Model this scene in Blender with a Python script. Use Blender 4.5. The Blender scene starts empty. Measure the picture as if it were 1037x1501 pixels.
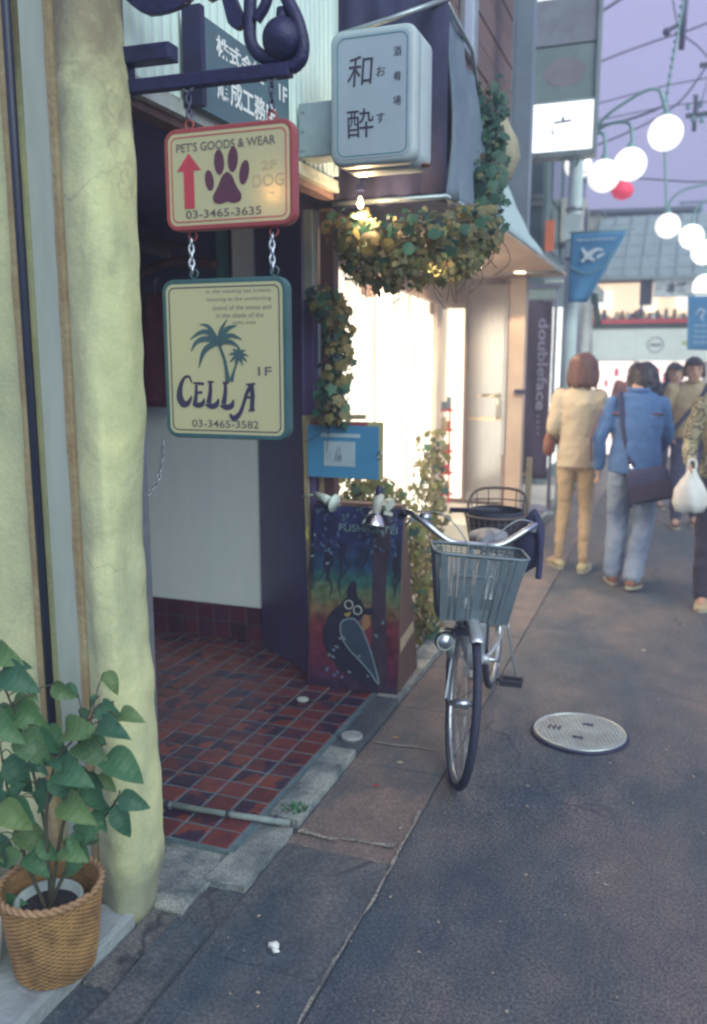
import bpy, math, random
from mathutils import Vector, Matrix, noise
HAZE = .018
R = math.radians
rnd = random.Random(11)
C = bpy.context.scene.collection
scene = bpy.context.scene

# ------------------------------------------------------------------ camera
cam_d = bpy.data.cameras.new('camera'); cam = bpy.data.objects.new('camera', cam_d); C.objects.link(cam)
cam.location = (0, 0, 1.65); cam.rotation_euler = (R(90 - 9.9), 0, R(20.5))
cam_d.sensor_fit = 'VERTICAL'; cam_d.sensor_height = 36; cam_d.lens = 1263 / 1501 * 36
cam_d.clip_start = .05; cam_d.clip_end = 2000
cam_d.dof.use_dof = True; cam_d.dof.focus_distance = 2.75; cam_d.dof.aperture_fstop = 2.0
scene.camera = cam
# ------------------------------------------------------------------ sky and light
SUN_EL, SUN_AZ = 29, 129                # soft dusk glow from behind the photographer
w = bpy.data.worlds.new('World'); scene.world = w; w.use_nodes = True
nt = w.node_tree; nt.nodes.clear()
sky = nt.nodes.new('ShaderNodeTexSky'); sky.sky_type = 'NISHITA'; sky.sun_disc = False
sky.sun_elevation = R(SUN_EL); sky.sun_rotation = R(SUN_AZ)
mul = nt.nodes.new('ShaderNodeMix'); mul.data_type = 'RGBA'; mul.inputs[0].default_value = .93
nt.links.new(sky.outputs[0], mul.inputs[6]); mul.inputs[7].default_value = (4.15, 4.0, 6.5, 1)
bg = nt.nodes.new('ShaderNodeBackground'); bg.inputs[1].default_value = .12
nt.links.new(mul.outputs[2], bg.inputs[0])
wo = nt.nodes.new('ShaderNodeOutputWorld'); nt.links.new(bg.outputs[0], wo.inputs[0])
sd = bpy.data.lights.new('sun', 'SUN'); sd.energy = 3.4; sd.angle = R(60); sd.color = (.86, 1, .86)
so = bpy.data.objects.new('sun', sd); C.objects.link(so)
so.rotation_euler = (R(90 - SUN_EL), 0, R(180 - SUN_AZ))
scene.view_settings.view_transform = 'Standard'; scene.view_settings.look = 'None'
scene.view_settings.exposure = .2; scene.view_settings.gamma = 1; scene.view_settings.use_curve_mapping = False
scene.cycles.use_denoising = True
scene.cycles.filter_width = 2.3
scene.cycles.max_bounces = 6

# ------------------------------------------------------------------ materials
MATS = {}
def M(name, col, rough=.65, metal=0, var=.15, scale=6, bump=0, bscale=60, col2=None, emit=None, es=1, rand=0,
      alpha=1, trans=0, detail=5, thr=(.35, .65), sss=0, spec=None, stretch=None, coat=0):
    if name in MATS: return MATS[name]
    m = bpy.data.materials.new(name); m.use_nodes = True; t = m.node_tree; n = t.nodes; L = t.links
    p = n['Principled BSDF']
    p.inputs['Roughness'].default_value = rough; p.inputs['Metallic'].default_value = metal
    if spec is not None: p.inputs['Specular IOR Level'].default_value = spec
    if coat: p.inputs['Coat Weight'].default_value = coat
    tc = n.new('ShaderNodeTexCoord'); src = tc.outputs['Object']
    if stretch:
        mp = n.new('ShaderNodeMapping'); mp.inputs['Scale'].default_value = stretch
        L.new(src, mp.inputs[0]); src = mp.outputs[0]
    if rand:
        oi = n.new('ShaderNodeObjectInfo'); ad = n.new('ShaderNodeVectorMath'); ad.operation = 'ADD'
        ml = n.new('ShaderNodeMath'); ml.operation = 'MULTIPLY'; ml.inputs[1].default_value = 37
        L.new(oi.outputs['Random'], ml.inputs[0]); L.new(src, ad.inputs[0]); L.new(ml.outputs[0], ad.inputs[1]); src = ad.outputs[0]
    nz = n.new('ShaderNodeTexNoise'); nz.inputs['Scale'].default_value = scale; nz.inputs['Detail'].default_value = detail
    nz.inputs['Roughness'].default_value = .62
    L.new(src, nz.inputs['Vector'])
    rp = n.new('ShaderNodeValToRGB'); rp.color_ramp.elements[0].position = thr[0]; rp.color_ramp.elements[1].position = thr[1]
    a = tuple(c * (1 - var) for c in col) + (1,); b = tuple(min(1, c * (1 + var)) for c in col) + (1,)
    if col2: a = tuple(col) + (1,); b = tuple(col2) + (1,)
    rp.color_ramp.elements[0].color = a; rp.color_ramp.elements[1].color = b
    L.new(nz.outputs['Fac'], rp.inputs[0]); out = rp.outputs[0]
    # a second, finer layer of grime and wear
    n2 = n.new('ShaderNodeTexNoise'); n2.inputs['Scale'].default_value = scale * 7.3; n2.inputs['Detail'].default_value = 3
    L.new(src, n2.inputs['Vector'])
    mr = n.new('ShaderNodeMapRange'); mr.inputs[3].default_value = 1 - var * .7; mr.inputs[4].default_value = 1 + var * .7
    L.new(n2.outputs['Fac'], mr.inputs[0])
    if rand:
        m2 = n.new('ShaderNodeMapRange'); m2.inputs[3].default_value = 1 - rand; m2.inputs[4].default_value = 1 + rand
        L.new(oi.outputs['Random'], m2.inputs[0]); mm = n.new('ShaderNodeMath'); mm.operation = 'MULTIPLY'
        L.new(mr.outputs[0], mm.inputs[0]); L.new(m2.outputs[0], mm.inputs[1]); fac = mm.outputs[0]
    else: fac = mr.outputs[0]
    vm = n.new('ShaderNodeVectorMath'); vm.operation = 'SCALE'; L.new(out, vm.inputs[0]); L.new(fac, vm.inputs[3])
    L.new(vm.outputs[0], p.inputs['Base Color'])
    if bump:
        nb = n.new('ShaderNodeTexNoise'); nb.inputs['Scale'].default_value = bscale; nb.inputs['Detail'].default_value = 6
        L.new(src, nb.inputs['Vector'])
        bp = n.new('ShaderNodeBump'); bp.inputs['Strength'].default_value = bump; bp.inputs['Distance'].default_value = .01
        L.new(nb.outputs['Fac'], bp.inputs['Height']); L.new(bp.outputs[0], p.inputs['Normal'])
    if emit: p.inputs['Emission Color'].default_value = tuple(emit) + (1,); p.inputs['Emission Strength'].default_value = es
    if trans: p.inputs['Transmission Weight'].default_value = trans
    if alpha < 1: p.inputs['Alpha'].default_value = alpha
    if sss: p.inputs['Subsurface Weight'].default_value = sss; p.inputs['Subsurface Radius'].default_value = (.02, .01, .005)
    MATS[name] = m; return m

LEAFMAT = 1
def leafmat(name, cols, tr=.35):
    m = bpy.data.materials.new(name); m.use_nodes = True; t = m.node_tree; n = t.nodes; L = t.links
    p = n['Principled BSDF']; p.inputs['Roughness'].default_value = .5
    oi = n.new('ShaderNodeObjectInfo'); rp = n.new('ShaderNodeValToRGB'); rp.color_ramp.elements.remove(rp.color_ramp.elements[1])
    for i, c in enumerate(cols):
        e = rp.color_ramp.elements[0] if i == 0 else rp.color_ramp.elements.new(i / (len(cols) - 1))
        e.color = tuple(c) + (1,); e.position = i / (len(cols) - 1)
    tc = n.new('ShaderNodeTexCoord'); nz = n.new('ShaderNodeTexNoise'); nz.inputs['Scale'].default_value = 25
    L.new(tc.outputs['Object'], nz.inputs['Vector'])
    ad = n.new('ShaderNodeMath'); ad.operation = 'MULTIPLY_ADD'; ad.inputs[1].default_value = .5; ad.inputs[2].default_value = -.25
    L.new(nz.outputs['Fac'], ad.inputs[0]); a2 = n.new('ShaderNodeMath'); L.new(ad.outputs[0], a2.inputs[0]); L.new(oi.outputs['Random'], a2.inputs[1])
    L.new(a2.outputs[0], rp.inputs[0])
    uv = n.new('ShaderNodeUVMap'); sp = n.new('ShaderNodeSeparateXYZ'); L.new(uv.outputs[0], sp.inputs[0])
    ab = n.new('ShaderNodeMath'); ab.operation = 'ABSOLUTE'; L.new(sp.outputs[1], ab.inputs[0])
    k = n.new('ShaderNodeMath'); k.operation = 'MULTIPLY_ADD'; k.inputs[1].default_value = -9; L.new(ab.outputs[0], k.inputs[0])
    k2 = n.new('ShaderNodeMath'); k2.operation = 'MULTIPLY'; k2.inputs[1].default_value = 42; L.new(sp.outputs[0], k2.inputs[0]); L.new(k2.outputs[0], k.inputs[2])
    s = n.new('ShaderNodeMath'); s.operation = 'SINE'; L.new(k.outputs[0], s.inputs[0])
    mr = n.new('ShaderNodeMapRange'); mr.inputs[1].default_value = .55; mr.inputs[2].default_value = 1; mr.inputs[3].default_value = 1; mr.inputs[4].default_value = 1.13
    L.new(s.outputs[0], mr.inputs[0])
    vm = n.new('ShaderNodeVectorMath'); vm.operation = 'SCALE'; L.new(rp.outputs[0], vm.inputs[0]); L.new(mr.outputs[0], vm.inputs[3])
    L.new(vm.outputs[0], p.inputs['Base Color'])
    bp = n.new('ShaderNodeBump'); bp.inputs['Strength'].default_value = .16; bp.inputs['Distance'].default_value = .003
    L.new(s.outputs[0], bp.inputs['Height']); L.new(bp.outputs[0], p.inputs['Normal'])
    tl = n.new('ShaderNodeBsdfTranslucent'); L.new(vm.outputs[0], tl.inputs[0]); mx = n.new('ShaderNodeMixShader'); mx.inputs[0].default_value = tr
    o = n['Material Output']; L.new(p.outputs[0], mx.inputs[1]); L.new(tl.outputs[0], mx.inputs[2]); L.new(mx.outputs[0], o.inputs[0])
    MATS[name] = m; return m

# ------------------------------------------------------------------ mesh helpers
def V(*a): return Vector(a)
class MB:
    def __init__(s): s.v = []; s.f = []; s.sm = []; s.mi = []; s.uv = None
    def add(s, vs, fs, smooth=False, m=0):
        b = len(s.v); s.v += [tuple(x) for x in vs]
        for f in fs: s.f.append(tuple(b + i for i in f)); s.sm.append(smooth); s.mi.append(m)
        return s
    def box(s, c, d, rz=0, m=0, rot=None):
        x, y, z = (k / 2 for k in d); vs = []
        Mx = rot if rot else Matrix.Rotation(rz, 3, 'Z')
        for a, b, e in ((-1,-1,-1),(1,-1,-1),(1,1,-1),(-1,1,-1),(-1,-1,1),(1,-1,1),(1,1,1),(-1,1,1)):
            vs.append(Mx @ Vector((a*x, b*y, e*z)) + Vector(c))
        return s.add(vs, [(0,3,2,1),(4,5,6,7),(0,1,5,4),(1,2,6,5),(2,3,7,6),(3,0,4,7)], False, m)
    def b2(s, p0, p1, m=0):
        return s.box([(a+b)/2 for a, b in zip(p0, p1)], [abs(a-b) for a, b in zip(p0, p1)], m=m)
    def tube(s, pts, r, n=8, closed=False, smooth=True, m=0, flat=1, up=None):
        pts = [Vector(p) for p in pts]; N = len(pts)
        rs = list(r) if isinstance(r, (list, tuple)) else [r] * N
        T = []
        for i in range(N):
            a = pts[i-1] if (i or closed) else pts[i]; b = pts[(i+1) % N] if (i < N-1 or closed) else pts[i]
            T.append((b - a).normalized())
        u = Vector(up) if up else (Vector((0,0,1)) if abs(T[0].z) < .9 else Vector((0,1,0)))
        vs = []
        for i in range(N):
            u = (u - T[i] * u.dot(T[i])); u = u.normalized() if u.length > 1e-6 else T[i].orthogonal().normalized()
            w_ = T[i].cross(u)
            for k in range(n):
                a = 2*math.pi*k/n; vs.append(pts[i] + (u*math.cos(a)*flat + w_*math.sin(a)) * rs[i])
        fs = []
        for i in range(N if closed else N-1):
            j = (i+1) % N
            for k in range(n): fs.append((i*n+k, i*n+(k+1)%n, j*n+(k+1)%n, j*n+k))
        if not closed: fs += [tuple(range(n))[::-1], tuple((N-1)*n+k for k in range(n))]
        return s.add(vs, fs, smooth, m)
    def beam(s, a, b, w_, d, up=(0,0,1), m=0):
        a, b = Vector(a), Vector(b); t = (b-a).normalized(); u = Vector(up); u = (u - t*u.dot(t)).normalized(); k = t.cross(u)
        vs = [p + k*x*w_/2 + u*y*d/2 for p in (a, b) for x, y in ((-1,-1),(1,-1),(1,1),(-1,1))]
        return s.add(vs, [(0,3,2,1),(4,5,6,7),(0,1,5,4),(1,2,6,5),(2,3,7,6),(3,0,4,7)], False, m)
    def rings(s, rg, caps=True, smooth=True, m=0, closed=False):
        n = len(rg[0]); vs = [p for q in rg for p in q]; fs = []
        for i in range(len(rg) - (0 if closed else 1)):
            j = (i+1) % len(rg)
            for k in range(n): fs.append((i*n+k, i*n+(k+1)%n, j*n+(k+1)%n, j*n+k))
        if caps and not closed: fs += [tuple(range(n))[::-1], tuple((len(rg)-1)*n+k for k in range(n))]
        return s.add(vs, fs, smooth, m)
    def ell(s, spec, n=20, rot=None, m=0):
        """stack of horizontal ellipses (x, y, z, rx, ry)"""
        rg = []
        for x, y, z, rx, ry in spec:
            rg.append([Vector((x + rx*math.cos(2*math.pi*k/n), y + ry*math.sin(2*math.pi*k/n), z)) for k in range(n)])
        return s.rings(rg, m=m)
    def sphere(s, c, r, n=16, k=10, sc=(1,1,1), m=0):
        c = Vector(c); rg = []
        for i in range(1, k):
            t = math.pi*i/k
            rg.append([c + Vector((r*sc[0]*math.sin(t)*math.cos(2*math.pi*j/n), r*sc[1]*math.sin(t)*math.sin(2*math.pi*j/n), -r*sc[2]*math.cos(t))) for j in range(n)])
        return s.rings(rg, m=m)
    def disc(s, c, r, ax, h, n=24, m=0, smooth=False):
        ax = Vector(ax).normalized(); c = Vector(c); u = ax.orthogonal().normalized(); w_ = ax.cross(u)
        rg = [[c + ax*q + (u*math.cos(2*math.pi*k/n) + w_*math.sin(2*math.pi*k/n))*r for k in range(n)] for q in (-h/2, h/2)]
        return s.rings(rg, smooth=smooth, m=m)
    def lathe(s, c, prof, n=24, m=0, ax=None):
        c = Vector(c); rot = Vector((0,0,1)).rotation_difference(Vector(ax)) if ax else None
        rg = []
        for r, z in prof:
            q = [Vector((r*math.cos(2*math.pi*k/n), r*math.sin(2*math.pi*k/n), z)) for k in range(n)]
            rg.append([c + (rot @ p if rot else p) for p in q])
        return s.rings(rg, m=m)
    def poly(s, pts, O, U, W, d=.002, m=0):
        """flat shape in the plane O + U*x + W*y, thickness d towards U x W"""
        O, U, W = Vector(O), Vector(U), Vector(W); N = U.cross(W).normalized()
        a = sum(pts[i][0]*pts[(i+1)%len(pts)][1] - pts[(i+1)%len(pts)][0]*pts[i][1] for i in range(len(pts)))
        if a < 0: pts = pts[::-1]
        n = len(pts); q = [O + U*x + W*y for x, y in pts]
        vs = q + [p + N*d for p in q]
        fs = [tuple(range(n))[::-1], tuple(range(n, 2*n))] + [(i, (i+1)%n, n+(i+1)%n, n+i) for i in range(n)]
        return s.add(vs, fs, False, m)
    def stroke(s, pts, ws, O, U, W, d=.002, m=0, sub=4):
        """a ribbon of changing width in a plane (pts in plane units)"""
        pts = [Vector((x, y)) for x, y in pts]; N = len(pts)
        ws = list(ws) if isinstance(ws, (list, tuple)) else [ws]*N
        P, Wd = [], []
        for i in range(N-1):
            p0, p1, p2, p3 = pts[max(i-1,0)], pts[i], pts[i+1], pts[min(i+2,N-1)]
            for k in range(sub):
                t = k/sub
                P.append(.5*((2*p1) + (p2-p0)*t + (2*p0-5*p1+4*p2-p3)*t*t + (3*p1-p0-3*p2+p3)*t**3)); Wd.append(ws[i]*(1-t)+ws[i+1]*t)
        P.append(pts[-1]); Wd.append(ws[-1]); l, r = [], []
        for i, p in enumerate(P):
            t = (P[min(i+1, len(P)-1)] - P[max(i-1, 0)]); t = t.normalized() if t.length > 1e-9 else Vector((1,0)); nn = Vector((-t.y, t.x))
            l.append(p + nn*Wd[i]/2); r.append(p - nn*Wd[i]/2)
        O, U, W = Vector(O), Vector(U), Vector(W); N_ = U.cross(W).normalized(); k = len(P)
        f = lambda q: O + U*q.x + W*q.y
        vs = [f(q) for q in l] + [f(q) for q in r]; vs += [v + N_*d for v in vs]
        fs = []
        for i in range(k-1):
            fs += [(i, i+1, k+i+1, k+i), (2*k+i, 3*k+i, 3*k+i+1, 2*k+i+1), (i, 2*k+i, 2*k+i+1, i+1), (k+i, k+i+1, 3*k+i+1, 3*k+i)]
        fs += [(0, k, 3*k, 2*k), (k-1, 3*k-1, 4*k-1, 2*k-1)]
        return s.add(vs, fs, False, m)
    def build(s, name, mat, parent=None, label=None, cat=None, group=None, kind=None, bevel=0, T=None):
        off = V(0,0,0); q = parent
        while q is not None: off += q.location; q = q.parent
        me = bpy.data.meshes.new(name)
        vs = s.v if T is None else [tuple(T @ Vector(v)) for v in s.v]
        if off.length > 0: vs = [(v[0]-off.x, v[1]-off.y, v[2]-off.z) for v in vs]
        me.from_pydata(vs, [], s.f)
        mats = mat if isinstance(mat, (list, tuple)) else [mat]
        for mm in mats: me.materials.append(mm)
        me.polygons.foreach_set('use_smooth', s.sm); me.polygons.foreach_set('material_index', s.mi)
        if s.uv:
            ul = me.uv_layers.new(name='UVMap')
            for lp in me.loops: ul.data[lp.index].uv = s.uv[lp.vertex_index]
        o = bpy.data.objects.new(name, me); C.objects.link(o)
        if parent: o.parent = parent
        tag(o, label, cat, group, kind)
        if bevel:
            b = o.modifiers.new('bevel', 'BEVEL'); b.width = bevel; b.segments = 2; b.limit_method = 'ANGLE'; b.angle_limit = R(40)
        return o
def tag(o, label=None, cat=None, group=None, kind=None):
    if label: o['label'] = label
    if cat: o['category'] = cat
    if group: o['group'] = group
    if kind: o['kind'] = kind
def thing(name, label, cat, loc=(0,0,0), group=None):
    o = bpy.data.objects.new(name, None); o.location = loc; o.empty_display_size = .1; C.objects.link(o); tag(o, label, cat, group); return o
def kids(o): return [c for c in CH.get(o.name, [])]
def copy_tree(o, parent=None, loc=None):
    c = o.copy(); C.objects.link(c)
    if parent: c.parent = parent
    if loc is not None: c.location = loc
    for ch in [x for x in bpy.data.objects if x.parent == o]: copy_tree(ch, c)
    return c
def inst(name, me, parent, loc, rot=(0,0,0), sc=(1,1,1)):
    o = bpy.data.objects.new(name, me); C.objects.link(o)
    off = V(0,0,0); q = parent
    while q is not None: off += q.location; q = q.parent
    if parent: o.parent = parent
    o.location = Vector(loc) - off; o.rotation_euler = rot; o.scale = sc; return o
def rrect(w_, h, r, n=6, cx=0, cy=0):
    p = []
    for sx, sy, a0 in ((1,1,0), (-1,1,90), (-1,-1,180), (1,-1,270)):
        for k in range(n+1):
            a = R(a0 + 90*k/n); p.append((cx + sx*(w_/2-r) + r*math.cos(a), cy + sy*(h/2-r) + r*math.sin(a)))
    return p
def frame_poly(mb, w_, h, r, t, O, U, W, d, m=0):
    a, b = rrect(w_, h, r), rrect(w_-2*t, h-2*t, max(r-t, .002)); O, U, W = Vector(O), Vector(U), Vector(W); N = U.cross(W).normalized(); n = len(a)
    f = lambda q, e: O + U*q[0] + W*q[1] + N*e
    mb.rings([[f(q, 0) for q in a], [f(q, d) for q in a], [f(q, d) for q in b], [f(q, 0) for q in b]], smooth=False, closed=True, m=m)
def text(s_, w_, h, c, U, W, mat, name='lettering', parent=None, bold=0, d=.0012, kind=None, shear=0):
    """flat lettering fitted to w_ x h, centred on c; U to the right, W up"""
    cu = bpy.data.curves.new('t', 'FONT'); cu.body = s_; cu.offset = bold; cu.resolution_u = 3; cu.shear = shear
    o = bpy.data.objects.new('t', cu); C.objects.link(o); dg = bpy.context.evaluated_depsgraph_get()
    me = bpy.data.meshes.new_from_object(o.evaluated_get(dg)); bpy.data.objects.remove(o)
    vs = [v.co.copy() for v in me.vertices]
    x0 = min(v.x for v in vs); x1 = max(v.x for v in vs); y0 = min(v.y for v in vs); y1 = max(v.y for v in vs)
    U, W, c = Vector(U), Vector(W), Vector(c); N = U.cross(W).normalized()
    mb = MB(); mb.add([c + U*((v.x-(x0+x1)/2)/max(x1-x0,1e-6)*w_) + W*((v.y-(y0+y1)/2)/max(y1-y0,1e-6)*h) + N*d for v in vs], [tuple(p.vertices) for p in me.polygons])
    bpy.data.meshes.remove(me); return mb.build(name, mat, parent, kind=kind)
def cat_rom(pts, sub=6):
    P = [Vector(p) for p in pts]; out = []
    for i in range(len(P)-1):
        a, b, c_, d = P[max(i-1,0)], P[i], P[i+1], P[min(i+2,len(P)-1)]
        for k in range(sub):
            t = k/sub; out.append(.5*((2*b)+(c_-a)*t+(2*a-5*b+4*c_-d)*t*t+(3*b-a-3*c_+d)*t**3))
    return out + [P[-1]]

# ------------------------------------------------------------------ palette
navy = M('navy_dark', (.022,.022,.075), .5, var=.25, bump=.15)
navy2 = M('navy_fabric', (.035,.038,.10), .85, var=.3, scale=4, bump=.3, bscale=90)
chrome = M('chrome_worn', (.55,.6,.66), .28, 1, var=.12, scale=30)
alum = M('aluminium', (.42,.47,.50), .38, .85, var=.12, scale=20)
black = M('black_iron', (.018,.02,.075), .45, .2, var=.3, scale=25, bump=.3, bscale=120)
rubber = M('tyre_rubber', (.028,.032,.065), .7, var=.2, scale=40)
white = M('white_paint', (.72,.74,.74), .5, var=.08)
# ================================================================== GROUND
def asphalt(name, ca=(.05,.08,.11), cb=(.165,.15,.145), big=1.1, th=(.38,.62), st0=(1.2,.6,1), chip=True, fine=.55, spk_=.3, crack=0, crackcol=(.03,.035,.05)):
    m = bpy.data.materials.new(name); m.use_nodes = True; t = m.node_tree; n = t.nodes; L = t.links; p = n['Principled BSDF']
    p.inputs['Roughness'].default_value = .72
    tc = n.new('ShaderNodeTexCoord')
    def nz(s, d=6, r=.6, st=None):
        x = n.new('ShaderNodeTexNoise'); x.inputs['Scale'].default_value = s; x.inputs['Detail'].default_value = d; x.inputs['Roughness'].default_value = r
        if st:
            mp = n.new('ShaderNodeMapping'); mp.inputs['Scale'].default_value = st; L.new(tc.outputs['Object'], mp.inputs[0]); L.new(mp.outputs[0], x.inputs['Vector'])
        else: L.new(tc.outputs['Object'], x.inputs['Vector'])
        return x.outputs['Fac']
    def ramp(f, a, b, ca, cb):
        x = n.new('ShaderNodeValToRGB'); x.color_ramp.elements[0].position = a; x.color_ramp.elements[1].position = b
        x.color_ramp.elements[0].color = ca + (1,); x.color_ramp.elements[1].color = cb + (1,); L.new(f, x.inputs[0]); return x.outputs[0]
    def mix(f, a, b, mode='MIX'):
        x = n.new('ShaderNodeMix'); x.data_type = 'RGBA'; x.blend_type = mode
        if isinstance(f, float): x.inputs[0].default_value = f
        else: L.new(f, x.inputs[0])
        L.new(a, x.inputs[6]); L.new(b, x.inputs[7]); return x.outputs[2]
    # blue-grey patches mixed at random with a warmer tone
    base = ramp(nz(big, 6, .6, st0), th[0], th[1], ca, cb)
    spk = ramp(nz(120, 3), .40, .66, (1-spk_,1-spk_,1-spk_*.9), (1+spk_,1+spk_*.9,1+spk_*.9))
    c = mix(1., base, spk, 'MULTIPLY')
    blot = ramp(nz(5, 6), .3, .7, (.78,.8,.85), (1.22,1.17,1.12)); c = mix(1., c, blot, 'MULTIPLY')
    if crack:
        ds = n.new('ShaderNodeTexNoise'); ds.inputs['Scale'].default_value = 3; ds.inputs['Detail'].default_value = 5; L.new(tc.outputs['Object'], ds.inputs['Vector'])
        av = n.new('ShaderNodeVectorMath'); av.operation = 'MULTIPLY_ADD'; av.inputs[1].default_value = (.5,.5,.5); L.new(ds.outputs['Color'], av.inputs[0]); L.new(tc.outputs['Object'], av.inputs[2])
        cv = n.new('ShaderNodeTexVoronoi'); cv.feature = 'DISTANCE_TO_EDGE'; cv.inputs['Scale'].default_value = crack; L.new(av.outputs[0], cv.inputs['Vector'])
        cl_ = ramp(cv.outputs['Distance'], .0, .012, (1,1,1), (0,0,0)); ms = ramp(nz(1.1, 2), .50, .60, (0,0,0), (1,1,1)); mm_ = n.new('ShaderNodeMath'); mm_.operation = 'MULTIPLY'; L.new(cl_, mm_.inputs[0]); L.new(ms, mm_.inputs[1])
        dk_ = n.new('ShaderNodeRGB'); dk_.outputs[0].default_value = crackcol + (1,); c = mix(mm_.outputs[0], c, dk_.outputs[0])
    vo = n.new('ShaderNodeTexVoronoi'); vo.inputs['Scale'].default_value = 46; L.new(tc.outputs['Object'], vo.inputs['Vector'])
    chips = ramp(vo.outputs['Distance'], .04, .11, (1,1,1), (0,0,0))
    sel = ramp(nz(9, 3), .50, .58, (0,0,0), (1,1,1)); mk = n.new('ShaderNodeMath'); mk.operation = 'MULTIPLY'; L.new(chips, mk.inputs[0]); L.new(sel, mk.inputs[1])
    rgb = n.new('ShaderNodeRGB'); rgb.outputs[0].default_value = (.30,.29,.27,1)
    if chip: c = mix(mk.outputs[0], c, rgb.outputs[0])
    L.new(c, p.inputs['Base Color'])
    bp = n.new('ShaderNodeBump'); bp.inputs['Strength'].default_value = fine; bp.inputs['Distance'].default_value = .004
    L.new(nz(190, 3), bp.inputs['Height']); L.new(bp.outputs[0], p.inputs['Normal']); return m
g = MB(); g.add([(-120,-60,-.06),(120,-60,-.06),(120,220,-.06),(-120,220,-.06)], [(0,1,2,3)])
g.build('ground', M('ground_dark', (.09,.085,.09), .9), kind='structure')
hz = MB(); hz.b2((-124,-64,-1.1), (124,224,9.2)); hm = bpy.data.materials.new('street_haze'); hm.use_nodes = True; hm.node_tree.nodes.clear()  # haze volume added to lift the dark tones and soften contrast
hp = hm.node_tree.nodes.new('ShaderNodeVolumePrincipled'); hp.inputs['Color'].default_value = (.70,.80,1,1); hp.inputs['Density'].default_value = HAZE; hp.inputs['Anisotropy'].default_value = .2
ho_ = hm.node_tree.nodes.new('ShaderNodeOutputMaterial'); hm.node_tree.links.new(hp.outputs[0], ho_.inputs['Volume']); hz.build('haze', hm, kind='stuff')
r = MB(); nx, ny = 30, 90
vs = [(-.795 + 6.8*i/nx, -3 + 40*j/ny, -.001 + .006*noise.noise(V(i*.6, j*.45, 0))*(1 if 0 < i else 0)) for j in range(ny+1) for i in range(nx+1)]
r.add(vs, [(j*(nx+1)+i, j*(nx+1)+i+1, (j+1)*(nx+1)+i+1, (j+1)*(nx+1)+i) for j in range(ny) for i in range(nx)], True)
r.add([(-.795,-3,-.055),(-.795,37,-.055),(-.795,37,-.001),(-.795,-3,-.001)], [(0,1,2,3)])
r.build('road', asphalt('asphalt_worn', spk_=.5, fine=.8, crack=.9), kind='structure')

# gutter slabs between road and kerb
conc = asphalt('concrete_damp', (.04,.07,.10), (.14,.145,.15), 1.8, (.36,.66), (1.5,.7,1), True, .8, .4, crack=.7)
concw = asphalt('concrete_warm', (.075,.10,.125), (.18,.15,.145), 1.9, (.36,.55), (1.2,.6,1), True, .9, .32)
concl = asphalt('concrete_light', (.10,.135,.155), (.34,.38,.37), 6, (.36,.64), (1,1,1), False, .9)
bed = MB(); bed.b2((-1.42,-1,-.055),(-.80,15,-.002)); bed.build('gutter_bed', conc, kind='structure')
gut = thing('gutter', None, None, (-.98, 3, 0)); tag(gut, kind='structure')
y = -.6; k = 0
def slab(mb, x0, x1, y0, y1, z0, z1, jit=.006, nn=6):
    """a worn slab with uneven edges and a slightly domed top"""
    pts = []
    for a, b in (((x0,y0),(x1,y0)), ((x1,y0),(x1,y1)), ((x1,y1),(x0,y1)), ((x0,y1),(x0,y0))):
        for i in range(nn):
            t = i/nn; e = 0 if i == 0 else jit
            pts.append((a[0]+(b[0]-a[0])*t + rnd.uniform(-e,e), a[1]+(b[1]-a[1])*t + rnd.uniform(-e,e)))
    n = len(pts); cx, cy = (x0+x1)/2, (y0+y1)/2
    q = lambda s_, z: [V(cx+(p[0]-cx)*s_, cy+(p[1]-cy)*s_, z) for p in pts]
    mb.rings([q(1, z0), q(1, z1-.005), q(.985, z1)], smooth=False)
while y < 15:
    ln = [.62, .60, .66][k % 3] if y < 9 else .9
    s_ = MB(); dz = rnd.uniform(-.003, .003)
    slab(s_, -1.180, -.800, y+.0025, y+ln-.0025, -.05, .006+dz*.6, .003)
    s_.build('slab', conc if y < 2.5 else concw, gut); y += ln; k += 1
kb = thing('kerb', None, None, (-1.24, 3, 0)); tag(kb, kind='structure')
y = -.4; k = 0
while y < 13:
    ln = .6 if y < 9 else .95
    if not (2.26 < y + ln/2 < 2.5):
        s_ = MB(); slab(s_, -1.30+(-.02 if y > 4.4 else 0), -1.186, y+.002, y+ln-.002, -.05, (.036 if y > 2.3 else .022)+rnd.uniform(-.002,.002), .004)
        s_.build('kerb_stone', concl if k % 3 else conc, kb)
    y += ln; k += 1
# concrete pad in front of the tiles, cracked
pad = thing('concrete_pad', None, None, (-1.4, 2.1, 0)); tag(pad, kind='structure')
s_ = MB(); slab(s_, -1.75, -1.31, 2.02, 2.345, -.05, .012, .006); s_.build('slab', concl, pad)
s_ = MB(); slab(s_, -1.405, -1.31, 1.68, 2.012, -.05, .010, .008); s_.build('slab', conc, pad)
s_ = MB(); slab(s_, -1.325, -1.187, 2.19, 2.56, -.05, .026, .006); s_.build('slab', concl, pad)
# stone ledge where the basket stands
lg = MB()
for a, b, z in ((-.7, .5, .05), (.51, 1.2, .055), (1.21, 1.935, .052)): slab(lg, -3.5, -1.412, a, b, -.055, z, .01)
lg.build('stone_ledge', M('ledge_stone', (.34,.38,.40), .7, col2=(.22,.25,.27), scale=4, bump=.5, bscale=50, var=.2), kind='structure', bevel=.006)
# pavement further along in front of the shops
pv = MB()
for i in range(9):
    y0 = 4.45 + i*.95
    slab(pv, -2.6, -1.325, y0+.004, y0+.946, -.055, .03, .003)
pv.build('pavement', M('pavement_pale', (.36,.32,.29), .75, col2=(.27,.24,.23), scale=3, bump=.35, var=.15), kind='structure')

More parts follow.
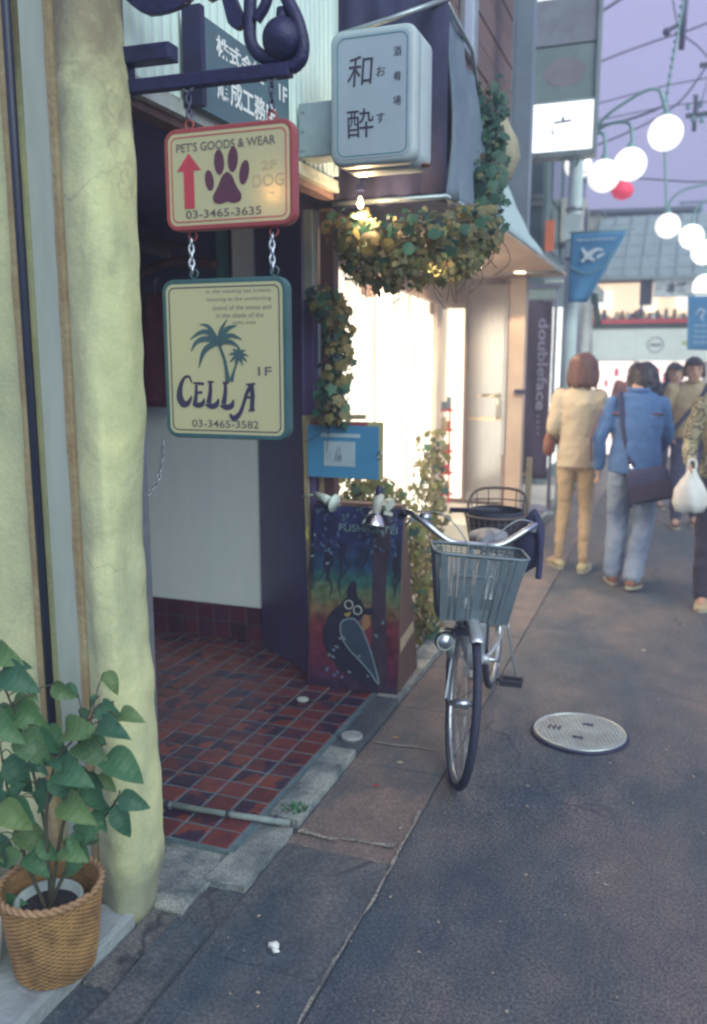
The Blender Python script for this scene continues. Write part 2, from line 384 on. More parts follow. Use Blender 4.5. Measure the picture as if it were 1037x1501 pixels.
# ------------------------------------------------------------------ tiled entrance floor, tile by tile
fl = MB(); fl.b2((-3.3, 2.345, -.055), (-1.303, 4.40, .0285))
floor = fl.build('entrance_floor', M('grout', (.11,.165,.20), .85, var=.25, scale=14, bump=.3), kind='structure')
tred = [M('tile_red_%s' % n_, c1, .38, col2=c2, scale=11, rand=.2, var=.25, thr=(.44,.51), bump=.12, bscale=25, spec=.6) for n_, c1, c2 in
        (('plain', (.15,.038,.036), (.11,.03,.038)), ('dark', (.03,.02,.05), (.12,.032,.04)), ('flamed', (.18,.045,.036), (.035,.02,.05)), ('brown', (.12,.036,.038), (.06,.024,.05)))]  # some tiles break into hard-edged dark patches
def tile_mesh(w_, l, h, mat, name):
    m = MB(); e = .004
    q = lambda i, z: [V(sx*(w_/2-i), sy*(l/2-i), z) for sx, sy in ((-1,-1),(1,-1),(1,1),(-1,1))]
    m.rings([q(0, 0), q(0, h-e*.6), q(e, h)], smooth=False); o = m.build(name, mat); me = o.data; bpy.data.objects.remove(o); return me
tms = [tile_mesh(.1045, .099, .0050, t_, 'tile') for t_ in tred]
half = [tile_mesh(.05, .1005, .014, t_, 'tile') for t_ in tred]
rest = MB(); pitch = .1075; x = -1.375; nt_ = 0
for j in range(19):
    yy = 2.402 + j*.108
    for i in range(18):
        xx = -1.388 - i*.1135
        if xx < -3.2: continue
        if xx < -1.66 - (yy-2.33)*.68:
            rest.box((xx, yy, .0275), (.103, .098, .008)); continue
        ti = rnd.choice([0,0,1,2,2,3]); z = .0262 + rnd.uniform(0, .0012)
        o = inst('tile', tms[ti], floor, (xx, yy, z), (rnd.uniform(-.006,.006), rnd.uniform(-.006,.006), rnd.choice([0, math.pi]))); nt_ += 1
rest.build('tile_rows', tred[0], floor, kind='stuff')

# worn light concrete along the seams
def worn(pts, w_, name):
    P = cat_rom(pts, 14); l, r_ = [], []
    for i, p in enumerate(P):
        t = (P[min(i+1,len(P)-1)]-P[max(i-1,0)]).normalized(); n_ = V(-t.y, t.x, 0); k = w_*max(.04, .45+1.5*noise.noise(p*9)+.9*noise.noise(p*31)); k2 = w_*max(.04, .45+1.5*noise.noise(p*9+V(5,0,0))+.9*noise.noise(p*33))
        l.append(p+n_*k); r_.append(p-n_*k2)
    m = MB(); n = len(P); m.add(l+r_, [(i, n+i, n+i+1, i+1) for i in range(n-1)]); return m.build(name, WORN, kind='structure')
WORN = asphalt('concrete_crumbled', (.17,.18,.16), (.34,.34,.31), 9, (.3,.7), (1,1,1), True, .9, .5)
worn([(-.80,1.5,.0115),(-.80,2.0,.0115),(-.79,2.35,.0115),(-.80,2.6,.0115),(-.805,2.9,.0115)], .006, 'road_seam')
worn([(-1.17,2.56,.0118),(-1.0,2.575,.0118),(-.82,2.60,.0118)], .016, 'slab_seam')
worn([(-1.17,3.35,.0112),(-1.0,3.36,.0112),(-.80,3.38,.0112)], .010, 'slab_joint')
# drain cap, rail and weeds
cp = thing('drain_cap', 'small round grey cap set in the kerb beside the tiled floor', 'drain cap', (-1.243, 3.306, .036))
MB().disc((-1.243,3.306,.041), .048, (0,0,1), .014, 28).build('cap', M('cap_grey', (.33,.35,.37), .6, var=.2, bump=.3), cp, bevel=.003)
f_ = MB(); a_ = [V(-1.243+.056*math.cos(t/28*6.283), 3.306+.056*math.sin(t/28*6.283), .04) for t in range(28)]; f_.tube(a_, .005, 6, True); f_.build('rim', conc, cp)
rl = thing('floor_rail', 'thin grey metal rail lying across the red tiled floor near its front edge', 'rail', (-1.44, 2.53, .03))
MB().tube([(-1.76,2.504,.046),(-1.42,2.528,.046),(-1.19,2.544,.05)], .0115, 10).build('pipe', M('rail_grey', (.15,.20,.21), .75, .1, col2=(.24,.29,.29), scale=20), rl)
for px_ in (-1.66, -1.42, -1.24): MB().tube([(px_-.012,2.53+(px_+1.44)*.09,.046),(px_+.012,2.53+(px_+1.44)*.09,.046)], .0165, 10).build('bracket', M('rail_clip', (.1,.11,.15), .5, .3), rl)
wd = MB()
for i in range(55):
    a = rnd.uniform(0, 6.28); b = V(-1.225+rnd.gauss(0,.018), 2.66+rnd.gauss(0,.02), .03); h = rnd.uniform(.01,.035)
    t = b + V(math.cos(a)*h*.8, math.sin(a)*h*.8, h); s2 = V(-math.sin(a), math.cos(a), 0)*.006
    wd.add([b, (b+t)/2+s2, t, (b+t)/2-s2], [(0,1,2,3)])
wd.build('weeds', M('weed_green', (.05,.16,.09), .7), label='small tuft of green weeds growing at the broken tile corner', cat='weeds', kind='stuff')
lit = thing('crumpled_paper', 'small crumpled white paper lying on the concrete gutter', 'litter', (-.99, 1.98, .01))
m = MB(); m.sphere((-.985,1.985,.014), .018, 9, 6, (1.1,.7,.55)); m.sphere((-.972,1.97,.012), .012, 7, 5, (1.2,.8,.5)); o = m.build('paper', white, lit)
for v in o.data.vertices: v.co += noise.noise_vector(v.co*90)*.006
cm = MB(); cm.disc((-1.62,3.63,.034), .028, (0,0,1), .006, 14); cm.build('pale_disc', M('cap_pale', (.5,.55,.55), .5), label='small pale round cap on the red tiled floor', cat='floor cap')
sp = MB()
for i in range(900):
    x_, y_ = rnd.uniform(-1.15, 1.5), 1.6 + 7.4*rnd.random()**1.7; s_ = (rnd.uniform(.001, .0028) if rnd.random() < .8 else rnd.uniform(.003,.006))*(1+y_*.1)
    a = rnd.uniform(0, 3.1); u = V(math.cos(a), math.sin(a), 0)*s_; v_ = V(-math.sin(a), math.cos(a), 0)*s_*.6; z = .0105 if x_ < -.8 else .0075
    c_ = V(x_, y_, z); sp.add([c_-u-v_, c_+u-v_, c_+u*.8+v_, c_-u*.7+v_*1.2, c_+V(0,0,s_*.5)], [(0,1,4),(1,2,4),(2,3,4),(3,0,4)])
sp.build('grit', M('grit_pale', (.4,.36,.30), .8, col2=(.25,.2,.16), scale=3), label='scattered grit and specks of litter on the road', cat='grit', kind='stuff')
for i, (x_, y_, c_) in enumerate(((-1.02,2.98,(.3,.05,.05)), (-.99,3.2,(.42,.38,.3)), (-1.08,3.42,(.35,.22,.1)), (-.1,5.05,(.5,.48,.4)))):
    m = MB(); s_ = .018; z = .011 if x_ < -.8 else .007
    m.add([(x_-s_,y_,z),(x_,y_-s_*.4,z),(x_+s_,y_,z+.003),(x_,y_+s_*.45,z+.004)], [(0,1,2,3)])
    m.build('fallen_leaf', M('fallen_%d' % i, c_, .7), label=['dark red fallen leaf on the gutter slab beside the front wheel', 'pale curled leaf on the gutter slab left of the front wheel', 'brown dry leaf on the slab near the drain cap', 'pale scrap lying on the road beyond the manhole cover'][i], cat='fallen leaf')

# ------------------------------------------------------------------ manhole cover
mh = thing('manhole_cover', 'round patterned steel manhole cover set in the road', 'manhole cover', (-.325, 3.775, .006))
steel = M('manhole_steel', (.48,.54,.54), .45, .4, col2=(.30,.31,.32), scale=7, var=.25, thr=(.3,.7), bump=.15)
c0 = V(-.325,3.775,0)
MB().tube([c0+V(math.cos(t/56*6.2832)*.209, math.sin(t/56*6.2832)*.209, .004) for t in range(56)], .0065, 6, True).build('frame_gap', navy, mh)
MB().disc(c0+V(0,0,.008), .193, (0,0,1), .01, 56).build('plate', steel, mh)
m = MB(); m.tube([c0+V(math.cos(t/56*6.2832)*.198, math.sin(t/56*6.2832)*.198, .011) for t in range(56)], .0065, 6, True); m.build('rim', M('rim_steel', (.45,.52,.52), .35, .7), mh)
m = MB()
for a in (0, 1):
    for i in range(-10, 11):
        d = i*.0175; h = math.sqrt(max(.178**2 - d*d, 0))
        if h < .02: continue
        u = V(math.cos(.35+a*1.5708), math.sin(.35+a*1.5708), 0); q = V(-u.y, u.x, 0)
        m.beam(c0 + q*d - u*h + V(0,0,.0145+a*.0004), c0 + q*d + u*h + V(0,0,.0145+a*.0004), .006, .004)
m.build('raised_pattern', steel, mh, kind='stuff')
for x_, y_ in ((.03,.075), (.0,-.08)): m = MB(); m.box(c0+V(x_,y_,.0175), (.045,.02,.004)); m.build('key_slot', navy, mh)
m = MB()
for i in range(3): m.stroke([(-.03+i*.022,-.02),(-.036+i*.022,.0),(-.026+i*.022,.02)], .007, c0+V(-.10,-.01,.0175), V(1,0,0), V(0,1,0), .004)
m.build('emblem', M('emblem_dark', (.06,.07,.09), .5, .3), mh)

# ================================================================== YELLOW STUCCO WALL
def stucco_mat():
    m = asphalt('stucco_yellow', (.47,.51,.31), (.57,.60,.34), 1.7, (.34,.62), (1.5,1.5,.7), False, .42, .05, crack=2.6, crackcol=(.42,.42,.27)); n = m.node_tree.nodes; L = m.node_tree.links; p = n['Principled BSDF']; p.inputs['Roughness'].default_value = .9
    src = p.inputs['Base Color'].links[0].from_socket; tc = [x for x in n if x.type == 'TEX_COORD'][0]
    z = n.new('ShaderNodeSeparateXYZ'); L.new(tc.outputs['Object'], z.inputs[0]); nz = n.new('ShaderNodeTexNoise'); nz.inputs['Scale'].default_value = 4; nz.inputs['Detail'].default_value = 6; nz.inputs['Roughness'].default_value = .65; L.new(tc.outputs['Object'], nz.inputs[0])
    # old brown rain stains, thickest on the upper wall and along the joints
    a = n.new('ShaderNodeMapRange'); a.inputs[1].default_value = 1.9; a.inputs[2].default_value = 2.7; a.inputs[3].default_value = -.15; a.inputs[4].default_value = .34; L.new(z.outputs[2], a.inputs[0])
    b = n.new('ShaderNodeMath'); b.operation = 'ADD'; L.new(a.outputs[0], b.inputs[0]); L.new(nz.outputs['Fac'], b.inputs[1])
    r = n.new('ShaderNodeMapRange'); r.inputs[1].default_value = .52; r.inputs[2].default_value = .78; r.inputs[4].default_value = .85; L.new(b.outputs[0], r.inputs[0])
    x = n.new('ShaderNodeMix'); x.data_type = 'RGBA'; L.new(r.outputs[0], x.inputs[0]); L.new(src, x.inputs[6]); x.inputs[7].default_value = (.22,.175,.125,1); L.new(x.outputs[2], p.inputs['Base Color'])
    zf = n.new('ShaderNodeMapRange'); zf.inputs[1].default_value = .02; zf.inputs[2].default_value = .30; zf.inputs[3].default_value = .42; zf.inputs[4].default_value = -.1; L.new(z.outputs[2], zf.inputs[0])
    zb = n.new('ShaderNodeMath'); zb.operation = 'ADD'; L.new(zf.outputs[0], zb.inputs[0]); L.new(nz.outputs['Fac'], zb.inputs[1]); zr = n.new('ShaderNodeMapRange'); zr.inputs[1].default_value = .58; zr.inputs[2].default_value = .85; zr.inputs[4].default_value = .8; L.new(zb.outputs[0], zr.inputs[0])
    x2 = n.new('ShaderNodeMix'); x2.data_type = 'RGBA'; L.new(zr.outputs[0], x2.inputs[0]); L.new(x.outputs[2], x2.inputs[6]); x2.inputs[7].default_value = (.20,.22,.17,1); L.new(x2.outputs[2], p.inputs['Base Color'])
    for q in n:
        if q.type == 'BUMP':
            n3 = n.new('ShaderNodeTexNoise'); n3.inputs['Scale'].default_value = 32; n3.inputs['Detail'].default_value = 8; n3.inputs['Roughness'].default_value = .6; L.new(tc.outputs['Object'], n3.inputs[0]); L.new(n3.outputs['Fac'], q.inputs['Height']); q.inputs['Distance'].default_value = .012
    return m
stucco = stucco_mat()
wl = thing('stucco_wall', 'pale yellow rough stucco wall with a rounded corner beside the entrance', 'wall', (-2.2, 2.1, 0))
def wall_prof(z):
    n1 = lambda k, a: a*noise.noise(V(z*2.6+k, k*3.1, .5)) + a*.5*noise.noise(V(z*9+k, 7, k))
    base = max(0, 1 - z/.12)
    f = .012*math.sin(z*4.1+.4)
    P = [(-1.555,1.985), (-1.545,1.955), (-1.52,1.935+n1(1,.012)), (-1.475,1.915+n1(2,.014)-.01*base), (-1.435+n1(3,.012),1.915-.01*base), (-1.412+n1(4,.016)+f*.5,1.945),
         (-1.405+n1(5,.02)+f,2.0), (-1.408+n1(6,.022)+f-.02*base,2.06), (-1.43+n1(6,.022)+f-.05*base,2.11-.04*base), (-1.475+n1(6,.02),2.135-.02*base), (-1.56,2.14)]
    return P
m = MB(); rg = []
for i in range(121):
    z = .004 + i*.0315
    rg.append([V(x_, y_, z) for x_, y_ in cat_prof(wall_prof(z))] if False else [V(p.x, p.y, z) for p in cat_rom([(a, b, 0) for a, b in wall_prof(z)], 4)] + [V(-1.56, 2.2, z)])
m.rings(rg); pil = m.build('corner_pillar', stucco, wl)
for v in pil.data.vertices:
    q = v.co + wl.location
    if q.y < 2.13 and q.x > -1.54: v.co += V(.5,-.8,0)*(.006*noise.noise(q*16) + .0022*noise.noise(q*60))
m = MB(); m.add([(-4.5,1.99,0),(-1.75,1.99,0),(-1.75,1.99,3.9),(-4.5,1.99,3.9)], [(0,1,2,3)]); m.b2((-4.5,1.995,0), (-1.56,2.2,3.9)); m.build('wall_panel', stucco, wl)
m = MB(); m.b2((-1.672,1.975,.02), (-1.588,2.0,3.9)); m.build('grey_strip', M('strip_grey', (.40,.45,.40), .7, col2=(.33,.38,.33), scale=3, stretch=(4,4,.6), var=.1), wl)
tan = M('joint_ochre', (.33,.24,.13), .9, col2=(.42,.36,.2), scale=7, var=.3, bump=.5, bscale=60)
for x0, x1, sd_ in ((-1.592, -1.548, 1), (-1.745, -1.712, 2)):
    rg = []
    for i in range(90):
        z = .03 + i*.043; a = .007*noise.noise(V(z*3, sd_, 0)) + .004*noise.noise(V(z*11, sd_, 3))
        rg.append([V(x0+a, 1.995, z), V(x0+a, 1.972, z), V((x0+x1)/2, 1.966, z), V(x1+a*1.4, 1.974, z), V(x1+a*1.4, 1.995, z)])
    m = MB(); m.rings(rg, smooth=False); m.build('mortar_joint', tan, wl)
MB().tube([(-1.697,1.962,.50),(-1.699,1.962,2.2),(-1.695,1.962,3.9)], .0125, 10).build('drain_pipe', M('pipe_dark', (.025,.03,.06), .45, .1), wl)
m = MB(); m.b2((-1.716,1.95,.47), (-1.68,1.985,.53)); m.build('pipe_foot', M('pipe_dark', (0,0,0)), wl)
for i in range(0):
    c_ = V(-1.50+rnd.uniform(-.03,.03), 1.89+i*.004, .0); m = MB()
    m.sphere((-1.43+i*.03, 1.925+i*.06, .012), .035, 9, 6, (1.2,1,.7)); o = m.build('rubble', M('rubble_grey', (.33,.36,.30), .9, col2=(.22,.25,.24), bump=.5), label=['lump of broken mortar at the foot of the yellow wall, nearest the ledge', 'middle lump of broken mortar at the foot of the yellow wall', 'lump of broken mortar at the foot of the yellow wall, nearest the tiles'][i], cat='rubble', group='mortar lumps at the wall foot')
    for v in o.data.vertices: v.co += noise.noise_vector(v.co*40)*.014

# ================================================================== CORRUGATED BUILDING WITH THE ENTRANCE
bA = thing('corrugated_building', 'pale green corrugated metal building above the recessed tiled entrance', 'building', (-2.3, 3.0, 0))
cor = M('corrugated_green', (.66,.78,.75), .6, 0, col2=(.58,.70,.70), scale=2, var=.12, stretch=(3,3,.5))
m = MB(); pr = []; y = 2.14
while y < 3.63:
    for dy, dx in ((0,0), (.014,0), (.019,.014), (.033,.014)): pr.append((-1.463+dx, y+dy))
    y += .047
rgA = [V(a, b, 2.412) for a, b in pr]; rgB = [V(a, b, 5.2) for a, b in pr]; n = len(pr)
m.add(rgA + rgB, [(i+1, i, n+i, n+i+1) for i in range(n-1)]); m.build('corrugated_siding', cor, bA)
m = MB(); m.b2((-5,2.205,2.42), (-1.466,3.62,5.2)); m.b2((-1.50,3.62,2.44), (-1.435,3.655,5.2)); m.build('upper_wall', cor, bA)
m = MB(); m.b2((-1.475,2.14,2.372), (-1.433,3.655,2.392)); m.b2((-1.455,2.14,2.392), (-1.437,3.655,2.42)); m.build('bottom_trim', M('trim_pale', (.45,.50,.46), .5, .2, var=.2, scale=15), bA)
m = MB(); m.b2((-1.52,2.14,2.345), (-1.46,3.66,2.371)); m.build('lintel', M('rust_brown', (.16,.09,.08), .8, col2=(.08,.05,.06), scale=14, var=.3), bA)
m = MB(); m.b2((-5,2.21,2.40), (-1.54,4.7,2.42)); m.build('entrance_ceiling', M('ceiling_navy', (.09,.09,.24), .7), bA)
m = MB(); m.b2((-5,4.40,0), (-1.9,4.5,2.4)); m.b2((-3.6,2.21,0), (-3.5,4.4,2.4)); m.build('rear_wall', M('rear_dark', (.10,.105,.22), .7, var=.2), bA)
pw = M('panel_white', (.82,.90,.94), .6, col2=(.76,.85,.90), scale=3, var=.06, stretch=(2,2,.5))
m = MB(); m.b2((-3.3,4.342,.236), (-2.192,4.398,1.775)); m.build('white_panel', pw, bA, bevel=.003)
m = MB(); m.b2((-2.335,4.342,1.778), (-2.192,4.398,2.398)); m.build('upper_white_panel', pw, bA, bevel=.003)
m = MB(); m.b2((-2.43,4.34,1.778), (-2.385,4.398,2.398)); m.build('teal_post', M('teal_post', (.10,.30,.30), .5), bA)
m = MB()
for k in range(26): z = .5 + rnd.random()*.9; x_ = rnd.choice([-2.56,-2.53,-2.6,-2.5,-2.58]) + rnd.uniform(-.01,.01)
m = MB()
for i in range(9):
    for z in (.1195-.049, .1195+.060):
        pass
smesh = [tile_mesh(.1, .1, .012, t_, 'tile') for t_ in (M('skirt_tile_dark', (.06,.022,.055), .35, col2=(.09,.024,.05), rand=.25, scale=8), M('skirt_tile_wine', (.10,.022,.045), .35, col2=(.07,.02,.05), rand=.25, scale=8))]
m.b2((-3.3,4.36,.029), (-2.192,4.398,.2355)); sk = m.build('tile_skirting', M('grout', (0,0,0)), bA)
for i in range(9):
    for z in (.076, .183): inst('tile', smesh[(i*7+int(z*100)) % 2], sk, (-2.245-i*.1075, 4.362, z), (R(90), 0, 0))
# dark door leaf and its edge, standing open diagonally
dk = M('door_brown_navy', (.085,.07,.23), .35, col2=(.11,.075,.19), scale=2.5, var=.2, spec=.6)
m = MB(); a, b = V(-2.186,4.325,0), V(-1.752,3.965,0); d_ = (b-a).normalized(); nn = V(d_.y, -d_.x, 0)
m.add([a+nn*0, b, b-nn*.05, a-nn*.05] + [q+V(0,0,2.398) for q in (a, b, b-nn*.05, a-nn*.05)], [(0,3,2,1),(4,5,6,7),(0,1,5,4),(1,2,6,5),(2,3,7,6),(3,0,4,7)])
m.v = [(v[0], v[1], max(v[2], .033)) for v in m.v]; m.build('dark_door_leaf', dk, bA, bevel=.004)
m = MB(); m.b2((-1.745,3.97,1.95), (-1.695,4.04,2.37)); m.build('door_post', M('post_pale', (.40,.46,.46), .45, .3), bA, bevel=.004)
m = MB(); m.b2((-1.743,3.972,.033), (-1.697,4.038,1.948)); m.build('lower_post', dk, bA, bevel=.004)
m = MB(); m.b2((-1.69,4.05,.033), (-1.62,4.12,2.37)); m.build('brown_post', M('post_rust', (.12,.07,.075), .6), bA)
# silver frame of the entrance beside the yellow wall
m = MB(); m.b2((-1.575,2.25,.033), (-1.545,2.29,2.40)); m.build('frame_post', alum, bA, bevel=.003)
m = MB(); m.b2((-1.60,2.20,.033), (-1.577,2.26,2.40)); m.build('frame_edge', M('frame_rosy', (.55,.40,.36), .35, .4, col2=(.38,.36,.38), scale=1.5, stretch=(1,1,.8)), bA, bevel=.002)  # pink reflection put into the silver frame's colour

# things seen dimly inside the entrance
m = MB(); m.tube(cat_rom([(-3.05,4.25,1.98),(-2.85,4.22,2.12),(-2.6,4.2,2.19),(-2.35,4.2,2.16)]), .028, 8); m.build('wooden_arch', M('arch_wood', (.14,.07,.07), .6, var=.3), label='brown curved wooden arch dimly seen inside the dark entrance', cat='arch')
m = MB(); m.add([(-3.1,4.0,2.33),(-2.45,3.9,2.18),(-2.45,4.1,2.26),(-3.1,4.2,2.41-.03)], [(0,1,2,3)]); m.beam((-3.1,4.0,2.33), (-2.45,3.9,2.18), .012, .03); m.build('sloping_board', M('board_mauve', (.16,.12,.15), .7), label='sloping mauve board under the ceiling inside the entrance', cat='board')
hg = thing('hanging_coat', 'dark red coat hanging inside the entrance behind the signs', 'coat', (-2.75,4.22,1.2))
m = MB(); rg = []
for i in range(14):
    t = i/13; z = 2.02 - t*.62; w_ = .05+.10*min(1, t*3); rg.append([V(-2.74 + (w_+.012*math.sin(a*5+t*3))*math.cos(a), 4.2 + (.05+.01*math.sin(a*6))*math.sin(a), z) for a in [k*6.2832/24 for k in range(24)]])
m.rings(rg); m.build('coat_cloth', M('coat_red', (.12,.025,.05), .9, var=.3, scale=9), hg)
MB().tube([(-2.74,4.2,2.02),(-2.74,4.2,2.08),(-2.72,4.2,2.10)], .004, 6).build('hook', alum, hg)
ht = MB(); ht.lathe((-2.53,4.2,1.79), [(.001,.10),(.05,.095),(.06,.03),(.12,.012),(.125,.0),(.05,.0)], 22); ht.build('straw_hat', M('straw', (.30,.24,.16), .8, bump=.4), label='straw hat resting on the panel ledge in the entrance', cat='hat')

# chain looped to the frame
def chain(name, pts, mat, parent=None, label=None, cat=None, link=.017, r=.0022):
    P = cat_rom(pts, 10); L_ = [0]
    for i in range(1, len(P)): L_.append(L_[-1] + (P[i]-P[i-1]).length)
    root = parent or thing(name, label, cat, pts[0]); k = 0; d = link*.5
    while d < L_[-1]:
        i = next(j for j in range(1, len(P)) if L_[j] >= d); t = (d-L_[i-1])/max(L_[i]-L_[i-1], 1e-6); c_ = P[i-1].lerp(P[i], t); tn = (P[i]-P[i-1]).normalized()
        s1 = tn.orthogonal().normalized(); s2 = tn.cross(s1); s_ = s1 if k % 2 else s2
        q = [c_ + tn*link*.72*math.cos(a) + s_*link*.36*math.sin(a) for a in [j*6.2832/12 for j in range(12)]]
        MB().tube(q, r, 5, True).build('link', mat, root); d += link*1.02; k += 1
    return root
chain('door_chain', [(-1.62,2.50,1.385),(-1.632,2.48,1.26),(-1.66,2.42,1.19),(-1.60,2.285,1.17),(-1.60,2.235,1.16),(-1.612,2.19,1.20)], chrome, label='small steel chain looped over the silver entrance frame', cat='chain', link=.016, r=.002)

# ------------------------------------------------------------------ blue-grey company sign on the corrugated wall
cs = thing('company_sign', 'blue-grey company sign with white characters mounted on the corrugated wall', 'sign', (-1.40,2.75,2.54))
blue_g = M('sign_bluegrey', (.085,.15,.19), .5, var=.08)
m = MB(); m.b2((-1.432,2.42,2.405), (-1.402,3.075,2.672)); m.build('board', blue_g, cs)
m = MB(); m.b2((-1.434,2.392,2.40), (-1.372,2.419,2.677)); m.build('end_cap', navy, cs)
UY, UZ = V(0,1,0), V(0,0,1)
wp = M('lettering_white', (.75,.78,.78), .5, var=.05)
text('株式会社', .33, .062, (-1.4015,2.70,2.615), UY, UZ, wp, parent=cs, bold=.03)
text('順成工務店', .42, .085, (-1.4015,2.745,2.50), UY, UZ, wp, parent=cs, bold=.03)
text('1F', .07, .055, (-1.4015,3.02,2.60), UY, UZ, wp, parent=cs, bold=.03)

# ------------------------------------------------------------------ wrought iron bracket with two hanging signs
UX = V(1,0,0)
br = thing('sign_bracket', 'black wrought iron bracket reaching out from the yellow wall, ending in a ball', 'bracket', (-1.2,2.1,2.4))
m = MB(); m.beam((-1.445,2.1,2.372), (-.95,2.1,2.365), .03, .034); m.build('arm', black, br, bevel=.003)
m = MB(); m.beam((-1.445,2.1,2.447), (-1.285,2.1,2.444), .05, .042); m.build('stub_bar', black, br, bevel=.004)
m = MB(); m.b2((-1.447,2.07,2.35), (-1.424,2.13,2.47)); m.build('wall_plate', black, br, bevel=.003)
m = MB(); m.sphere((-.972,2.1,2.437), .052, 24, 14); m.tube([(-.972,2.1,2.47),(-.975,2.1,2.51)], [.02,.012], 10); m.build('ball', black, br)
m = MB(); m.tube(cat_rom([(-.95,2.1,2.368),(-.925,2.1,2.385),(-.918,2.1,2.42),(-.93,2.1,2.47),(-.955,2.1,2.52),(-.975,2.1,2.56)]), [.017]*31, 10); m.build('scroll_end', black, br)
m = MB(); m.tube(cat_rom([(-.985,2.1,2.395),(-1.03,2.1,2.405),(-1.06,2.1,2.44),(-1.062,2.1,2.50),(-1.055,2.1,2.62)]), .0165, 10); m.tube(cat_rom([(-1.045,2.1,2.49),(-1.015,2.1,2.53),(-1.0,2.1,2.60)]), .014, 8); m.build('scroll', black, br)
ir = thing('iron_ornament', 'black iron ornament of curved shapes fixed above the bracket', 'ornament', (-1.2,2.1,2.6))
m = MB(); m.stroke([(-1.425,2.605),(-1.35,2.565),(-1.25,2.575),(-1.215,2.61),(-1.21,2.66)], [.02,.05,.05,.02,.01], (0,2.11,0), UX, UZ, .02); m.build('leaf_shape', black, ir, bevel=.002)
m = MB(); m.stroke([(-1.165,2.66),(-1.13,2.58),(-1.10,2.50),(-1.085,2.478)], [.02,.03,.045,.01], (0,2.11,0), UX, UZ, .02); m.stroke([(-1.20,2.62),(-1.17,2.565),(-1.135,2.60)], [.015,.03,.02], (0,2.113,0), UX, UZ, .02); m.build('tail_shape', black, ir, bevel=.002)
m = MB(); m.beam((-1.44,2.12,2.66), (-.95,2.12,2.66), .03, .03); m.build('upper_bar', black, ir)

def hang_sign(name, label, cx, cz, w_, h, rimmat, linemat, facemat, t=.03):
    s_ = thing(name, label, 'sign', (cx, 2.1, cz-h/2)); O = (cx, 2.1, cz)
    m = MB(); m.poly(rrect(w_-.012, h-.012, .03), (cx,2.1-.004,cz), UX, UZ, t-.0135); 
    m.v = [(v[0], v[1]+.0, v[2]) for v in m.v]; m.build('face', facemat, s_)
    m = MB(); frame_poly(m, w_, h, .034, .0155, (cx,2.1+.012,cz), UX, UZ, t+.003); m.build('frame', rimmat, s_, bevel=.004)
    m = MB(); m.poly(rrect(w_-.02, h-.02, .03), (cx,2.115,cz), UX, UZ, .008); m.build('back_plate', rimmat, s_)
    m = MB(); frame_poly(m, w_-.042, h-.042, .017, .0024, (cx,2.0792,cz), UX, UZ, .0010); m.build('border_line', linemat, s_)
    return s_
FY = 2.0792
cream = bpy.data.materials.new('sign_cream'); cream.use_nodes = True
_t = cream.node_tree; _p = _t.nodes['Principled BSDF']; _p.inputs['Base Color'].default_value = (.66,.66,.40,1); _p.inputs['Roughness'].default_value = .3
_tl = _t.nodes.new('ShaderNodeBsdfTranslucent'); _tl.inputs[0].default_value = (.95,.8,.5,1); _mx = _t.nodes.new('ShaderNodeMixShader'); _mx.inputs[0].default_value = .35
_t.links.new(_p.outputs[0], _mx.inputs[1]); _t.links.new(_tl.outputs[0], _mx.inputs[2]); _t.links.new(_mx.outputs[0], _t.nodes['Material Output'].inputs[0])
red = M('enamel_red', (.34,.055,.06), .4, col2=(.27,.06,.06), var=.15, scale=5); dgreen = M('enamel_green', (.035,.10,.11), .4, var=.15)
ink = M('ink_grey', (.12,.10,.11), .6); inkn = M('ink_navy', (.035,.03,.075), .6); paw = M('ink_maroon', (.10,.03,.06), .6); inkp = M('ink_palm', (.045,.10,.11), .6); arrow = M('ink_red', (.48,.05,.08), .6)
ps = hang_sign('pet_shop_sign', "red-framed cream sign with a paw print and PET'S GOODS & WEAR", -1.124, 2.121, .376, .256, red, arrow, cream)
text("PET'S GOODS & WEAR", .287, .022, (-1.130,FY,2.201), UX, UZ, ink, parent=ps, bold=.008)
text('03-3465-3635', .222, .020, (-1.140,FY,2.033), UX, UZ, ink, parent=ps, bold=.004)
text('2F', .045, .022, (-1.005,FY,2.142), UX, UZ, M('ink_faded', (.50,.42,.26), .6), parent=ps)
text('DOG', .088, .03, (-1.008,FY,2.105), UX, UZ, MATS['ink_faded'], parent=ps)
m = MB(); m.poly([(-.016,-.06),(.014,-.06),(.014,.035),(.036,.035),(0,.078),(-.036,.035),(-.016,.035)][::1], (-1.238,FY,2.108), UX, UZ, .0012); m.build('arrow', arrow, ps)
for a_, b_, rx, rz_, ro in ((-.052,.0,.0125,.026,.15), (-.022,.043,.0145,.031,.05), (.018,.047,.0145,.031,-.08), (.05,.013,.0135,.030,-.2)):
    q = [(a_ + rx*math.cos(t)*math.cos(ro) - rz_*math.sin(t)*math.sin(ro), b_ + rx*math.cos(t)*math.sin(ro) + rz_*math.sin(t)*math.cos(ro)) for t in [k*6.2832/22 for k in range(22)]]
    m = MB(); m.poly(q, (-1.126,FY,2.115), UX, UZ, .0012); m.build('paw_toe', paw, ps)
q = [Vector((x_, y_, 0)) for x_, y_ in ((0,.018),(.014,.008),(.026,-.018),(.04,-.04),(.036,-.056),(.016,-.060),(0,-.056),(-.02,-.060),(-.038,-.056),(-.042,-.04),(-.028,-.018),(-.014,.008))]
m = MB(); m.poly([(p.x, p.y) for p in cat_rom(q + [q[0]], 4)[:-1]], (-1.126,FY,2.115), UX, UZ, .0012); m.build('paw_pad', paw, ps)
pl = bpy.data.lights.new('sign_lamp', 'POINT'); pl.energy = .45; pl.color = (1,.62,.3); pl.shadow_soft_size = .03
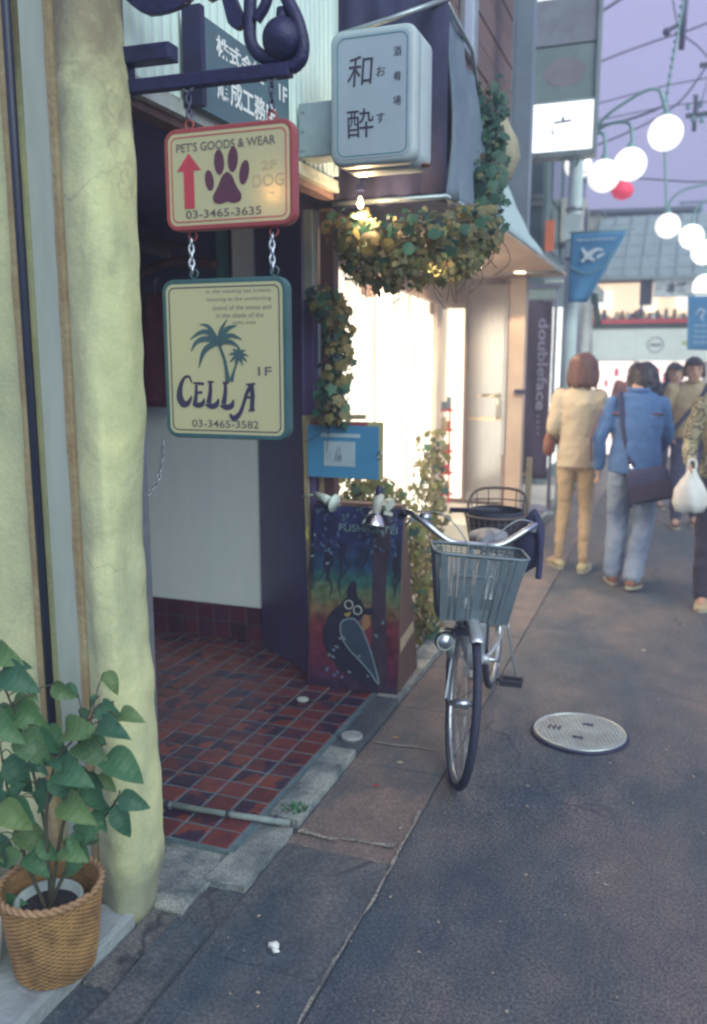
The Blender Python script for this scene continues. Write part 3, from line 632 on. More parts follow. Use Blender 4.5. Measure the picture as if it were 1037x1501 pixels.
lo = bpy.data.objects.new('sign_lamp', pl); lo.location = (-.995,2.101,2.075); C.objects.link(lo); lo.location -= ps.location; lo.parent = ps

ce = hang_sign('palm_tree_sign', 'green-framed cream sign with palm trees and the name CELLA', -1.148, 1.655, .374, .426, dgreen, inkn, cream)
for k, (s2, w_, x_) in enumerate((('in the relaxing sea breeze,', .192, -1.100), ('listening to the comforting', .190, -1.100), ('sound of the waves and', .172, -1.092), ('in the shade of the', .14, -1.098), ('palm tree', .068, -1.085))):
    text(s2, w_, .0125, (x_,FY,1.833-k*.0205), UX, UZ, M('ink_small', (.22,.19,.17), .6), parent=ce)
text('1F', .04, .023, (-1.027,FY,1.625), UX, UZ, ink, parent=ce, bold=.01)
text('03-3465-3582', .205, .020, (-1.15,FY,1.483), UX, UZ, ink, parent=ce, bold=.004)
# palm trees
def pshift(o):
    for v in o.data.vertices: v.co.z = .155 + (v.co.z - .130)*.84; v.co.x = -.010 + v.co.x*.90
S = lambda pts, ws, o_=(0,0): [None]
def fit_strokes(name, mat, lst, par):
    m = MB()
    for k, (pts, ws) in enumerate(lst): m.stroke(pts, ws, (-1.151,FY-.0001*k,1.655), UX, UZ, .0012)
    return m.build(name, mat, par)
fr = [([(-.005,.045),(-.04,.073),(-.07,.07),(-.10,.05)], [.014,.016,.012,.001]), ([(-.005,.045),(-.035,.09),(-.065,.098)], [.012,.012,.001]), ([(-.005,.045),(-.05,.052),(-.08,.04),(-.098,.012)], [.016,.018,.012,.001]),
      ([(-.01,.04),(-.045,.022),(-.062,-.005),(-.072,-.04)], [.018,.018,.011,.001]), ([(0,.05),(.008,.082),(.028,.112)], [.014,.012,.001]), ([(0,.05),(.028,.083),(.06,.092)], [.014,.015,.001]),
      ([(0,.048),(.035,.062),(.06,.056),(.075,.048)], [.016,.015,.008,.001]), ([(0,.042),(.035,.042),(.058,.03),(.07,.015)], [.016,.015,.008,.001]),
      ([(-.004,.06),(-.001,.045),(-.004,.03)], [.02,.034,.02]), ([(-.002,.035),(.015,-.01),(.022,-.05),(.026,-.083)], [.008,.009,.011,.018])]
pshift(fit_strokes('palm_print', inkp, fr, ce))
fr = [([(.062,-.01),(.048,-.045),(.036,-.083)], [.006,.007,.014])] + [([(.062,-.003),(.062+.017*math.cos(a),-.003+.017*math.sin(a)+.004),(.062+.033*math.cos(a),-.003+.03*math.sin(a)-.003)], [.01,.009,.001]) for a in (.1,.75,1.5,2.2,2.9,3.7,-.5,-1.1,-1.9)] + [([(.055,-.003),(.069,-.003)], [.016,.016])]
pshift(fit_strokes('small_palm_print', inkp, fr, ce))
# CELLA in swelling hand-drawn letters: heavy feet, thin tops
x0 = -.158
def zstretch(o):
    for v in o.data.vertices: v.co.z = .213 + (v.co.z-.213)*1.06
C_ = fit_strokes('letter', inkn, [([(.038,.018),(.028,.034),(.012,.028),(0,.004),(-.002,-.02),(.008,-.036),(.024,-.034),(.036,-.016)], [.003,.006,.008,.014,.02,.02,.013,.003]) ], ce); zstretch(C_); C_.location = V(x0+.022, 0, -.081)
def letter(lst, dx, dz):
    o = fit_strokes('letter', inkn if dx < .1 else inkp, lst, ce); zstretch(o); o.location = V(dx, 0, dz + .012); return o
letter([([(.0,.022),(-.001,.0),(-.006,-.026)], [.007,.009,.014]), ([(-.008,.027),(.01,.026),(.024,.025)], [.004,.007,.006]), ([(0,.002),(.012,.003),(.018,.004)], [.004,.007,.006]), ([(-.012,-.027),(.002,-.03),(.018,-.026),(.024,-.012)], [.006,.013,.013,.003])], -.085, -.103)
letter([([(.002,.028),(.001,.004),(-.005,-.024)], [.008,.011,.015]), ([(-.006,.030),(.012,.030)], [.005,.005]), ([(-.014,-.028),(.004,-.032),(.02,-.027),(.026,-.012)], [.006,.014,.014,.003])], -.043, -.103)
letter([([(.002,.028),(.001,.004),(-.005,-.024)], [.008,.011,.015]), ([(-.006,.030),(.012,.030)], [.005,.005]), ([(-.014,-.028),(.004,-.032),(.02,-.027),(.026,-.012)], [.006,.014,.014,.003])], .003, -.105)
letter([([(.02,.028),(.006,.004),(-.004,-.022),(-.016,-.046),(-.034,-.058),(-.046,-.046)], [.01,.01,.009,.012,.016,.003]), ([(.021,.029),(.024,.0),(.021,-.034)], [.012,.013,.012]), ([(.006,.028),(.032,.03)], [.004,.006]), ([(.004,-.004),(.022,-.004)], [.006,.006]), ([(.012,-.037),(.03,-.035)], [.005,.006])], .062, -.107)
ch_ = thing('upper_chains', 'pair of short dark chains and hooks holding the pet shop sign to the bracket', 'chain', (-1.1,2.1,2.3))
ch2 = thing('lower_chains', 'pair of short silver chains linking the pet shop sign to the palm tree sign', 'chain', (-1.1,2.1,1.93))
for x_ in (-1.245, -1.005):
    chain('c', [(x_,2.1,2.352),(x_,2.1,2.278)], M('chain_dark', (.08,.09,.15), .35, .7), ch_, link=.018, r=.0028)
    chain('c', [(x_-.006,2.1,1.975),(x_-.006,2.1,1.89)], chrome, ch2, link=.018, r=.0034)
    for z, par, mt in ((2.262, ch_, red), (1.982, ch2, red), (1.883, ch2, dgreen)):
        MB().tube([(x_+.012*math.cos(a), 2.1, z+.012*math.sin(a)) for a in [j*6.2832/14 for j in range(14)]], .0028, 6, True).build('ring', mt, par)
    if True: MB().tube([(x_+.02*math.cos(a), 2.1+.0*a, 2.366+.021*math.sin(a)) for a in [j*6.2832/14 for j in range(14)]], .003, 6, True).build('ring', chrome, ch_)
# ================================================================== IZAKAYA AND SHOP BUILDING
bB = thing('shop_building', 'brown building with a bright lit shop window and steel door behind the bicycle', 'building', (-1.8,6,0))
soff = M('soffit_brown', (.44,.32,.26), .6, var=.12, scale=3)
m = MB(); m.b2((-3.6,4.72,2.40), (-1.47,8.1,2.60)); m.b2((-1.469,4.98,2.40), (-1.0,8.1,2.43)); m.build('soffit', soff, bB)
m = MB(); m.b2((-1.469,3.755,2.40), (-1.01,4.97,2.43)); m.b2((-1.75,3.70,2.40), (-1.472,4.71,2.43)); m.build('dark_soffit', navy2, bB)
plank = M('plank_brown', (.13,.10,.12), .75, col2=(.20,.11,.10), scale=5, stretch=(1,.3,6), rand=.2, var=.25)
m0 = MB(); m0.b2((-4.6,3.66,2.61), (-1.53,8.1,8.5)); uw = m0.build('upper_wall', plank, bB)
for i in range(26):
    m = MB(); z = 2.70 + i*.19; m.b2((-1.53,3.70,z-.088), (-1.505-.006*(i % 2),8.1,z+.088)); m.build('plank', plank, bB)
m = MB(); m.b2((-1.507,6.05,3.75), (-1.49,6.4,4.6)); uwf = m.build('upper_window', M('upper_pane', (.4,.45,.6), .15, var=.05), bB)
m = MB()
for z in (3.73,4.62): m.b2((-1.5,6.02,z-.02),(-1.47,6.43,z+.02))
for y in (6.035,6.415): m.b2((-1.5,y-.016,3.751),(-1.47,y+.016,4.599))
m.build('window_frame', alum, bB)
# the bright glazed front, running slightly back from the street
A_, B_ = V(-1.70,4.15,0), V(-1.96,7.16,0); du = (B_-A_).normalized(); dn = V(du.y, -du.x, 0)
def pane(name, t0, t1, z0, z1, off, mat, th=.012, parent=bB):
    a = A_+du*t0+dn*off; b = A_+du*t1+dn*off; m = MB()
    q = [a, b, b-dn*th, a-dn*th]; m.add([p+V(0,0,z0) for p in q] + [p+V(0,0,z1) for p in q], [(0,3,2,1),(4,5,6,7),(0,1,5,4),(1,2,6,5),(2,3,7,6),(3,0,4,7)])
    return m.build(name, mat, parent)
glow = M('lit_blind', (.8,.76,.66), .8, emit=(1,.89,.68), es=1.3, var=.03)
_t = glow.node_tree; _n = _t.nodes.new('ShaderNodeTexNoise'); _n.inputs['Scale'].default_value = 3.2; _n.inputs['Detail'].default_value = 4; _m = _t.nodes.new('ShaderNodeMapping'); _m.inputs['Scale'].default_value = (1,3.2,.5); _c = _t.nodes.new('ShaderNodeTexCoord'); _r = _t.nodes.new('ShaderNodeMapRange'); _r.inputs[1].default_value = .3; _r.inputs[2].default_value = .7; _r.inputs[3].default_value = .62; _r.inputs[4].default_value = 1.7
_t.links.new(_c.outputs['Object'], _m.inputs[0]); _t.links.new(_m.outputs[0], _n.inputs[0]); _t.links.new(_n.outputs['Fac'], _r.inputs[0]); _t.links.new(_r.outputs[0], _t.nodes['Principled BSDF'].inputs['Emission Strength'])
glow2 = M('lit_interior', (.8,.75,.65), .8, emit=(1,.86,.66), es=1.5, var=.05)
pane('lit_window', 0, 2.98, .42, 2.13, 0, glow)
fr_m = M('frame_rose', (.42,.31,.25), .5, var=.1)
pane('window_header', 0, 3.9, 2.135, 2.40, .03, soff, .06)
pane('window_sill', 0, 2.98, .36, .418, .05, fr_m, .1)
pane('window_base', 0, 3.86, .03, .358, .0, M('base_stone', (.42,.34,.25), .8, col2=(.30,.25,.18), scale=6, bump=.5), .08)
pane('pillar', 2.985, 3.22, .36, 2.134, .04, M('pillar_pale', (.62,.52,.45), .6, var=.08), .14)
for t in (.98, 1.98): pane('glazing_bar', t-.012, t+.012, .42, 2.13, .016, M('bar_cream', (.75,.68,.58), .5), .014)
for (t0, t1) in ((.66,.80), (.84,.93), (2.80,2.97)): pane('sticker', t0, t1, 2.03, 2.125, .014, M('sticker_brown', (.5,.33,.25), .6), .01)
pane('shop_interior_wall', 3.24, 3.95, .36, 2.134, -.35, glow2, .02)
gl = bpy.data.materials.new('window_glass'); gl.use_nodes = True; _t = gl.node_tree; _p = _t.nodes['Principled BSDF']
_tr = _t.nodes.new('ShaderNodeBsdfTransparent'); _gs = _t.nodes.new('ShaderNodeBsdfGlossy'); _gs.inputs['Roughness'].default_value = .04; _f = _t.nodes.new('ShaderNodeFresnel'); _mx = _t.nodes.new('ShaderNodeMixShader')
_t.links.new(_f.outputs[0], _mx.inputs[0]); _t.links.new(_tr.outputs[0], _mx.inputs[1]); _t.links.new(_gs.outputs[0], _mx.inputs[2]); _t.links.new(_mx.outputs[0], _t.nodes['Material Output'].inputs[0])
pane('glass_pane', 3.235, 3.86, .36, 2.134, .0, gl, .006)
# display rack behind the glass
rk = thing('display_rack', 'red display rack with small goods seen through the shop glass', 'rack', (-2.05,7.75,.36))
redm = M('rack_red', (.5,.04,.05), .5)
for k, z in enumerate((.42,.62,.82,1.02,1.20)):
    m = MB(); m.b2((-2.22,7.70,z), (-1.93,7.86,z+.015)); m.build('shelf', redm, rk)
for x_ in (-2.21,-2.075,-1.94): m = MB(); m.b2((x_-.008,7.69,.36), (x_+.008,7.705,1.24)); m.build('upright', redm, rk)
for k in range(30):
    z = [.435,.635,.835,1.035,1.215][k % 5]; x_ = -2.19 + (k//5)*.045; h = rnd.uniform(.06,.13)
    m = MB(); m.box((x_, 7.76, z+h/2+.001), (.035,.05,h)); m.build('goods_box', M('goods_%d' % (k % 5), [(.6,.6,.55),(.5,.1,.1),(.3,.35,.2),(.6,.5,.3),(.2,.25,.3)][k % 5], .6), rk)
# steel door
st = bpy.data.materials.new('door_steel'); st.use_nodes = True
steeld = M('steel_brushed', (.55,.56,.58), .22, 1, var=.1, scale=6, stretch=(30,30,.6))
m = MB(); m.b2((-2.6,8.01,.36), (-1.89,8.04,2.134)); m.build('lit_return', glow2, bB)  # self-glowing panel added so the return wall reads as lit
m = MB(); m.b2((-1.855,8.0,.34), (-1.515,8.03,2.34)); m.build('steel_door', steeld, bB, bevel=.003)
m = MB(); m.b2((-1.885,7.97,.33), (-1.86,8.04,2.395)); m.build('door_jamb', M('jamb_dark', (.34,.26,.24), .4, .3), bB)
m = MB(); m.b2((-1.512,7.96,.33), (-1.475,8.04,2.395)); m.build('door_jamb', M('jamb_dark', (0,0,0)), bB)
m = MB(); m.b2((-1.47,7.95,.03), (-1.33,8.04,2.395)); m.build('beige_column', M('column_beige', (.55,.42,.33), .6, var=.08), bB)
m = MB(); m.b2((-1.50,7.935,.8), (-1.485,7.958,2.2)); m.build('chrome_strip', chrome, bB)
m = MB(); m.tube([(-1.74,7.99,1.34),(-1.74,7.94,1.34),(-1.56,7.94,1.34),(-1.56,7.99,1.34)], .011, 8); m.tube([(-1.555,7.93,1.36),(-1.555,7.93,1.12)], .009, 8); m.build('door_handle', M('brass_pale', (.8,.7,.5), .25, 1), bB)
m = MB(); m.b2((-1.848,7.985,1.11), (-1.53,7.998,1.14)); m.build('door_rail', M('brass_pale', (0,0,0)), bB)
m = MB(); m.b2((-1.40,7.90,1.36), (-1.30,7.948,1.40)); m.build('hinge_bracket', black, bB)
m = MB(); m.b2((-3.0,8.05,.0), (-1.33,8.12,2.4)); m.build('return_wall', M('return_dark', (.3,.22,.2), .6), bB)
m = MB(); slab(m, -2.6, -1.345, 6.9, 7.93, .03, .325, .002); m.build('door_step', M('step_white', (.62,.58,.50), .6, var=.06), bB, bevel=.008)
m = MB(); slab(m, -1.9, -1.26, 8.9, 10.9, .03, .12, .004); m.build('pale_step', M('step_white', (0,0,0)), bB, bevel=.01)  # added slab; its white stands in for shop lamplight on the pavement
for k_, y_ in enumerate((5.35, 6.45)):  # two downlights added to spill warm light on pavement and road
    dq = thing('downlight', ['small round lit downlight in the soffit above the middle of the bright window', 'small round lit downlight in the soffit above the far end of the bright window'][k_], 'downlight', (-1.42,y_,2.39))
    MB().disc((-1.42,y_,2.393), .055, (0,0,1), .014, 20).build('rim', white, dq); MB().disc((-1.42,y_,2.384), .04, (0,0,1), .006, 20).build('lens', M('lens_lit', (1,.9,.7), .5, emit=(1,.8,.55), es=6), dq)
    ld = bpy.data.lights.new('downlight_lamp', 'SPOT'); ld.energy = 85; ld.color = (1,.74,.50); ld.spot_size = R(150); ld.spot_blend = .6; ld.shadow_soft_size = .05
    lo = bpy.data.objects.new('downlight_lamp', ld); C.objects.link(lo); lo.parent = dq; lo.location = (0,0,-.015)
dl = thing('downlight', 'small round lit downlight in the brown soffit beside the grey awning', 'downlight', (-1.30,7.45,2.39))
MB().disc((-1.30,7.45,2.393), .06, (0,0,1), .014, 20).build('rim', white, dl); MB().disc((-1.30,7.45,2.384), .045, (0,0,1), .006, 20).build('lens', M('lens_lit', (1,.9,.7), .5, emit=(1,.8,.55), es=6), dl)
ld = bpy.data.lights.new('downlight_lamp', 'SPOT'); ld.energy = 45; ld.color = (1,.72,.45); ld.spot_size = R(120); ld.shadow_soft_size = .04
lo = bpy.data.objects.new('downlight_lamp', ld); C.objects.link(lo); lo.parent = dl; lo.location = (0,0,-.015)

# ------------------------------------------------------------------ tarpaulin awnings
tarp = M('tarp_blue', (.11,.155,.22), .75, col2=(.18,.235,.31), scale=3, var=.12, bump=.3, bscale=40)
aw = thing('dark_awning', 'dark navy fabric awning over the tavern front behind the white lightbox', 'awning', (-1.2,4.2,2.35))
m = MB(); pr = [(-1.50,2.34)]
N_ = 30
rgA = []
for i in range(N_+1):
    x_ = -1.495 + .515*i/N_; yb = 3.735 + .008*math.sin(i*.9); rgA.append([V(x_, yb, 2.33+.012*math.sin(i*.8)), V(x_, yb-.012*math.sin(i*.5), 2.8), V(x_, yb, 3.5), V(x_, yb+.012, 3.5), V(x_, yb+.012, 2.8), V(x_, yb+.012, 2.33+.012*math.sin(i*.8))])
m.rings(rgA); m.build('end_panel', navy2, aw)
m = MB(); rg = []
for i in range(31):
    t = i/30; y = 3.75 + 1.2*t; top = 3.12 - .18*t - .12*t*t; bot = 2.335 + .05*t; row = []
    for k in range(17):
        u = k/16; z = bot + (top-bot)*u; fold = .034*math.sin(7*t*3.1 + u*3.0)*(1-.5*u) + .012*math.sin(t*31+u*5)
        row.append(V(-.985 + fold - .10*u*u*t, y, z))
    rg.append(row + [p + V(-.012,0,0) for p in row[::-1]])
m.rings(rg); m.build('front_tarp', tarp, aw)
m = MB(); m.tube([(-1.49,3.72,2.34),(-.975,3.72,2.34),(-.975,5.0,2.39)], .012, 8); m.tube([(-.985,3.74,3.10),(-.985,4.2,3.06),(-1.1,5.0,2.90)], .01, 8); m.tube([(-1.49,3.66,3.0),(-1.18,3.60,3.02),(-.99,3.74,3.12)], .012, 8); m.build('awning_frame', M('awning_pipe', (.4,.47,.5), .4, .6), aw)
tarp2 = M('tarp_teal', (.38,.52,.55), .7, col2=(.44,.57,.59), scale=3, var=.08, bump=.2, bscale=40)
a2 = thing('grey_awning', 'grey-blue sloping fabric awning above the bright shop front', 'awning', (-1.2,6.3,2.4))
m = MB(); rg = []
tops = [(5.0,-1.25,3.12),(5.9,-1.22,3.08),(6.2,-1.20,2.87),(6.8,-1.14,2.62),(7.3,-1.05,2.46),(7.6,-1.0,2.41)]
for i in range(41):
    y = 5.0 + 2.55*i/40; j = max(k for k in range(5) if tops[k][0] <= y+1e-6); a, b = tops[j], tops[j+1]; t = (y-a[0])/(b[0]-a[0]); tx = a[1]+(b[1]-a[1])*t; tz = a[2]+(b[2]-a[2])*t
    row = []
    for k in range(9):
        u = k/8; row.append(V(-.975+(tx+.975)*u - .02*math.sin(u*3.14) + .004*math.sin(i*1.1+u*4), y, 2.385+(tz-2.385)*u))
    rg.append(row + [p+V(-.008,0,-.004) for p in row[::-1]])
m.rings(rg); m.build('tarp_sheet', tarp2, a2)
m = MB(); m.tube([(-.972,5.0,2.388),(-.972,7.56,2.388)], .011, 8); m.tube([(-1.5,7.56,2.40),(-.972,7.56,2.388)], .011, 8); m.build('awning_frame', M('awning_pipe', (0,0,0)), a2)
m = MB(); m.add([(-1.26,4.98,2.62),(-1.04,5.02,2.62),(-1.12,5.0,2.95),(-1.25,4.98,3.0)], [(0,1,2,3)]); m.b2((-1.30,4.965,2.43),(-1.0,4.985,2.74)); m.build('gable_board', M('gable_pale', (.40,.42,.44), .6), a2)
# sack tied to the awning
m = MB(); m.ell([(-1.0,5.02,2.62,.02,.02),(-1.0,5.02,2.66,.07,.06),(-1.0,5.02,2.76,.10,.08),(-1.0,5.03,2.86,.085,.07),(-1.01,5.04,2.95,.04,.04),(-1.01,5.05,3.0,.015,.015)]); o = m.build('cloth_bundle', M('bundle_tan', (.36,.33,.24), .9, var=.2, bump=.5), label='tan cloth bundle tied up behind the hanging ivy', cat='bundle')
for v in o.data.vertices: v.co += noise.noise_vector(v.co*14)*.02

# ------------------------------------------------------------------ white lightbox sign
izs = thing('tavern_sign', 'white rounded lightbox sign with hand-brushed Japanese characters above the ivy', 'sign', (-1.12,3.3,2.4))
bx = M('lightbox_white', (.40,.48,.52), .45, var=.06); fc = M('lightbox_face', (.34,.41,.50), .35, var=.04)
cx, cz, w_, h_ = -1.12, 2.612, .335, .475
m = MB()
rr = lambda s_: rrect(w_-s_, h_-s_, .045-s_*.4, 6)
m.rings([[V(cx+a, y, cz+b) for a, b in rr(s_)] for s_, y in ((.03,3.19),(.008,3.196),(0,3.21),(0,3.25),(.006,3.252),(.006,3.262),(0,3.264),(0,3.40),(.01,3.41))]); m.build('casing', bx, izs)
m = MB(); m.poly(rrect(w_-.045, h_-.045, .03), (cx,3.1895,cz), UX, UZ, .002); m.build('face', fc, izs)
m = MB(); frame_poly(m, w_-.062, h_-.062, .03, .0035, (cx,3.1872,cz), UX, UZ, .001); m.build('border_line', M('line_teal', (.06,.22,.24), .5), izs)
ikb = M('brush_ink', (.035,.03,.06), .6)
text('和', .10, .105, (-1.165,3.1868,2.700), UX, UZ, ikb, parent=izs, shear=.08)
text('お', .034, .034, (-1.085,3.1868,2.692), UX, UZ, ikb, parent=izs)
text('酔', .105, .10, (-1.165,3.1868,2.520), UX, UZ, ikb, parent=izs, shear=-.03)
text('す', .034, .036, (-1.085,3.1868,2.532), UX, UZ, ikb, parent=izs)
for k, c_ in enumerate('酒肴場'): text(c_, .03, .032, (-1.022,3.1868,2.752-k*.083), UX, UZ, ikb, parent=izs)
m = MB(); m.b2((-1.44,3.24,2.43),(-1.292,3.36,2.63)); m.build('mounting_box', M('mount_grey', (.30,.38,.42), .5, .3, var=.15), izs, bevel=.006)
m = MB()
for z in (2.46,2.53,2.60): m.disc((-1.42,3.238,z), .008, (0,1,0), .006, 8)
m.build('bolts', chrome, izs)
m = MB(); m.sphere((-1.0,3.35,2.39), .03, 10, 6, (2.2,1.4,.3)); m.build('rust_stain', M('rust_patch', (.20,.09,.06), .9, bump=.5), izs)

# ------------------------------------------------------------------ IVY
def ivy_leaf():
    o = [(0,0),(-.22,-.10),(-.44,.05),(-.36,.30),(-.58,.48),(-.28,.60),(-.13,.80),(0,1.05),(.13,.80),(.28,.60),(.58,.48),(.36,.30),(.44,.05),(.22,-.10)]
    m = MB(); vs = [(0,.35,.03)] + [(x_, y_, -.16*abs(x_) - .10*max(0, y_-.6)) for x_, y_ in o]; n = len(o)
    m.add(vs, [(0, 1+i, 1+(i+1) % n) for i in range(n)], True); m.uv = [(y_, x_) for x_, y_, _ in vs]; return m
def oval_leaf():
    m = MB(); vs = []; nU = 10
    for i in range(nU+1):
        t = i/nU; w_ = .5*max(0, math.sin(math.pi*min(1, t**.8)))**.72*(1 - .15*t); 
        if i == nU: w_ = 0.004
        if i == 0: w_ = .03
        for k in (-1, -.5, 0, .5, 1): vs.append((k*w_*.62, t, .16*abs(k)**1.3*w_*2 - .38*t*t*t + .10*math.sin(t*3.1) + .022*math.sin(t*13+k)*abs(k)))
    m.add(vs, [(i*5+k, i*5+k+1, (i+1)*5+k+1, (i+1)*5+k) for i in range(nU) for k in range(4)], True); m.uv = [(v[1], v[0]) for v in vs]; return m
def round_leaf():
    m = MB(); o = [(.0,0),(.32,.12),(.46,.42),(.34,.75),(0,1),(-.34,.75),(-.46,.42),(-.32,.12)]; vs = [(0,.45,.04)] + [(a, b, -.12*abs(a)) for a, b in o]
    m.add(vs, [(0, 1+i, 1+(i+1) % 8) for i in range(8)], True); m.uv = [(v[1], v[0]) for v in vs]; return m
def mesh_of(mb, mat, name='leaf'):
    o = mb.build(name, mat); me = o.data; bpy.data.objects.remove(o); return me
ivd = leafmat('ivy_dark', [(.02,.045,.065), (.04,.11,.085), (.05,.15,.10), (.08,.19,.12)])
ivw = leafmat('ivy_warm', [(.06,.09,.05), (.15,.18,.06), (.30,.29,.10), (.20,.13,.07), (.32,.27,.12), (.11,.12,.06), (.19,.22,.07)], .4)  # yellow-browns stand for warm lamplight on leaves and for dried ones
ivy_d = [mesh_of(ivy_leaf(), ivd), mesh_of(round_leaf(), ivd)]; ivy_w = [mesh_of(ivy_leaf(), ivw), mesh_of(round_leaf(), ivw)]
bark = M('vine_bark', (.10,.07,.05), .9)
def garland(name, label, cat, path, n, rad, sz, pick, seed, group=None, nstem=5, lim=290, out=(0,-.6,0)):
    rg_ = random.Random(seed); root = thing(name, label, cat, path[0], group); P = cat_rom(path, 12); m = MB()
    for s_ in range(nstem):
        o_ = [V(rg_.gauss(0,rad*.35), rg_.gauss(0,rad*.35), rg_.gauss(0,rad*.35)) for _ in range(5)]
        q = [p + o_[min(4, i*5//len(P))]*.6 + noise.noise_vector(p*7+V(s_*3,0,0))*rad*.7 for i, p in enumerate(P)]; m.tube(q[::2], .0035, 5)
    for s_ in range(14 if out[1] else 0):
        p = P[rg_.randrange(len(P))] + V(rg_.gauss(0,rad*.4), rg_.gauss(0,rad*.4), 0); l_ = rg_.uniform(.5,1.5)*rad; m.tube(cat_rom([p, p+V(rg_.gauss(0,.03),rg_.gauss(0,.02),-l_), p+V(rg_.gauss(0,.05),rg_.gauss(0,.03),-l_*1.7)], 4), .002, 4)
    m.build('vine', bark, root); extra = MB(); ex_u = []
    for i in range(n):
        t = rg_.random(); k = min(len(P)-2, int(t*(len(P)-1))); p = P[k].lerp(P[k+1], rg_.random())
        rr_ = rad(t) if callable(rad) else rad
        d = V(rg_.gauss(0,1), rg_.gauss(0,1), rg_.gauss(0,1)).normalized()*rr_*(.35+.65*rg_.random()**.5); c_ = p + d
        s_ = sz*(rg_.uniform(.4,1.0) if rg_.random() < .6 else rg_.uniform(.9,1.75)); fdir = (d.normalized()*.6 + Vector(out) + V(rg_.gauss(0,.4), rg_.gauss(0,.4), rg_.gauss(0,.35))).normalized()
        tip = V(rg_.gauss(0,.5), rg_.gauss(0,.3), -1 + rg_.gauss(0,.35)); tip = (tip - fdir*tip.dot(fdir)).normalized(); sd_ = tip.cross(fdir)
        Mx = Matrix((sd_, tip, fdir)).transposed(); me = pick(t, c_, rg_)
        if i < lim: inst('leaf', me, root, c_, Mx.to_euler(), (s_,)*3)
        else:
            b = len(extra.v); extra.add([c_ + Mx @ (v.co*s_) for v in me.vertices], [tuple(pp.vertices) for pp in me.polygons], True); ex_u += [tuple(0 for _ in range(2))]*len(me.vertices)
    if extra.v: extra.uv = ex_u; extra.build('small_leaves', pick(.5, V(0,0,0), rg_).materials[0], root, kind='stuff')
    return root
radf = lambda v: v
class RR(float): pass
garland('hanging_ivy', 'dense ivy garland with warm-lit yellowing leaves hanging under the dark awning', 'ivy',
    [(-1.40,3.66,2.24),(-1.28,3.62,2.13),(-1.14,3.64,2.17),(-1.0,3.68,2.18),(-.92,3.8,2.20),(-.90,4.05,2.27)], 560, .12, .042,
    lambda t, c_, g_: (ivy_w if g_.random() < (.35 + .5*t if c_.z < 2.2 else .2) else ivy_d)[g_.random() < .35], 5)
garland('hanging_ivy', 'green ivy climbing up the right edge of the dark awning', 'ivy',
    [(-.94,4.25,2.28),(-.95,4.35,2.42),(-.96,4.45,2.56),(-.985,4.5,2.72),(-1.0,4.5,2.84),(-.98,4.62,3.0)], 520, .115, .043,
    lambda t, c_, g_: (ivy_w if g_.random() < .12 else ivy_d)[g_.random() < .3], 6)
garland('dried_ivy', 'yellow-brown drying leaves hanging as a fringe below the green ivy, lit from beneath', 'ivy',
    [(-1.34,3.64,2.08),(-1.22,3.60,2.03),(-1.08,3.63,2.05),(-.98,3.68,2.07),(-.90,3.8,2.12),(-.86,4.0,2.22)], 760, .095, .030,
    lambda t, c_, g_: ivy_w[g_.random() < .35] if g_.random() < .9 else ivy_d[0], 15, nstem=8)
garland('climbing_ivy', 'narrow column of green ivy beside the lit window above the easel', 'ivy',
    [(-1.60,3.86,1.95),(-1.55,3.87,1.88),(-1.53,3.88,1.7),(-1.55,3.87,1.5),(-1.55,3.88,1.38)], 560, .085, .036,
    lambda t, c_, g_: (ivy_w if g_.random() < .12 else ivy_d)[g_.random() < .3], 7)
garland('planter_bush', 'warm-lit leafy bush growing along the base of the bright window', 'bush',
    [(-1.33,4.75,.05),(-1.36,4.9,.3),(-1.40,5.1,.6),(-1.46,5.3,.85),(-1.55,5.7,1.12)], 760, .125, .036,
    lambda t, c_, g_: (ivy_w if g_.random() < .75 else ivy_d)[g_.random() < .4], 8)
garland('planter_bush', 'low yellow-green bush behind the blue poster and clamp lamp', 'bush',
    [(-1.64,4.18,.95),(-1.5,4.3,.98),(-1.42,4.5,.80),(-1.36,4.6,.45),(-1.34,4.7,.1)], 460, .11, .042,
    lambda t, c_, g_: (ivy_w if g_.random() < .8 else ivy_d)[g_.random() < .4], 9)
# candle-like lamp among the leaves
il = thing('lantern_bulb', 'small glowing warm bulb among the ivy under the dark awning', 'lamp', (-1.315,3.63,2.36))
m = MB(); m.lathe((-1.315,3.60,2.27), [(.003,.02),(.010,.026),(.015,.04),(.010,.055),(.006,.07)], 14); m.build('bulb', M('bulb_lit', (1,.8,.5), .5, emit=(1,.66,.34), es=9), il)
m = MB(); m.disc((-1.315,3.60,2.375), .018, (0,0,1), .02, 12); m.tube([(-1.315,3.60,2.38),(-1.33,3.66,2.42),(-1.33,3.72,2.44)], .004, 6); m.build('socket', black, il)
for (x_, y_, z_, e_) in ((-1.30,3.57,2.27,7), (-1.02,3.70,2.02,3.5)):
    lp = bpy.data.lights.new('ivy_lamp', 'POINT'); lp.energy = e_; lp.color = (1,.68,.36); lp.shadow_soft_size = .03
    lo = bpy.data.objects.new('ivy_lamp', lp); C.objects.link(lo); lo.parent = il; lo.location = V(x_,y_,z_) - il.location

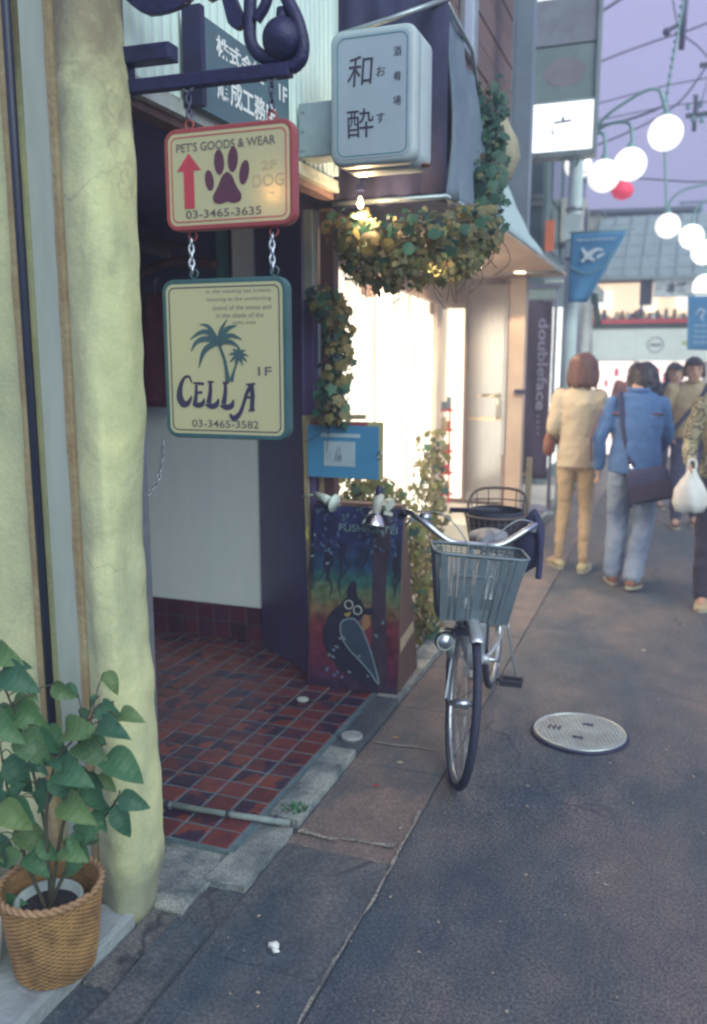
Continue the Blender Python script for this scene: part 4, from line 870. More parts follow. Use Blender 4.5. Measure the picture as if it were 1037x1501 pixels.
# ------------------------------------------------------------------ PAINTED A-BOARD
ab = thing('painted_board', 'hand-painted A-frame board with a dark bird under jungle leaves, lettered FUSHIGI-TEI', 'sign board', (-1.44,3.95,.03))
O_ = V(-1.683,3.825,.034); BU = V(.478,.012,0); BW = V(.006,.075,.915); BN = BU.cross(BW).normalized()
pm = bpy.data.materials.new('jungle_paint'); pm.use_nodes = True; t = pm.node_tree; n = t.nodes; L = t.links; p = n['Principled BSDF']; p.inputs['Roughness'].default_value = .42
tc = n.new('ShaderNodeTexCoord'); sp = n.new('ShaderNodeSeparateXYZ'); L.new(tc.outputs['Object'], sp.inputs[0]); nz = n.new('ShaderNodeTexNoise'); nz.inputs['Scale'].default_value = 9; L.new(tc.outputs['Object'], nz.inputs['Vector'])
ma = n.new('ShaderNodeMath'); ma.operation = 'MULTIPLY_ADD'; ma.inputs[1].default_value = .12; L.new(nz.outputs['Fac'], ma.inputs[0]); L.new(sp.outputs['Z'], ma.inputs[2])
rp = n.new('ShaderNodeValToRGB'); rp.color_ramp.interpolation = 'EASE'
for i, (q, c_) in enumerate(((.06,(.035,.02,.06)), (.20,(.10,.02,.05)), (.38,(.14,.028,.045)), (.47,(.15,.10,.06)), (.54,(.10,.14,.08)), (.62,(.03,.11,.11)), (.70,(.02,.05,.12)), (.85,(.02,.026,.10)))):
    e = rp.color_ramp.elements[i] if i < 2 else rp.color_ramp.elements.new(q); e.position = q; e.color = c_ + (1,)
L.new(ma.outputs[0], rp.inputs[0])
n2 = n.new('ShaderNodeTexNoise'); n2.inputs['Scale'].default_value = 26; n2.inputs['Detail'].default_value = 6; L.new(tc.outputs['Object'], n2.inputs['Vector'])
mr = n.new('ShaderNodeMapRange'); mr.inputs[1].default_value = .3; mr.inputs[2].default_value = .7; mr.inputs[3].default_value = .55; mr.inputs[4].default_value = 1.5; L.new(n2.outputs['Fac'], mr.inputs[0])
vm = n.new('ShaderNodeVectorMath'); vm.operation = 'SCALE'; L.new(rp.outputs[0], vm.inputs[0]); L.new(mr.outputs[0], vm.inputs[3]); L.new(vm.outputs[0], p.inputs['Base Color'])
m = MB(); m.poly([(0,0),(1,0),(.985,1),(.02,1)], O_ - BN*.02, BU, BW, .02); m.build('front_panel', pm, ab, bevel=.002)
wdb = M('board_wood', (.16,.09,.07), .7, col2=(.10,.06,.06), scale=6, stretch=(4,4,.6), var=.2)
b0 = V(-1.66,4.27,.034); m = MB(); m.poly([(0,0),(1,0),(.985,1),(.02,1)], b0 + V(0,0,0), V(.42,0,0), V(.01,-.30,.90), .015); m.build('rear_panel', wdb, ab)
m = MB(); m.add([O_+BU+V(.001,0,0), V(-1.225,4.26,.034), V(-1.215,3.975,.93), O_+BU*.985+BW*.995+V(.001,0,0)] + [q+V(-.015,0,0) for q in (O_+BU, V(-1.225,4.26,.034), V(-1.215,3.975,.93), O_+BU*.985+BW*.995)], [(0,1,2,3),(7,6,5,4),(0,4,5,1),(1,5,6,2),(2,6,7,3),(3,7,4,0)]); m.build('side_panel', wdb, ab)
m = MB(); m.add([V(-1.203,3.87,.24), V(-1.215,4.15,.27), V(-1.215,4.13,.33), V(-1.205,3.88,.31)], [(0,1,2,3)]); m.build('side_plate', M('plate_cream', (.5,.42,.3), .7), ab)
m = MB(); m.b2((-1.66,3.91,.951),(-1.21,3.985,.966)); m.build('top_board', wdb, ab)
def bp_(name, mat, lst, e, kind=None):
    m = MB()
    for k, it in enumerate(lst):
        if isinstance(it[0], str): m.poly(it[1], O_ + BN*(e+.00012*k), BU, BW, .0006)
        else:
            # strokes are laid out in square units: x in panel widths (0.48 m), y in metres
            m.stroke([(x_*.478, y_*.915) for x_, y_ in it[0]], it[1], O_ + BN*(e+.00012*k), BU.normalized(), BW.normalized(), .0006)
    return m.build(name, mat, ab, kind=kind)
el = lambda cx_, cy_, r_, n_=24, ry=None: ('p', [(cx_ + r_/.478*math.cos(k*6.2832/n_), cy_ + (ry or r_)/.915*math.sin(k*6.2832/n_)) for k in range(n_)])
dark = M('paint_black', (.018,.018,.045), .45, var=.2); trunk = M('paint_trunk', (.045,.03,.055), .5, var=.3, scale=12)
bp_('painted_trunk', trunk, [([(.79,.02),(.78,.3),(.76,.6),(.79,1.0)], [.10,.075,.07,.10])], .0008)
g_ = random.Random(4); vines = []
for k in range(22):
    x_ = g_.choice([.05,.1,.15,.22,.3,.36,.55,.62,.9,.94,.86,.98]) + g_.uniform(-.03,.03); y_ = g_.uniform(.72,.86); l_ = g_.uniform(.1,.26)
    vines.append(([(x_,y_),(x_+g_.uniform(-.04,.04),y_-l_*.4),(x_+g_.uniform(-.04,.04),y_-l_*.7),(x_+g_.uniform(-.03,.03),y_-l_)], [.012,.010,.009,.003]))
bp_('painted_vines', dark, vines, .0014)
leafs = []
for k in range(60):
    x_, y_ = g_.uniform(.03,.97), g_.uniform(.74,.99); a = g_.uniform(0,6.28); l_ = g_.uniform(.015,.03)
    leafs.append(([(x_,y_),(x_+math.cos(a)*l_/.478*.5,y_+math.sin(a)*l_/.915*.5),(x_+math.cos(a)*l_/.478,y_+math.sin(a)*l_/.915)], [.001,.012,.001]))
bp_('painted_leaves', M('paint_leaf_blue', (.05,.08,.2), .45, col2=(.12,.2,.28), scale=20, var=.4), leafs, .0022, kind='stuff')
hl = []
for k in range(26):
    x_, y_ = g_.choice([(g_.uniform(.2,.45), g_.uniform(.05,.3)), (g_.uniform(.55,.85), g_.uniform(.05,.4)), (g_.uniform(.03,.3), g_.uniform(.68,.92)), (g_.uniform(.6,.85), g_.uniform(.84,.9))]); a = g_.uniform(0,6.28); l_ = g_.uniform(.015,.03)
    hl.append(([(x_,y_),(x_+math.cos(a)*l_/.478*.5,y_+math.sin(a)*l_/.915*.5),(x_+math.cos(a)*l_/.478,y_+math.sin(a)*l_/.915)], [.001,.015,.001]))
bp_('painted_flowers', M('paint_flower', (.20,.27,.24), .5, col2=(.10,.14,.32), scale=15, var=.3), hl, .003, kind='stuff')
bd = [([(.50,.60),(.47,.55),(.50,.47)], [.02,.05,.06]), ([(.47,.47),(.36,.38),(.33,.28),(.42,.18),(.62,.09),(.78,.02)], [.06,.13,.16,.13,.09,.01]), ([(.60,.44),(.68,.445),(.72,.46)], [.03,.035,.02]), el(.485,.445,.064)]
bp_('painted_bird', dark, [bd[0], bd[1], bd[2], bd[3]], .0038)
bp_('bird_chest', M('paint_orange', (.30,.16,.09), .5), [([(.62,.44),(.64,.38),(.60,.34)], [.02,.045,.02])], .0036)
wing = [(.46,.395),(.52,.39),(.60,.34),(.68,.25),(.75,.15),(.80,.05),(.70,.11),(.58,.17),(.45,.23),(.37,.30),(.37,.37)]
bp_('bird_wing', M('paint_teal', (.035,.06,.10), .45), [('p', wing)], .0046)
wl_ = wing + [wing[0]]; bp_('wing_outline', M('paint_pale', (.22,.30,.36), .5), [([(x_, y_) for x_, y_ in wl_], .006)], .0052)
for cx_, cy_ in ((.442,.468), (.54,.442)):
    m = MB(); m.tube([O_ + BN*.0052 + BU*(cx_+.021/.478*math.cos(a)) + BW*(cy_+.021/.915*math.sin(a)) for a in [k*6.2832/20 for k in range(20)]], .0032, 5, True); m.build('eye_ring', M('paint_ring', (.45,.5,.45), .5), ab)
bp_('beak', M('paint_beak', (.35,.26,.10), .5), [([(.40,.42),(.43,.412),(.47,.43)], [.006,.02,.006])], .0052)
text('FUSHIGI-TEI', .30, .036, O_ + BN*.003 + BU*.62 + BW*.885, BU.normalized(), BW.normalized(), M('paint_letter', (.16,.27,.28), .5), parent=ab, bold=.01)

# ------------------------------------------------------------------ EASEL WITH BLUE POSTER
es_ = thing('easel_stand', 'thin wooden stand holding up the blue poster behind the painted board', 'stand', (-1.5,4.0,.03))
wood = M('stick_wood', (.36,.30,.18), .8, col2=(.25,.2,.14), scale=8, stretch=(4,4,1), var=.2)
m = MB(); m.beam((-1.705,3.945,.033), (-1.735,3.95,1.365), .022, .016, (0,1,0)); m.build('post', wood, es_)
m = MB(); m.beam((-1.75,3.955,1.375), (-1.42,3.965,1.385), .02, .022); m.build('top_bar', wood, es_)
m = MB(); m.beam((-1.66,4.02,.033), (-1.68,4.02,1.33), .018, .02, (0,1,0)); m.build('post', wood, es_)
po = thing('blue_poster', 'blue poster with a white square print mounted on a wooden board', 'poster', (-1.5,3.93,1.13))
m = MB(); m.b2((-1.725,3.938,1.082),(-1.322,3.95,1.362)); m.build('backing_board', M('backing_olive', (.38,.34,.18), .8), po)
m = MB(); m.b2((-1.70,3.9355,1.345),(-1.40,3.9378,1.358)); m.build('red_edge', M('edge_red', (.30,.05,.09), .6), po)
m = MB(); m.b2((-1.712,3.929,1.085),(-1.340,3.9348,1.343)); m.build('poster_sheet', M('poster_blue', (.06,.24,.46), .5, var=.06), po)
m = MB(); m.b2((-1.64,3.9272,1.285),(-1.435,3.9288,1.303)); m.build('title_strip', M('strip_pale', (.38,.50,.60), .6), po)
m = MB(); m.b2((-1.625,3.9272,1.142),(-1.46,3.9288,1.265)); m.build('white_square', M('square_pale', (.36,.47,.56), .6), po)
m = MB(); m.stroke([(-.025,-.03),(.0,.035),(.008,-.03),(-.02,-.028)], [.006,.004,.006,.005], (-1.543,3.9271,1.203), UX, UZ, .0008); m.stroke([(-.012,-.012),(.012,-.016)], [.02,.02], (-1.543,3.927,1.2), UX, UZ, .0005); m.build('sketch', M('sketch_grey', (.16,.22,.30), .6), po)
m = MB(); m.tube([(-1.331+.012*math.cos(a),3.925,1.205+.018*math.sin(a)) for a in [k*6.2832/12 for k in range(12)]], .003, 5, True); m.build('clip_ring', chrome, po)
# clamp lamps
cl = thing('clamp_lamp', 'silver clamp lamp with a metal reflector pointing down at the painted board', 'lamp', (-1.31,3.84,.95))
m = MB(); m.lathe((-1.325,3.83,.915), [(.062,-.04),(.060,-.034),(.045,.0),(.022,.028),(.018,.03)], 24, ax=(.05,.25,.95)); m.build('reflector', M('reflector_steel', (.75,.76,.74), .18, 1), cl)
m = MB(); m.tube([(-1.322,3.838,.94),(-1.315,3.855,1.0),(-1.31,3.87,1.02)], [.024,.026,.022], 12); m.build('socket', M('socket_pale', (.45,.47,.45), .5), cl)
m = MB(); m.tube([(-1.318,3.86,1.015),(-1.312,3.87,1.065)], [.019,.014], 12); m.build('plug', navy, cl)
m = MB(); m.beam((-1.29,3.87,.955),(-1.265,3.92,.985), .03, .04); m.beam((-1.285,3.85,.94),(-1.25,3.87,.93), .03, .015); m.tube([(-1.3,3.86,.99),(-1.275,3.875,1.0),(-1.275,3.88,.97)], .006, 8); m.build('clamp', M('clamp_pale', (.5,.55,.5), .45, .3), cl)
cl2 = thing('clamp_lamp', 'pale clamp turned sideways on the left edge of the painted board', 'clamp', (-1.61,3.9,.96))
m = MB(); m.tube([(-1.66,3.90,1.0),(-1.60,3.88,.985),(-1.575,3.87,.975)], [.016,.022,.024], 12); m.lathe((-1.565,3.868,.972), [(.026,0),(.034,.012),(.046,.02),(.046,.024)], 18, ax=(.95,-.25,-.2)); m.build('reflector', M('clamp_white', (.50,.60,.58), .5), cl2)
m = MB(); m.tube([(-1.73,3.9,.985),(-1.66,3.90,1.0)], .005, 6); m.beam((-1.65,3.905,.99),(-1.61,3.93,.965), .02, .02); m.build('clamp', M('clamp_pale', (0,0,0)), cl2)
m = MB(); m.stroke([(0,0),(-.006,-.03),(0,-.06)], [.006,.009,.006], (-1.685,3.86,.84), UX, UZ, .006); m.build('yellow_tape', M('tape_yellow', (.5,.5,.08), .6), ab)

# ------------------------------------------------------------------ BASKET AND POTTED PLANT
bk = thing('wicker_basket', 'tan wicker basket holding a plant pot on the stone ledge', 'basket', (-1.475,1.655,.053))
wick = M('wicker', (.36,.21,.085), .75, col2=(.17,.10,.045), scale=14, var=.35, bump=.3, bscale=90)
c0 = V(-1.475,1.662,.054); H_ = .235; nS = 56
rad_ = lambda z: .098 + (.128-.098)*(z/H_)**.8
m = MB(); rowh = .0062; rows = int(H_/rowh)
for j in range(rows):
    z = j*rowh + .005; pts = []
    for k in range(nS*3):
        a = 2*math.pi*k/(nS*3); w_ = math.cos(a*nS/2 + (j % 2)*math.pi); pts.append(c0 + V(math.cos(a), math.sin(a), 0)*(rad_(z)+.0026*w_) + V(0,0,z+.0006*math.sin(a*5+j)))
    m.tube(pts, .0036, 5, True)
m.build('weave', wick, bk, kind='stuff')
m = MB(); m.rings([[c0 + V(math.cos(a)*(rad_(z)-.004), math.sin(a)*(rad_(z)-.004), z) for a in [k*6.2832/48 for k in range(48)]] for z in (0,.06,.12,.18,H_)], caps=False)
m.add([c0 + V(math.cos(a)*.094, math.sin(a)*.094, .002) for a in [k*6.2832/48 for k in range(48)]], [tuple(range(48))]); m.build('lining', wick, bk)
for ph in (0, math.pi):
    m = MB(); m.tube([c0 + V(math.cos(k*6.2832/132)*(.130+.004*math.sin(k*.9+ph)), math.sin(k*6.2832/132)*(.130+.004*math.sin(k*.9+ph)), H_+.004+.006*math.cos(k*.9+ph)) for k in range(132)], .0062, 6, True); m.build('rim_braid', M('wicker_rim', (.36,.22,.12), .7, col2=(.22,.13,.07), scale=20, var=.3), bk)
pp = thing('potted_plant', 'leafy green plant growing from a pale pot inside the wicker basket', 'plant', (-1.47,1.66,.06))
m = MB(); m.lathe((-1.478,1.655,.06), [(.060,0),(.082,.17),(.088,.17),(.088,.195),(.078,.195),(.074,.165),(.001,.165)], 36); m.build('pot', M('pot_pale', (.40,.47,.47), .5, var=.15), pp)
m = MB(); m.disc((-1.478,1.655,.226), .0735, (0,0,1), .01, 30); o = m.build('soil', M('soil', (.03,.025,.035), .95, bump=.9, bscale=120), pp)
LV = [((-1.523,1.589,.897),(-1.36,1.561,.874)),((-1.556,1.604,.936),(-1.469,1.574,.942)),((-1.535,1.635,.785),(-1.437,1.632,.747)),((-1.54,1.562,.79),(-1.421,1.52,.765)),((-1.48,1.591,.743),(-1.389,1.579,.686)),((-1.59,1.679,.631),(-1.524,1.656,.529)),((-1.286,1.66,.815),(-1.22,1.637,.805)),((-1.216,1.637,.805),(-1.15,1.629,.822)),((-1.378,1.636,.74),(-1.247,1.593,.791)),((-1.279,1.623,.761),(-1.172,1.586,.809)),((-1.267,1.641,.693),(-1.145,1.637,.657)),((-1.315,1.651,.626),(-1.267,1.621,.555)),((-1.195,1.596,.624),(-1.122,1.595,.614)),((-1.258,1.664,.556),(-1.21,1.64,.496)),((-1.359,1.646,.624),(-1.37,1.602,.555)),((-1.347,1.646,.714),(-1.232,1.6,.704)),((-1.375,1.607,.657),(-1.279,1.567,.669)),((-1.372,1.613,.575),(-1.271,1.567,.565)),((-1.578,1.665,.436),(-1.477,1.661,.391)),((-1.543,1.576,.55),(-1.457,1.565,.514)),((-1.648,1.676,.392),(-1.613,1.654,.302)),((-1.527,1.635,.377),(-1.455,1.62,.357)),((-1.339,1.621,.474),(-1.278,1.602,.527)),((-1.371,1.602,.456),(-1.301,1.573,.456)),((-1.646,1.63,.202),(-1.501,1.585,.289)),((-1.419,1.642,.674),(-1.341,1.595,.669)),((-1.532,1.663,.562),(-1.563,1.613,.505)),((-1.479,1.641,.431),(-1.422,1.632,.386)),((-1.298,1.663,.549),(-1.268,1.615,.521)),((-1.613,1.669,.583),(-1.629,1.64,.498))]
g_ = random.Random(21)
for k in range(44):
    b = V(g_.uniform(-1.62,-1.30), g_.uniform(1.60,1.78), g_.uniform(.36,.86)); a = g_.uniform(-.6,3.6); l_ = g_.uniform(.045,.075); LV.append((tuple(b), tuple(b + V(math.cos(a)*l_, -abs(math.sin(a))*l_*.4, g_.uniform(-.06,.01)))))
pmat = leafmat('plant_leaf', [(.055,.16,.085), (.04,.125,.08), (.06,.17,.09), (.08,.19,.08), (.15,.23,.08), (.045,.13,.075)], .3)
pl_me = mesh_of(oval_leaf(), pmat)
stems = [[(-1.48,1.66,.22),(-1.47,1.65,.45),(-1.50,1.63,.7),(-1.55,1.60,.92)], [(-1.475,1.655,.22),(-1.43,1.65,.42),(-1.38,1.66,.6),(-1.33,1.65,.76),(-1.27,1.65,.80)], [(-1.48,1.65,.22),(-1.40,1.66,.38),(-1.33,1.66,.47),(-1.26,1.66,.56),(-1.21,1.62,.62)], [(-1.485,1.65,.22),(-1.54,1.64,.38),(-1.60,1.67,.5),(-1.62,1.67,.66)], [(-1.47,1.66,.22),(-1.44,1.62,.5),(-1.40,1.62,.66),(-1.36,1.64,.72)]]
sp_ = []; stm = M('stem_brown', (.07,.07,.05), .8)
for s_ in stems:
    P = cat_rom(s_, 8); sp_ += P; m = MB(); m.tube(P, [.0055*(1-.6*i/len(P)) for i in range(len(P))], 7); m.build('stem', stm, pp)
pet = MB()
for a, b in LV:
    a, b = V(*a), V(*b); q = min(sp_, key=lambda p: (p-a).length + (.3 if p.z > a.z+.02 else 0)); pet.tube(cat_rom([q, (q+a)/2+V(0,0,.012), a], 4), .0018, 5)
    l_ = min(.12, (b-a).length*1.1); tip = (b-a).normalized(); up_ = V(g_.uniform(-.4,.5), -.75+g_.uniform(-.3,.3), .75+g_.uniform(-.3,.2)); up_ = (up_-tip*up_.dot(tip)).normalized(); sd_ = tip.cross(up_)
    inst('leaf', pl_me, pp, a, Matrix((sd_, tip, up_)).transposed().to_euler(), (l_*g_.uniform(1.0,1.2), l_*g_.uniform(.88,1.0), l_))
pet.build('leaf_stalks', stm, pp, kind='stuff')
bw = MB(); bw.lathe((-1.68,1.56,.053), [(.05,0),(.085,.03),(.10,.10),(.104,.15),(.099,.15),(.09,.10),(.001,.03)], 32); bw.build('white_bowl', white, label='white bowl cut off at the left edge beside the wicker basket', cat='bowl')
# ================================================================== BICYCLES
def make_bicycle(label, loc, yaw, steer, paint, basket_mat, group, saddle_mat):
    """u = towards the front wheel, l = rider's left, z up; origin midway between the wheels on the ground"""
    T0 = Matrix.Translation(Vector(loc)) @ Matrix.Rotation(yaw, 4, 'Z')
    WB = .545; RW = .328
    hp = Vector((WB-.06, 0, .33)); 
    ax = Vector((-.30, 0, .954)).normalized()
    TS = T0 @ Matrix.Translation(hp) @ Matrix.Rotation(steer, 4, ax) @ Matrix.Translation(-hp)
    root = thing('bicycle', label, 'bicycle', loc, group)
    def wheel(cx, T, red=False):
        w_ = MB(); w_.tube([(cx+RW*.955*math.cos(a), 0, RW+.002+RW*.955*math.sin(a)) for a in [k*6.2832/56 for k in range(56)]], .0165, 10, True); wh = w_.build('wheel', rubber, root, T=T)
        m = MB(); pr = [(.296,-.011),(.303,-.013),(.303,.013),(.296,.011),(.287,.004),(.287,-.004)]
        m.rings([[(cx+r_*math.cos(a), y_, RW+.002+r_*math.sin(a)) for r_, y_ in pr] for a in [k*6.2832/56 for k in range(56)]], closed=True); m.build('rim', M('rim_alloy', (.55,.60,.62), .3, .9), wh, T=T)
        m = MB()
        for k in range(32):
            a = k*6.2832/32; b = a + (.55 if k % 2 else -.55); y_ = .022 if k % 4 < 2 else -.022
            m.tube([(cx+.018*math.cos(b), y_, RW+.018*math.sin(b)), (cx+.29*math.cos(a), 0, RW+.29*math.sin(a))], .0011, 4)
        m.build('spokes', M('spoke_steel', (.4,.43,.46), .35, .8), wh, T=T, kind='stuff')
        m = MB(); m.tube([(cx,-.052,RW),(cx,-.03,RW),(cx,-.028,RW),(cx,.028,RW),(cx,.03,RW),(cx,.052,RW)], [.012,.012,.019,.019,.012,.012], 12); m.build('hub', chrome, wh, T=T)
        return wh
    wheel(WB, TS); wheel(-WB, T0)
    fr = MB(); bb = (-.10,0,.29); hd0 = Vector((WB-.115,0,.60)); hd1 = hd0 + ax*.14; st_ = Vector((-.235,0,.76))
    fr.tube(cat_rom([bb, (.12,0,.33), (.32,0,.46), tuple(hd0)], 6), .020, 10); fr.tube([bb, st_], .016, 10); fr.tube([tuple(hd0), tuple(hd1)], .022, 12)
    fr.tube(cat_rom([tuple(hd1-ax*.02), (.22,0,.58), (.0,0,.47), (-.155,0,.46)], 6), .015, 10)
    for s_ in (-1, 1):
        fr.tube([(-.10,.02*s_,.29),(-.3,.05*s_,.30),(-WB,.06*s_,.33)], .010, 8); fr.tube([(-.21,.015*s_,.66),(-.3,.05*s_,.58),(-WB,.06*s_,.33)], .008, 8)
    fr.tube([(-.10,-.04,.29),(-.10,.04,.29)], .024, 12); fr.build('frame', paint, root, T=T0)
    fk = MB()
    for s_ in (-1, 1): fk.tube(cat_rom([tuple(hd0+Vector((0,.02*s_,-.01))), tuple(hd0+Vector((.012,.05*s_,-.03))), (WB-.075,.056*s_,.45), (WB-.02,.056*s_,.36), (WB,.056*s_,.33)], 5), [.013]*11+[.011]*10, 8)
    fk.box(tuple(hd0+Vector((.0,0,-.012))), (.04,.09,.03)); fk.build('fork', M('fork_dark', (.05,.055,.09), .35, .4), root, T=TS)
    m = MB(); m.tube([tuple(hd1), tuple(hd1+ax*.205)], .0125, 10); m.tube([tuple(hd1+ax*.185), tuple(hd1+ax*.205+Vector((.05,0,0)))], .013, 10); m.build('stem', chrome, root, T=TS)
    hc = hd1 + ax*.205 + Vector((.05,0,0)); z0 = hc.z; x0 = hc.x
    hb = [(x0-.20,-.275,z0+.060),(x0-.10,-.265,z0+.09),(x0-.03,-.20,z0+.065),(x0,-.10,z0+.006),(x0,0,z0),(x0,.10,z0+.006),(x0-.03,.20,z0+.065),(x0-.10,.265,z0+.09),(x0-.20,.275,z0+.060)]
    m = MB(); m.tube(cat_rom(hb, 6), .0125, 10); h = m.build('handlebar', chrome, root, T=TS)
    for s_ in (-1, 1):
        m = MB(); m.tube([(x0-.13,.27*s_,z0+.085),(x0-.245,.277*s_,z0+.045)], [.0165,.018], 12); m.build('grip', M('grip_black', (.03,.03,.06), .7), h, T=TS)
        m = MB(); m.tube(cat_rom([(x0-.07,.245*s_,z0+.075),(x0-.10,.255*s_,z0+.05),(x0-.18,.262*s_,z0+.02)], 4), [.007]*4+[.006]*5, 6); m.box((x0-.075,.24*s_,z0+.075), (.03,.03,.03)); m.build('brake_lever', chrome, h, T=TS)
        m = MB(); m.tube(cat_rom([(x0-.06,.235*s_,z0+.10),(x0+.06,.14*s_,z0+.12),(x0+.07,.04*s_,z0+.02),(x0+.0,.01*s_,z0-.10)], 6), .0028, 5); m.build('brake_cable', M('cable_grey', (.3,.34,.4), .5), root, T=TS)
    m = MB(); m.sphere((x0-.05,-.20,z0+.085), .026, 14, 8, (1,1,.8)); m.build('bell', chrome, h, T=TS)
    # wire basket: tapering, lofted from rails
    ba = thing('x','x','x') if False else None
    bz1, bz0 = z0 + .006, z0 - .262; bx_ = x0 + .035
    def rect(z, k=10):
        t = (z-bz0)/(bz1-bz0); wy = .136+.043*t; x1 = bx_; x2 = bx_ + .15 + .05*t; r_ = .04; P = []
        for cx_, cy_, a0 in ((x2-r_, wy-r_, 0), (x1+r_, wy-r_, 90), (x1+r_, -wy+r_, 180), (x2-r_, -wy+r_, 270)):
            for q in range(5): a = R(a0 + q*22.5); P.append(Vector((cx_+r_*math.cos(a), cy_+r_*math.sin(a), z)))
        out = []
        for i in range(len(P)):
            a, b = P[i], P[(i+1) % len(P)]; n_ = max(1, int((b-a).length/.02))
            for q in range(n_): out.append(a.lerp(b, q/n_))
        return out
    m = MB(); m.tube(rect(bz1), .0062, 8, True); bk_ = m.build('basket', basket_mat, root, T=TS)
    m = MB(); nz_ = 30
    for i in range(1, nz_): m.tube(rect(bz0 + (bz1-bz0)*i/nz_), .0023, 4, True)
    lo_, hi_ = rect(bz0), rect(bz1); nv = 64
    for k in range(nv):
        a = lo_[int(k/nv*len(lo_))]; b = hi_[int(k/nv*len(hi_))]; m.tube([a, b], .0021, 4)
    for k in range(9): y_ = -.128+k*.032; m.tube([(bx_+.002,y_,bz0),(bx_+.148,y_,bz0)], .0018, 4)
    m.build('wire_mesh', basket_mat, bk_, T=TS, kind='stuff')
    m = MB(); m.rings([[p*1 for p in rect(bz0)], [p*1 for p in rect(bz0+.055)]], caps=False, smooth=False); m.add(rect(bz0), [tuple(range(len(lo_)))]); m.build('base_band', basket_mat, bk_, T=TS)
    m = MB()
    q_ = lambda z, i, off=0: rect(z)
    for y_, w2, z_a, z_b in ((0,.022,.0,1),(-.075,.014,0,1),(.085,.016,0,1),(.145,.026,0,1),(.115,.012,0,1),(-.145,.02,0,1)):
        t1 = .20+.07; m.beam((bx_+.153, y_*.8, bz0), (bx_+.203, y_, bz1), .003, w2*1.3, (0,1,0))
    m.beam((bx_+.190,-.10,bz0+.19), (bx_+.190,.02,bz0+.19), .012, .004); m.build('support_bands', basket_mat, bk_, T=TS)
    m = MB(); m.beam((x0+.02,-.03,bz0-.01),(WB,-.066,.345), .008, .012); m.beam((x0+.02,.03,bz0-.01),(WB,.066,.345), .008, .012); m.build('basket_stay', M('stay_steel', (.35,.4,.42), .4, .7), root, T=TS)
    # head lamp on the rider's right fork leg
    m = MB(); m.lathe((WB-.035,-.095,.57), [(.001,.052),(.02,.050),(.034,.038),(.040,.02),(.040,.012),(.034,-.01),(.018,-.035),(.006,-.04)], 20, ax=(1,0,.1)); la = m.build('head_lamp', chrome, root, T=TS)
    m = MB(); m.disc((WB+.006,-.095,.574), .033, (1,0,.1), .006, 20); m.build('lens', M('lens_grey', (.42,.5,.48), .2, .3), la, T=TS)
    m = MB(); m.tube([(WB-.075,-.056,.52),(WB-.05,-.09,.55)], .007, 6); m.tube([(WB-.04,-.06,.50),(WB-.045,-.09,.60)], .014, 8); m.build('dynamo', M('stay_steel', (0,0,0)), la, T=TS)
    # mudguards
    def guard(cx, a0, a1, T, mat):
        m = MB(); rg = []
        for i in range(25):
            a = R(a0+(a1-a0)*i/24); rr_ = .352; sec = [(-.027,-.014),(-.020,-.003),(0,.004),(.020,-.003),(.027,-.014),(.018,-.008),(0,-.002),(-.018,-.008)]
            rg.append([(cx+(rr_+e)*math.cos(a), y_, RW+(rr_+e)*math.sin(a)) for y_, e in sec])
        m.rings(rg); return m.build('mudguard', mat, root, T=T)
    gm = M('guard_silver', (.58,.62,.66), .3, .6)
    guard(-WB, 20, 205, T0, gm); guard(WB, 62, 150, TS, gm)
    m = MB(); m.disc((-WB-.33,0,.55), .028, (-1,0,.1), .015, 14); m.build('rear_reflector', M('reflector_red', (.5,.03,.03), .2), root, T=T0)
    # drive
    m = MB(); rg = []
    for e in (-.066,-.038): rg.append([(x_, e, z_) for x_, z_ in [(-.10+.09*math.cos(a), .29+.09*math.sin(a)) for a in [R(-90+k*20) for k in range(10)]] + [(-WB+.045*math.cos(a), .33+.045*math.sin(a)) for a in [R(90+k*20) for k in range(10)]]])
    m.rings(rg, smooth=False); m.build('chain_case', M('case_white', (.60,.60,.56), .4), root, T=T0, bevel=.004)
    m = MB(); m.tube([(-.10,-.075,.29),(-.10,.075,.29)], .01, 8); m.beam((-.10,-.085,.29),(-.245,-.09,.36), .012, .022); m.beam((-.10,.085,.29),(.045,.09,.25), .012, .022); m.build('crank', chrome, root, T=T0)
    for (x_, s_, z_) in ((-.245,-1,.36),(.045,1,.25)):
        m = MB(); m.tube([(x_,.09*s_,z_),(x_,.20*s_,z_)], .006, 6)
        for dx in (-.032,.032): m.box((x_+dx,.155*s_,z_), (.014,.095,.022))
        for dy in (.112,.20): m.box((x_,dy*s_,z_), (.075,.010,.020))
        m.build('pedal', M('pedal_black', (.03,.03,.05), .6), root, T=T0)
    m = MB(); m.ell([(-.25,0,.80,.03,.025),(-.25,0,.815,.09,.07),(-.245,0,.835,.115,.09),(-.245,0,.855,.11,.088),(-.25,0,.868,.07,.05)], 22)
    m.tube([(-.17,0,.84),(-.08,0,.845),(-.03,0,.838)], [.05,.03,.02], 12); m.tube([(-.235,0,.76),(-.243,0,.81)], .012, 8); m.build('saddle', saddle_mat, root, T=T0)
    m = MB(); zr = .715
    for y_ in (-.06,-.02,.02,.06): m.tube([(-.30,y_,zr),(-.66,y_,zr)], .005, 6)
    for x_ in (-.31,-.48,-.65): m.tube([(x_,-.065,zr),(x_,.065,zr)], .005, 6)
    for s_ in (-1,1): m.tube([(-.60,.062*s_,zr),(-WB,.066*s_,.335)], .005, 6)
    m.build('rear_rack', M('rack_dark', (.06,.06,.09), .4, .4), root, T=T0)
    m = MB()
    for s_ in (-1,1): m.tube(cat_rom([(-WB,.07*s_,.335),(-WB-.02,.10*s_,.15),(-WB-.035,.13*s_,.012)], 4), .0065, 6)
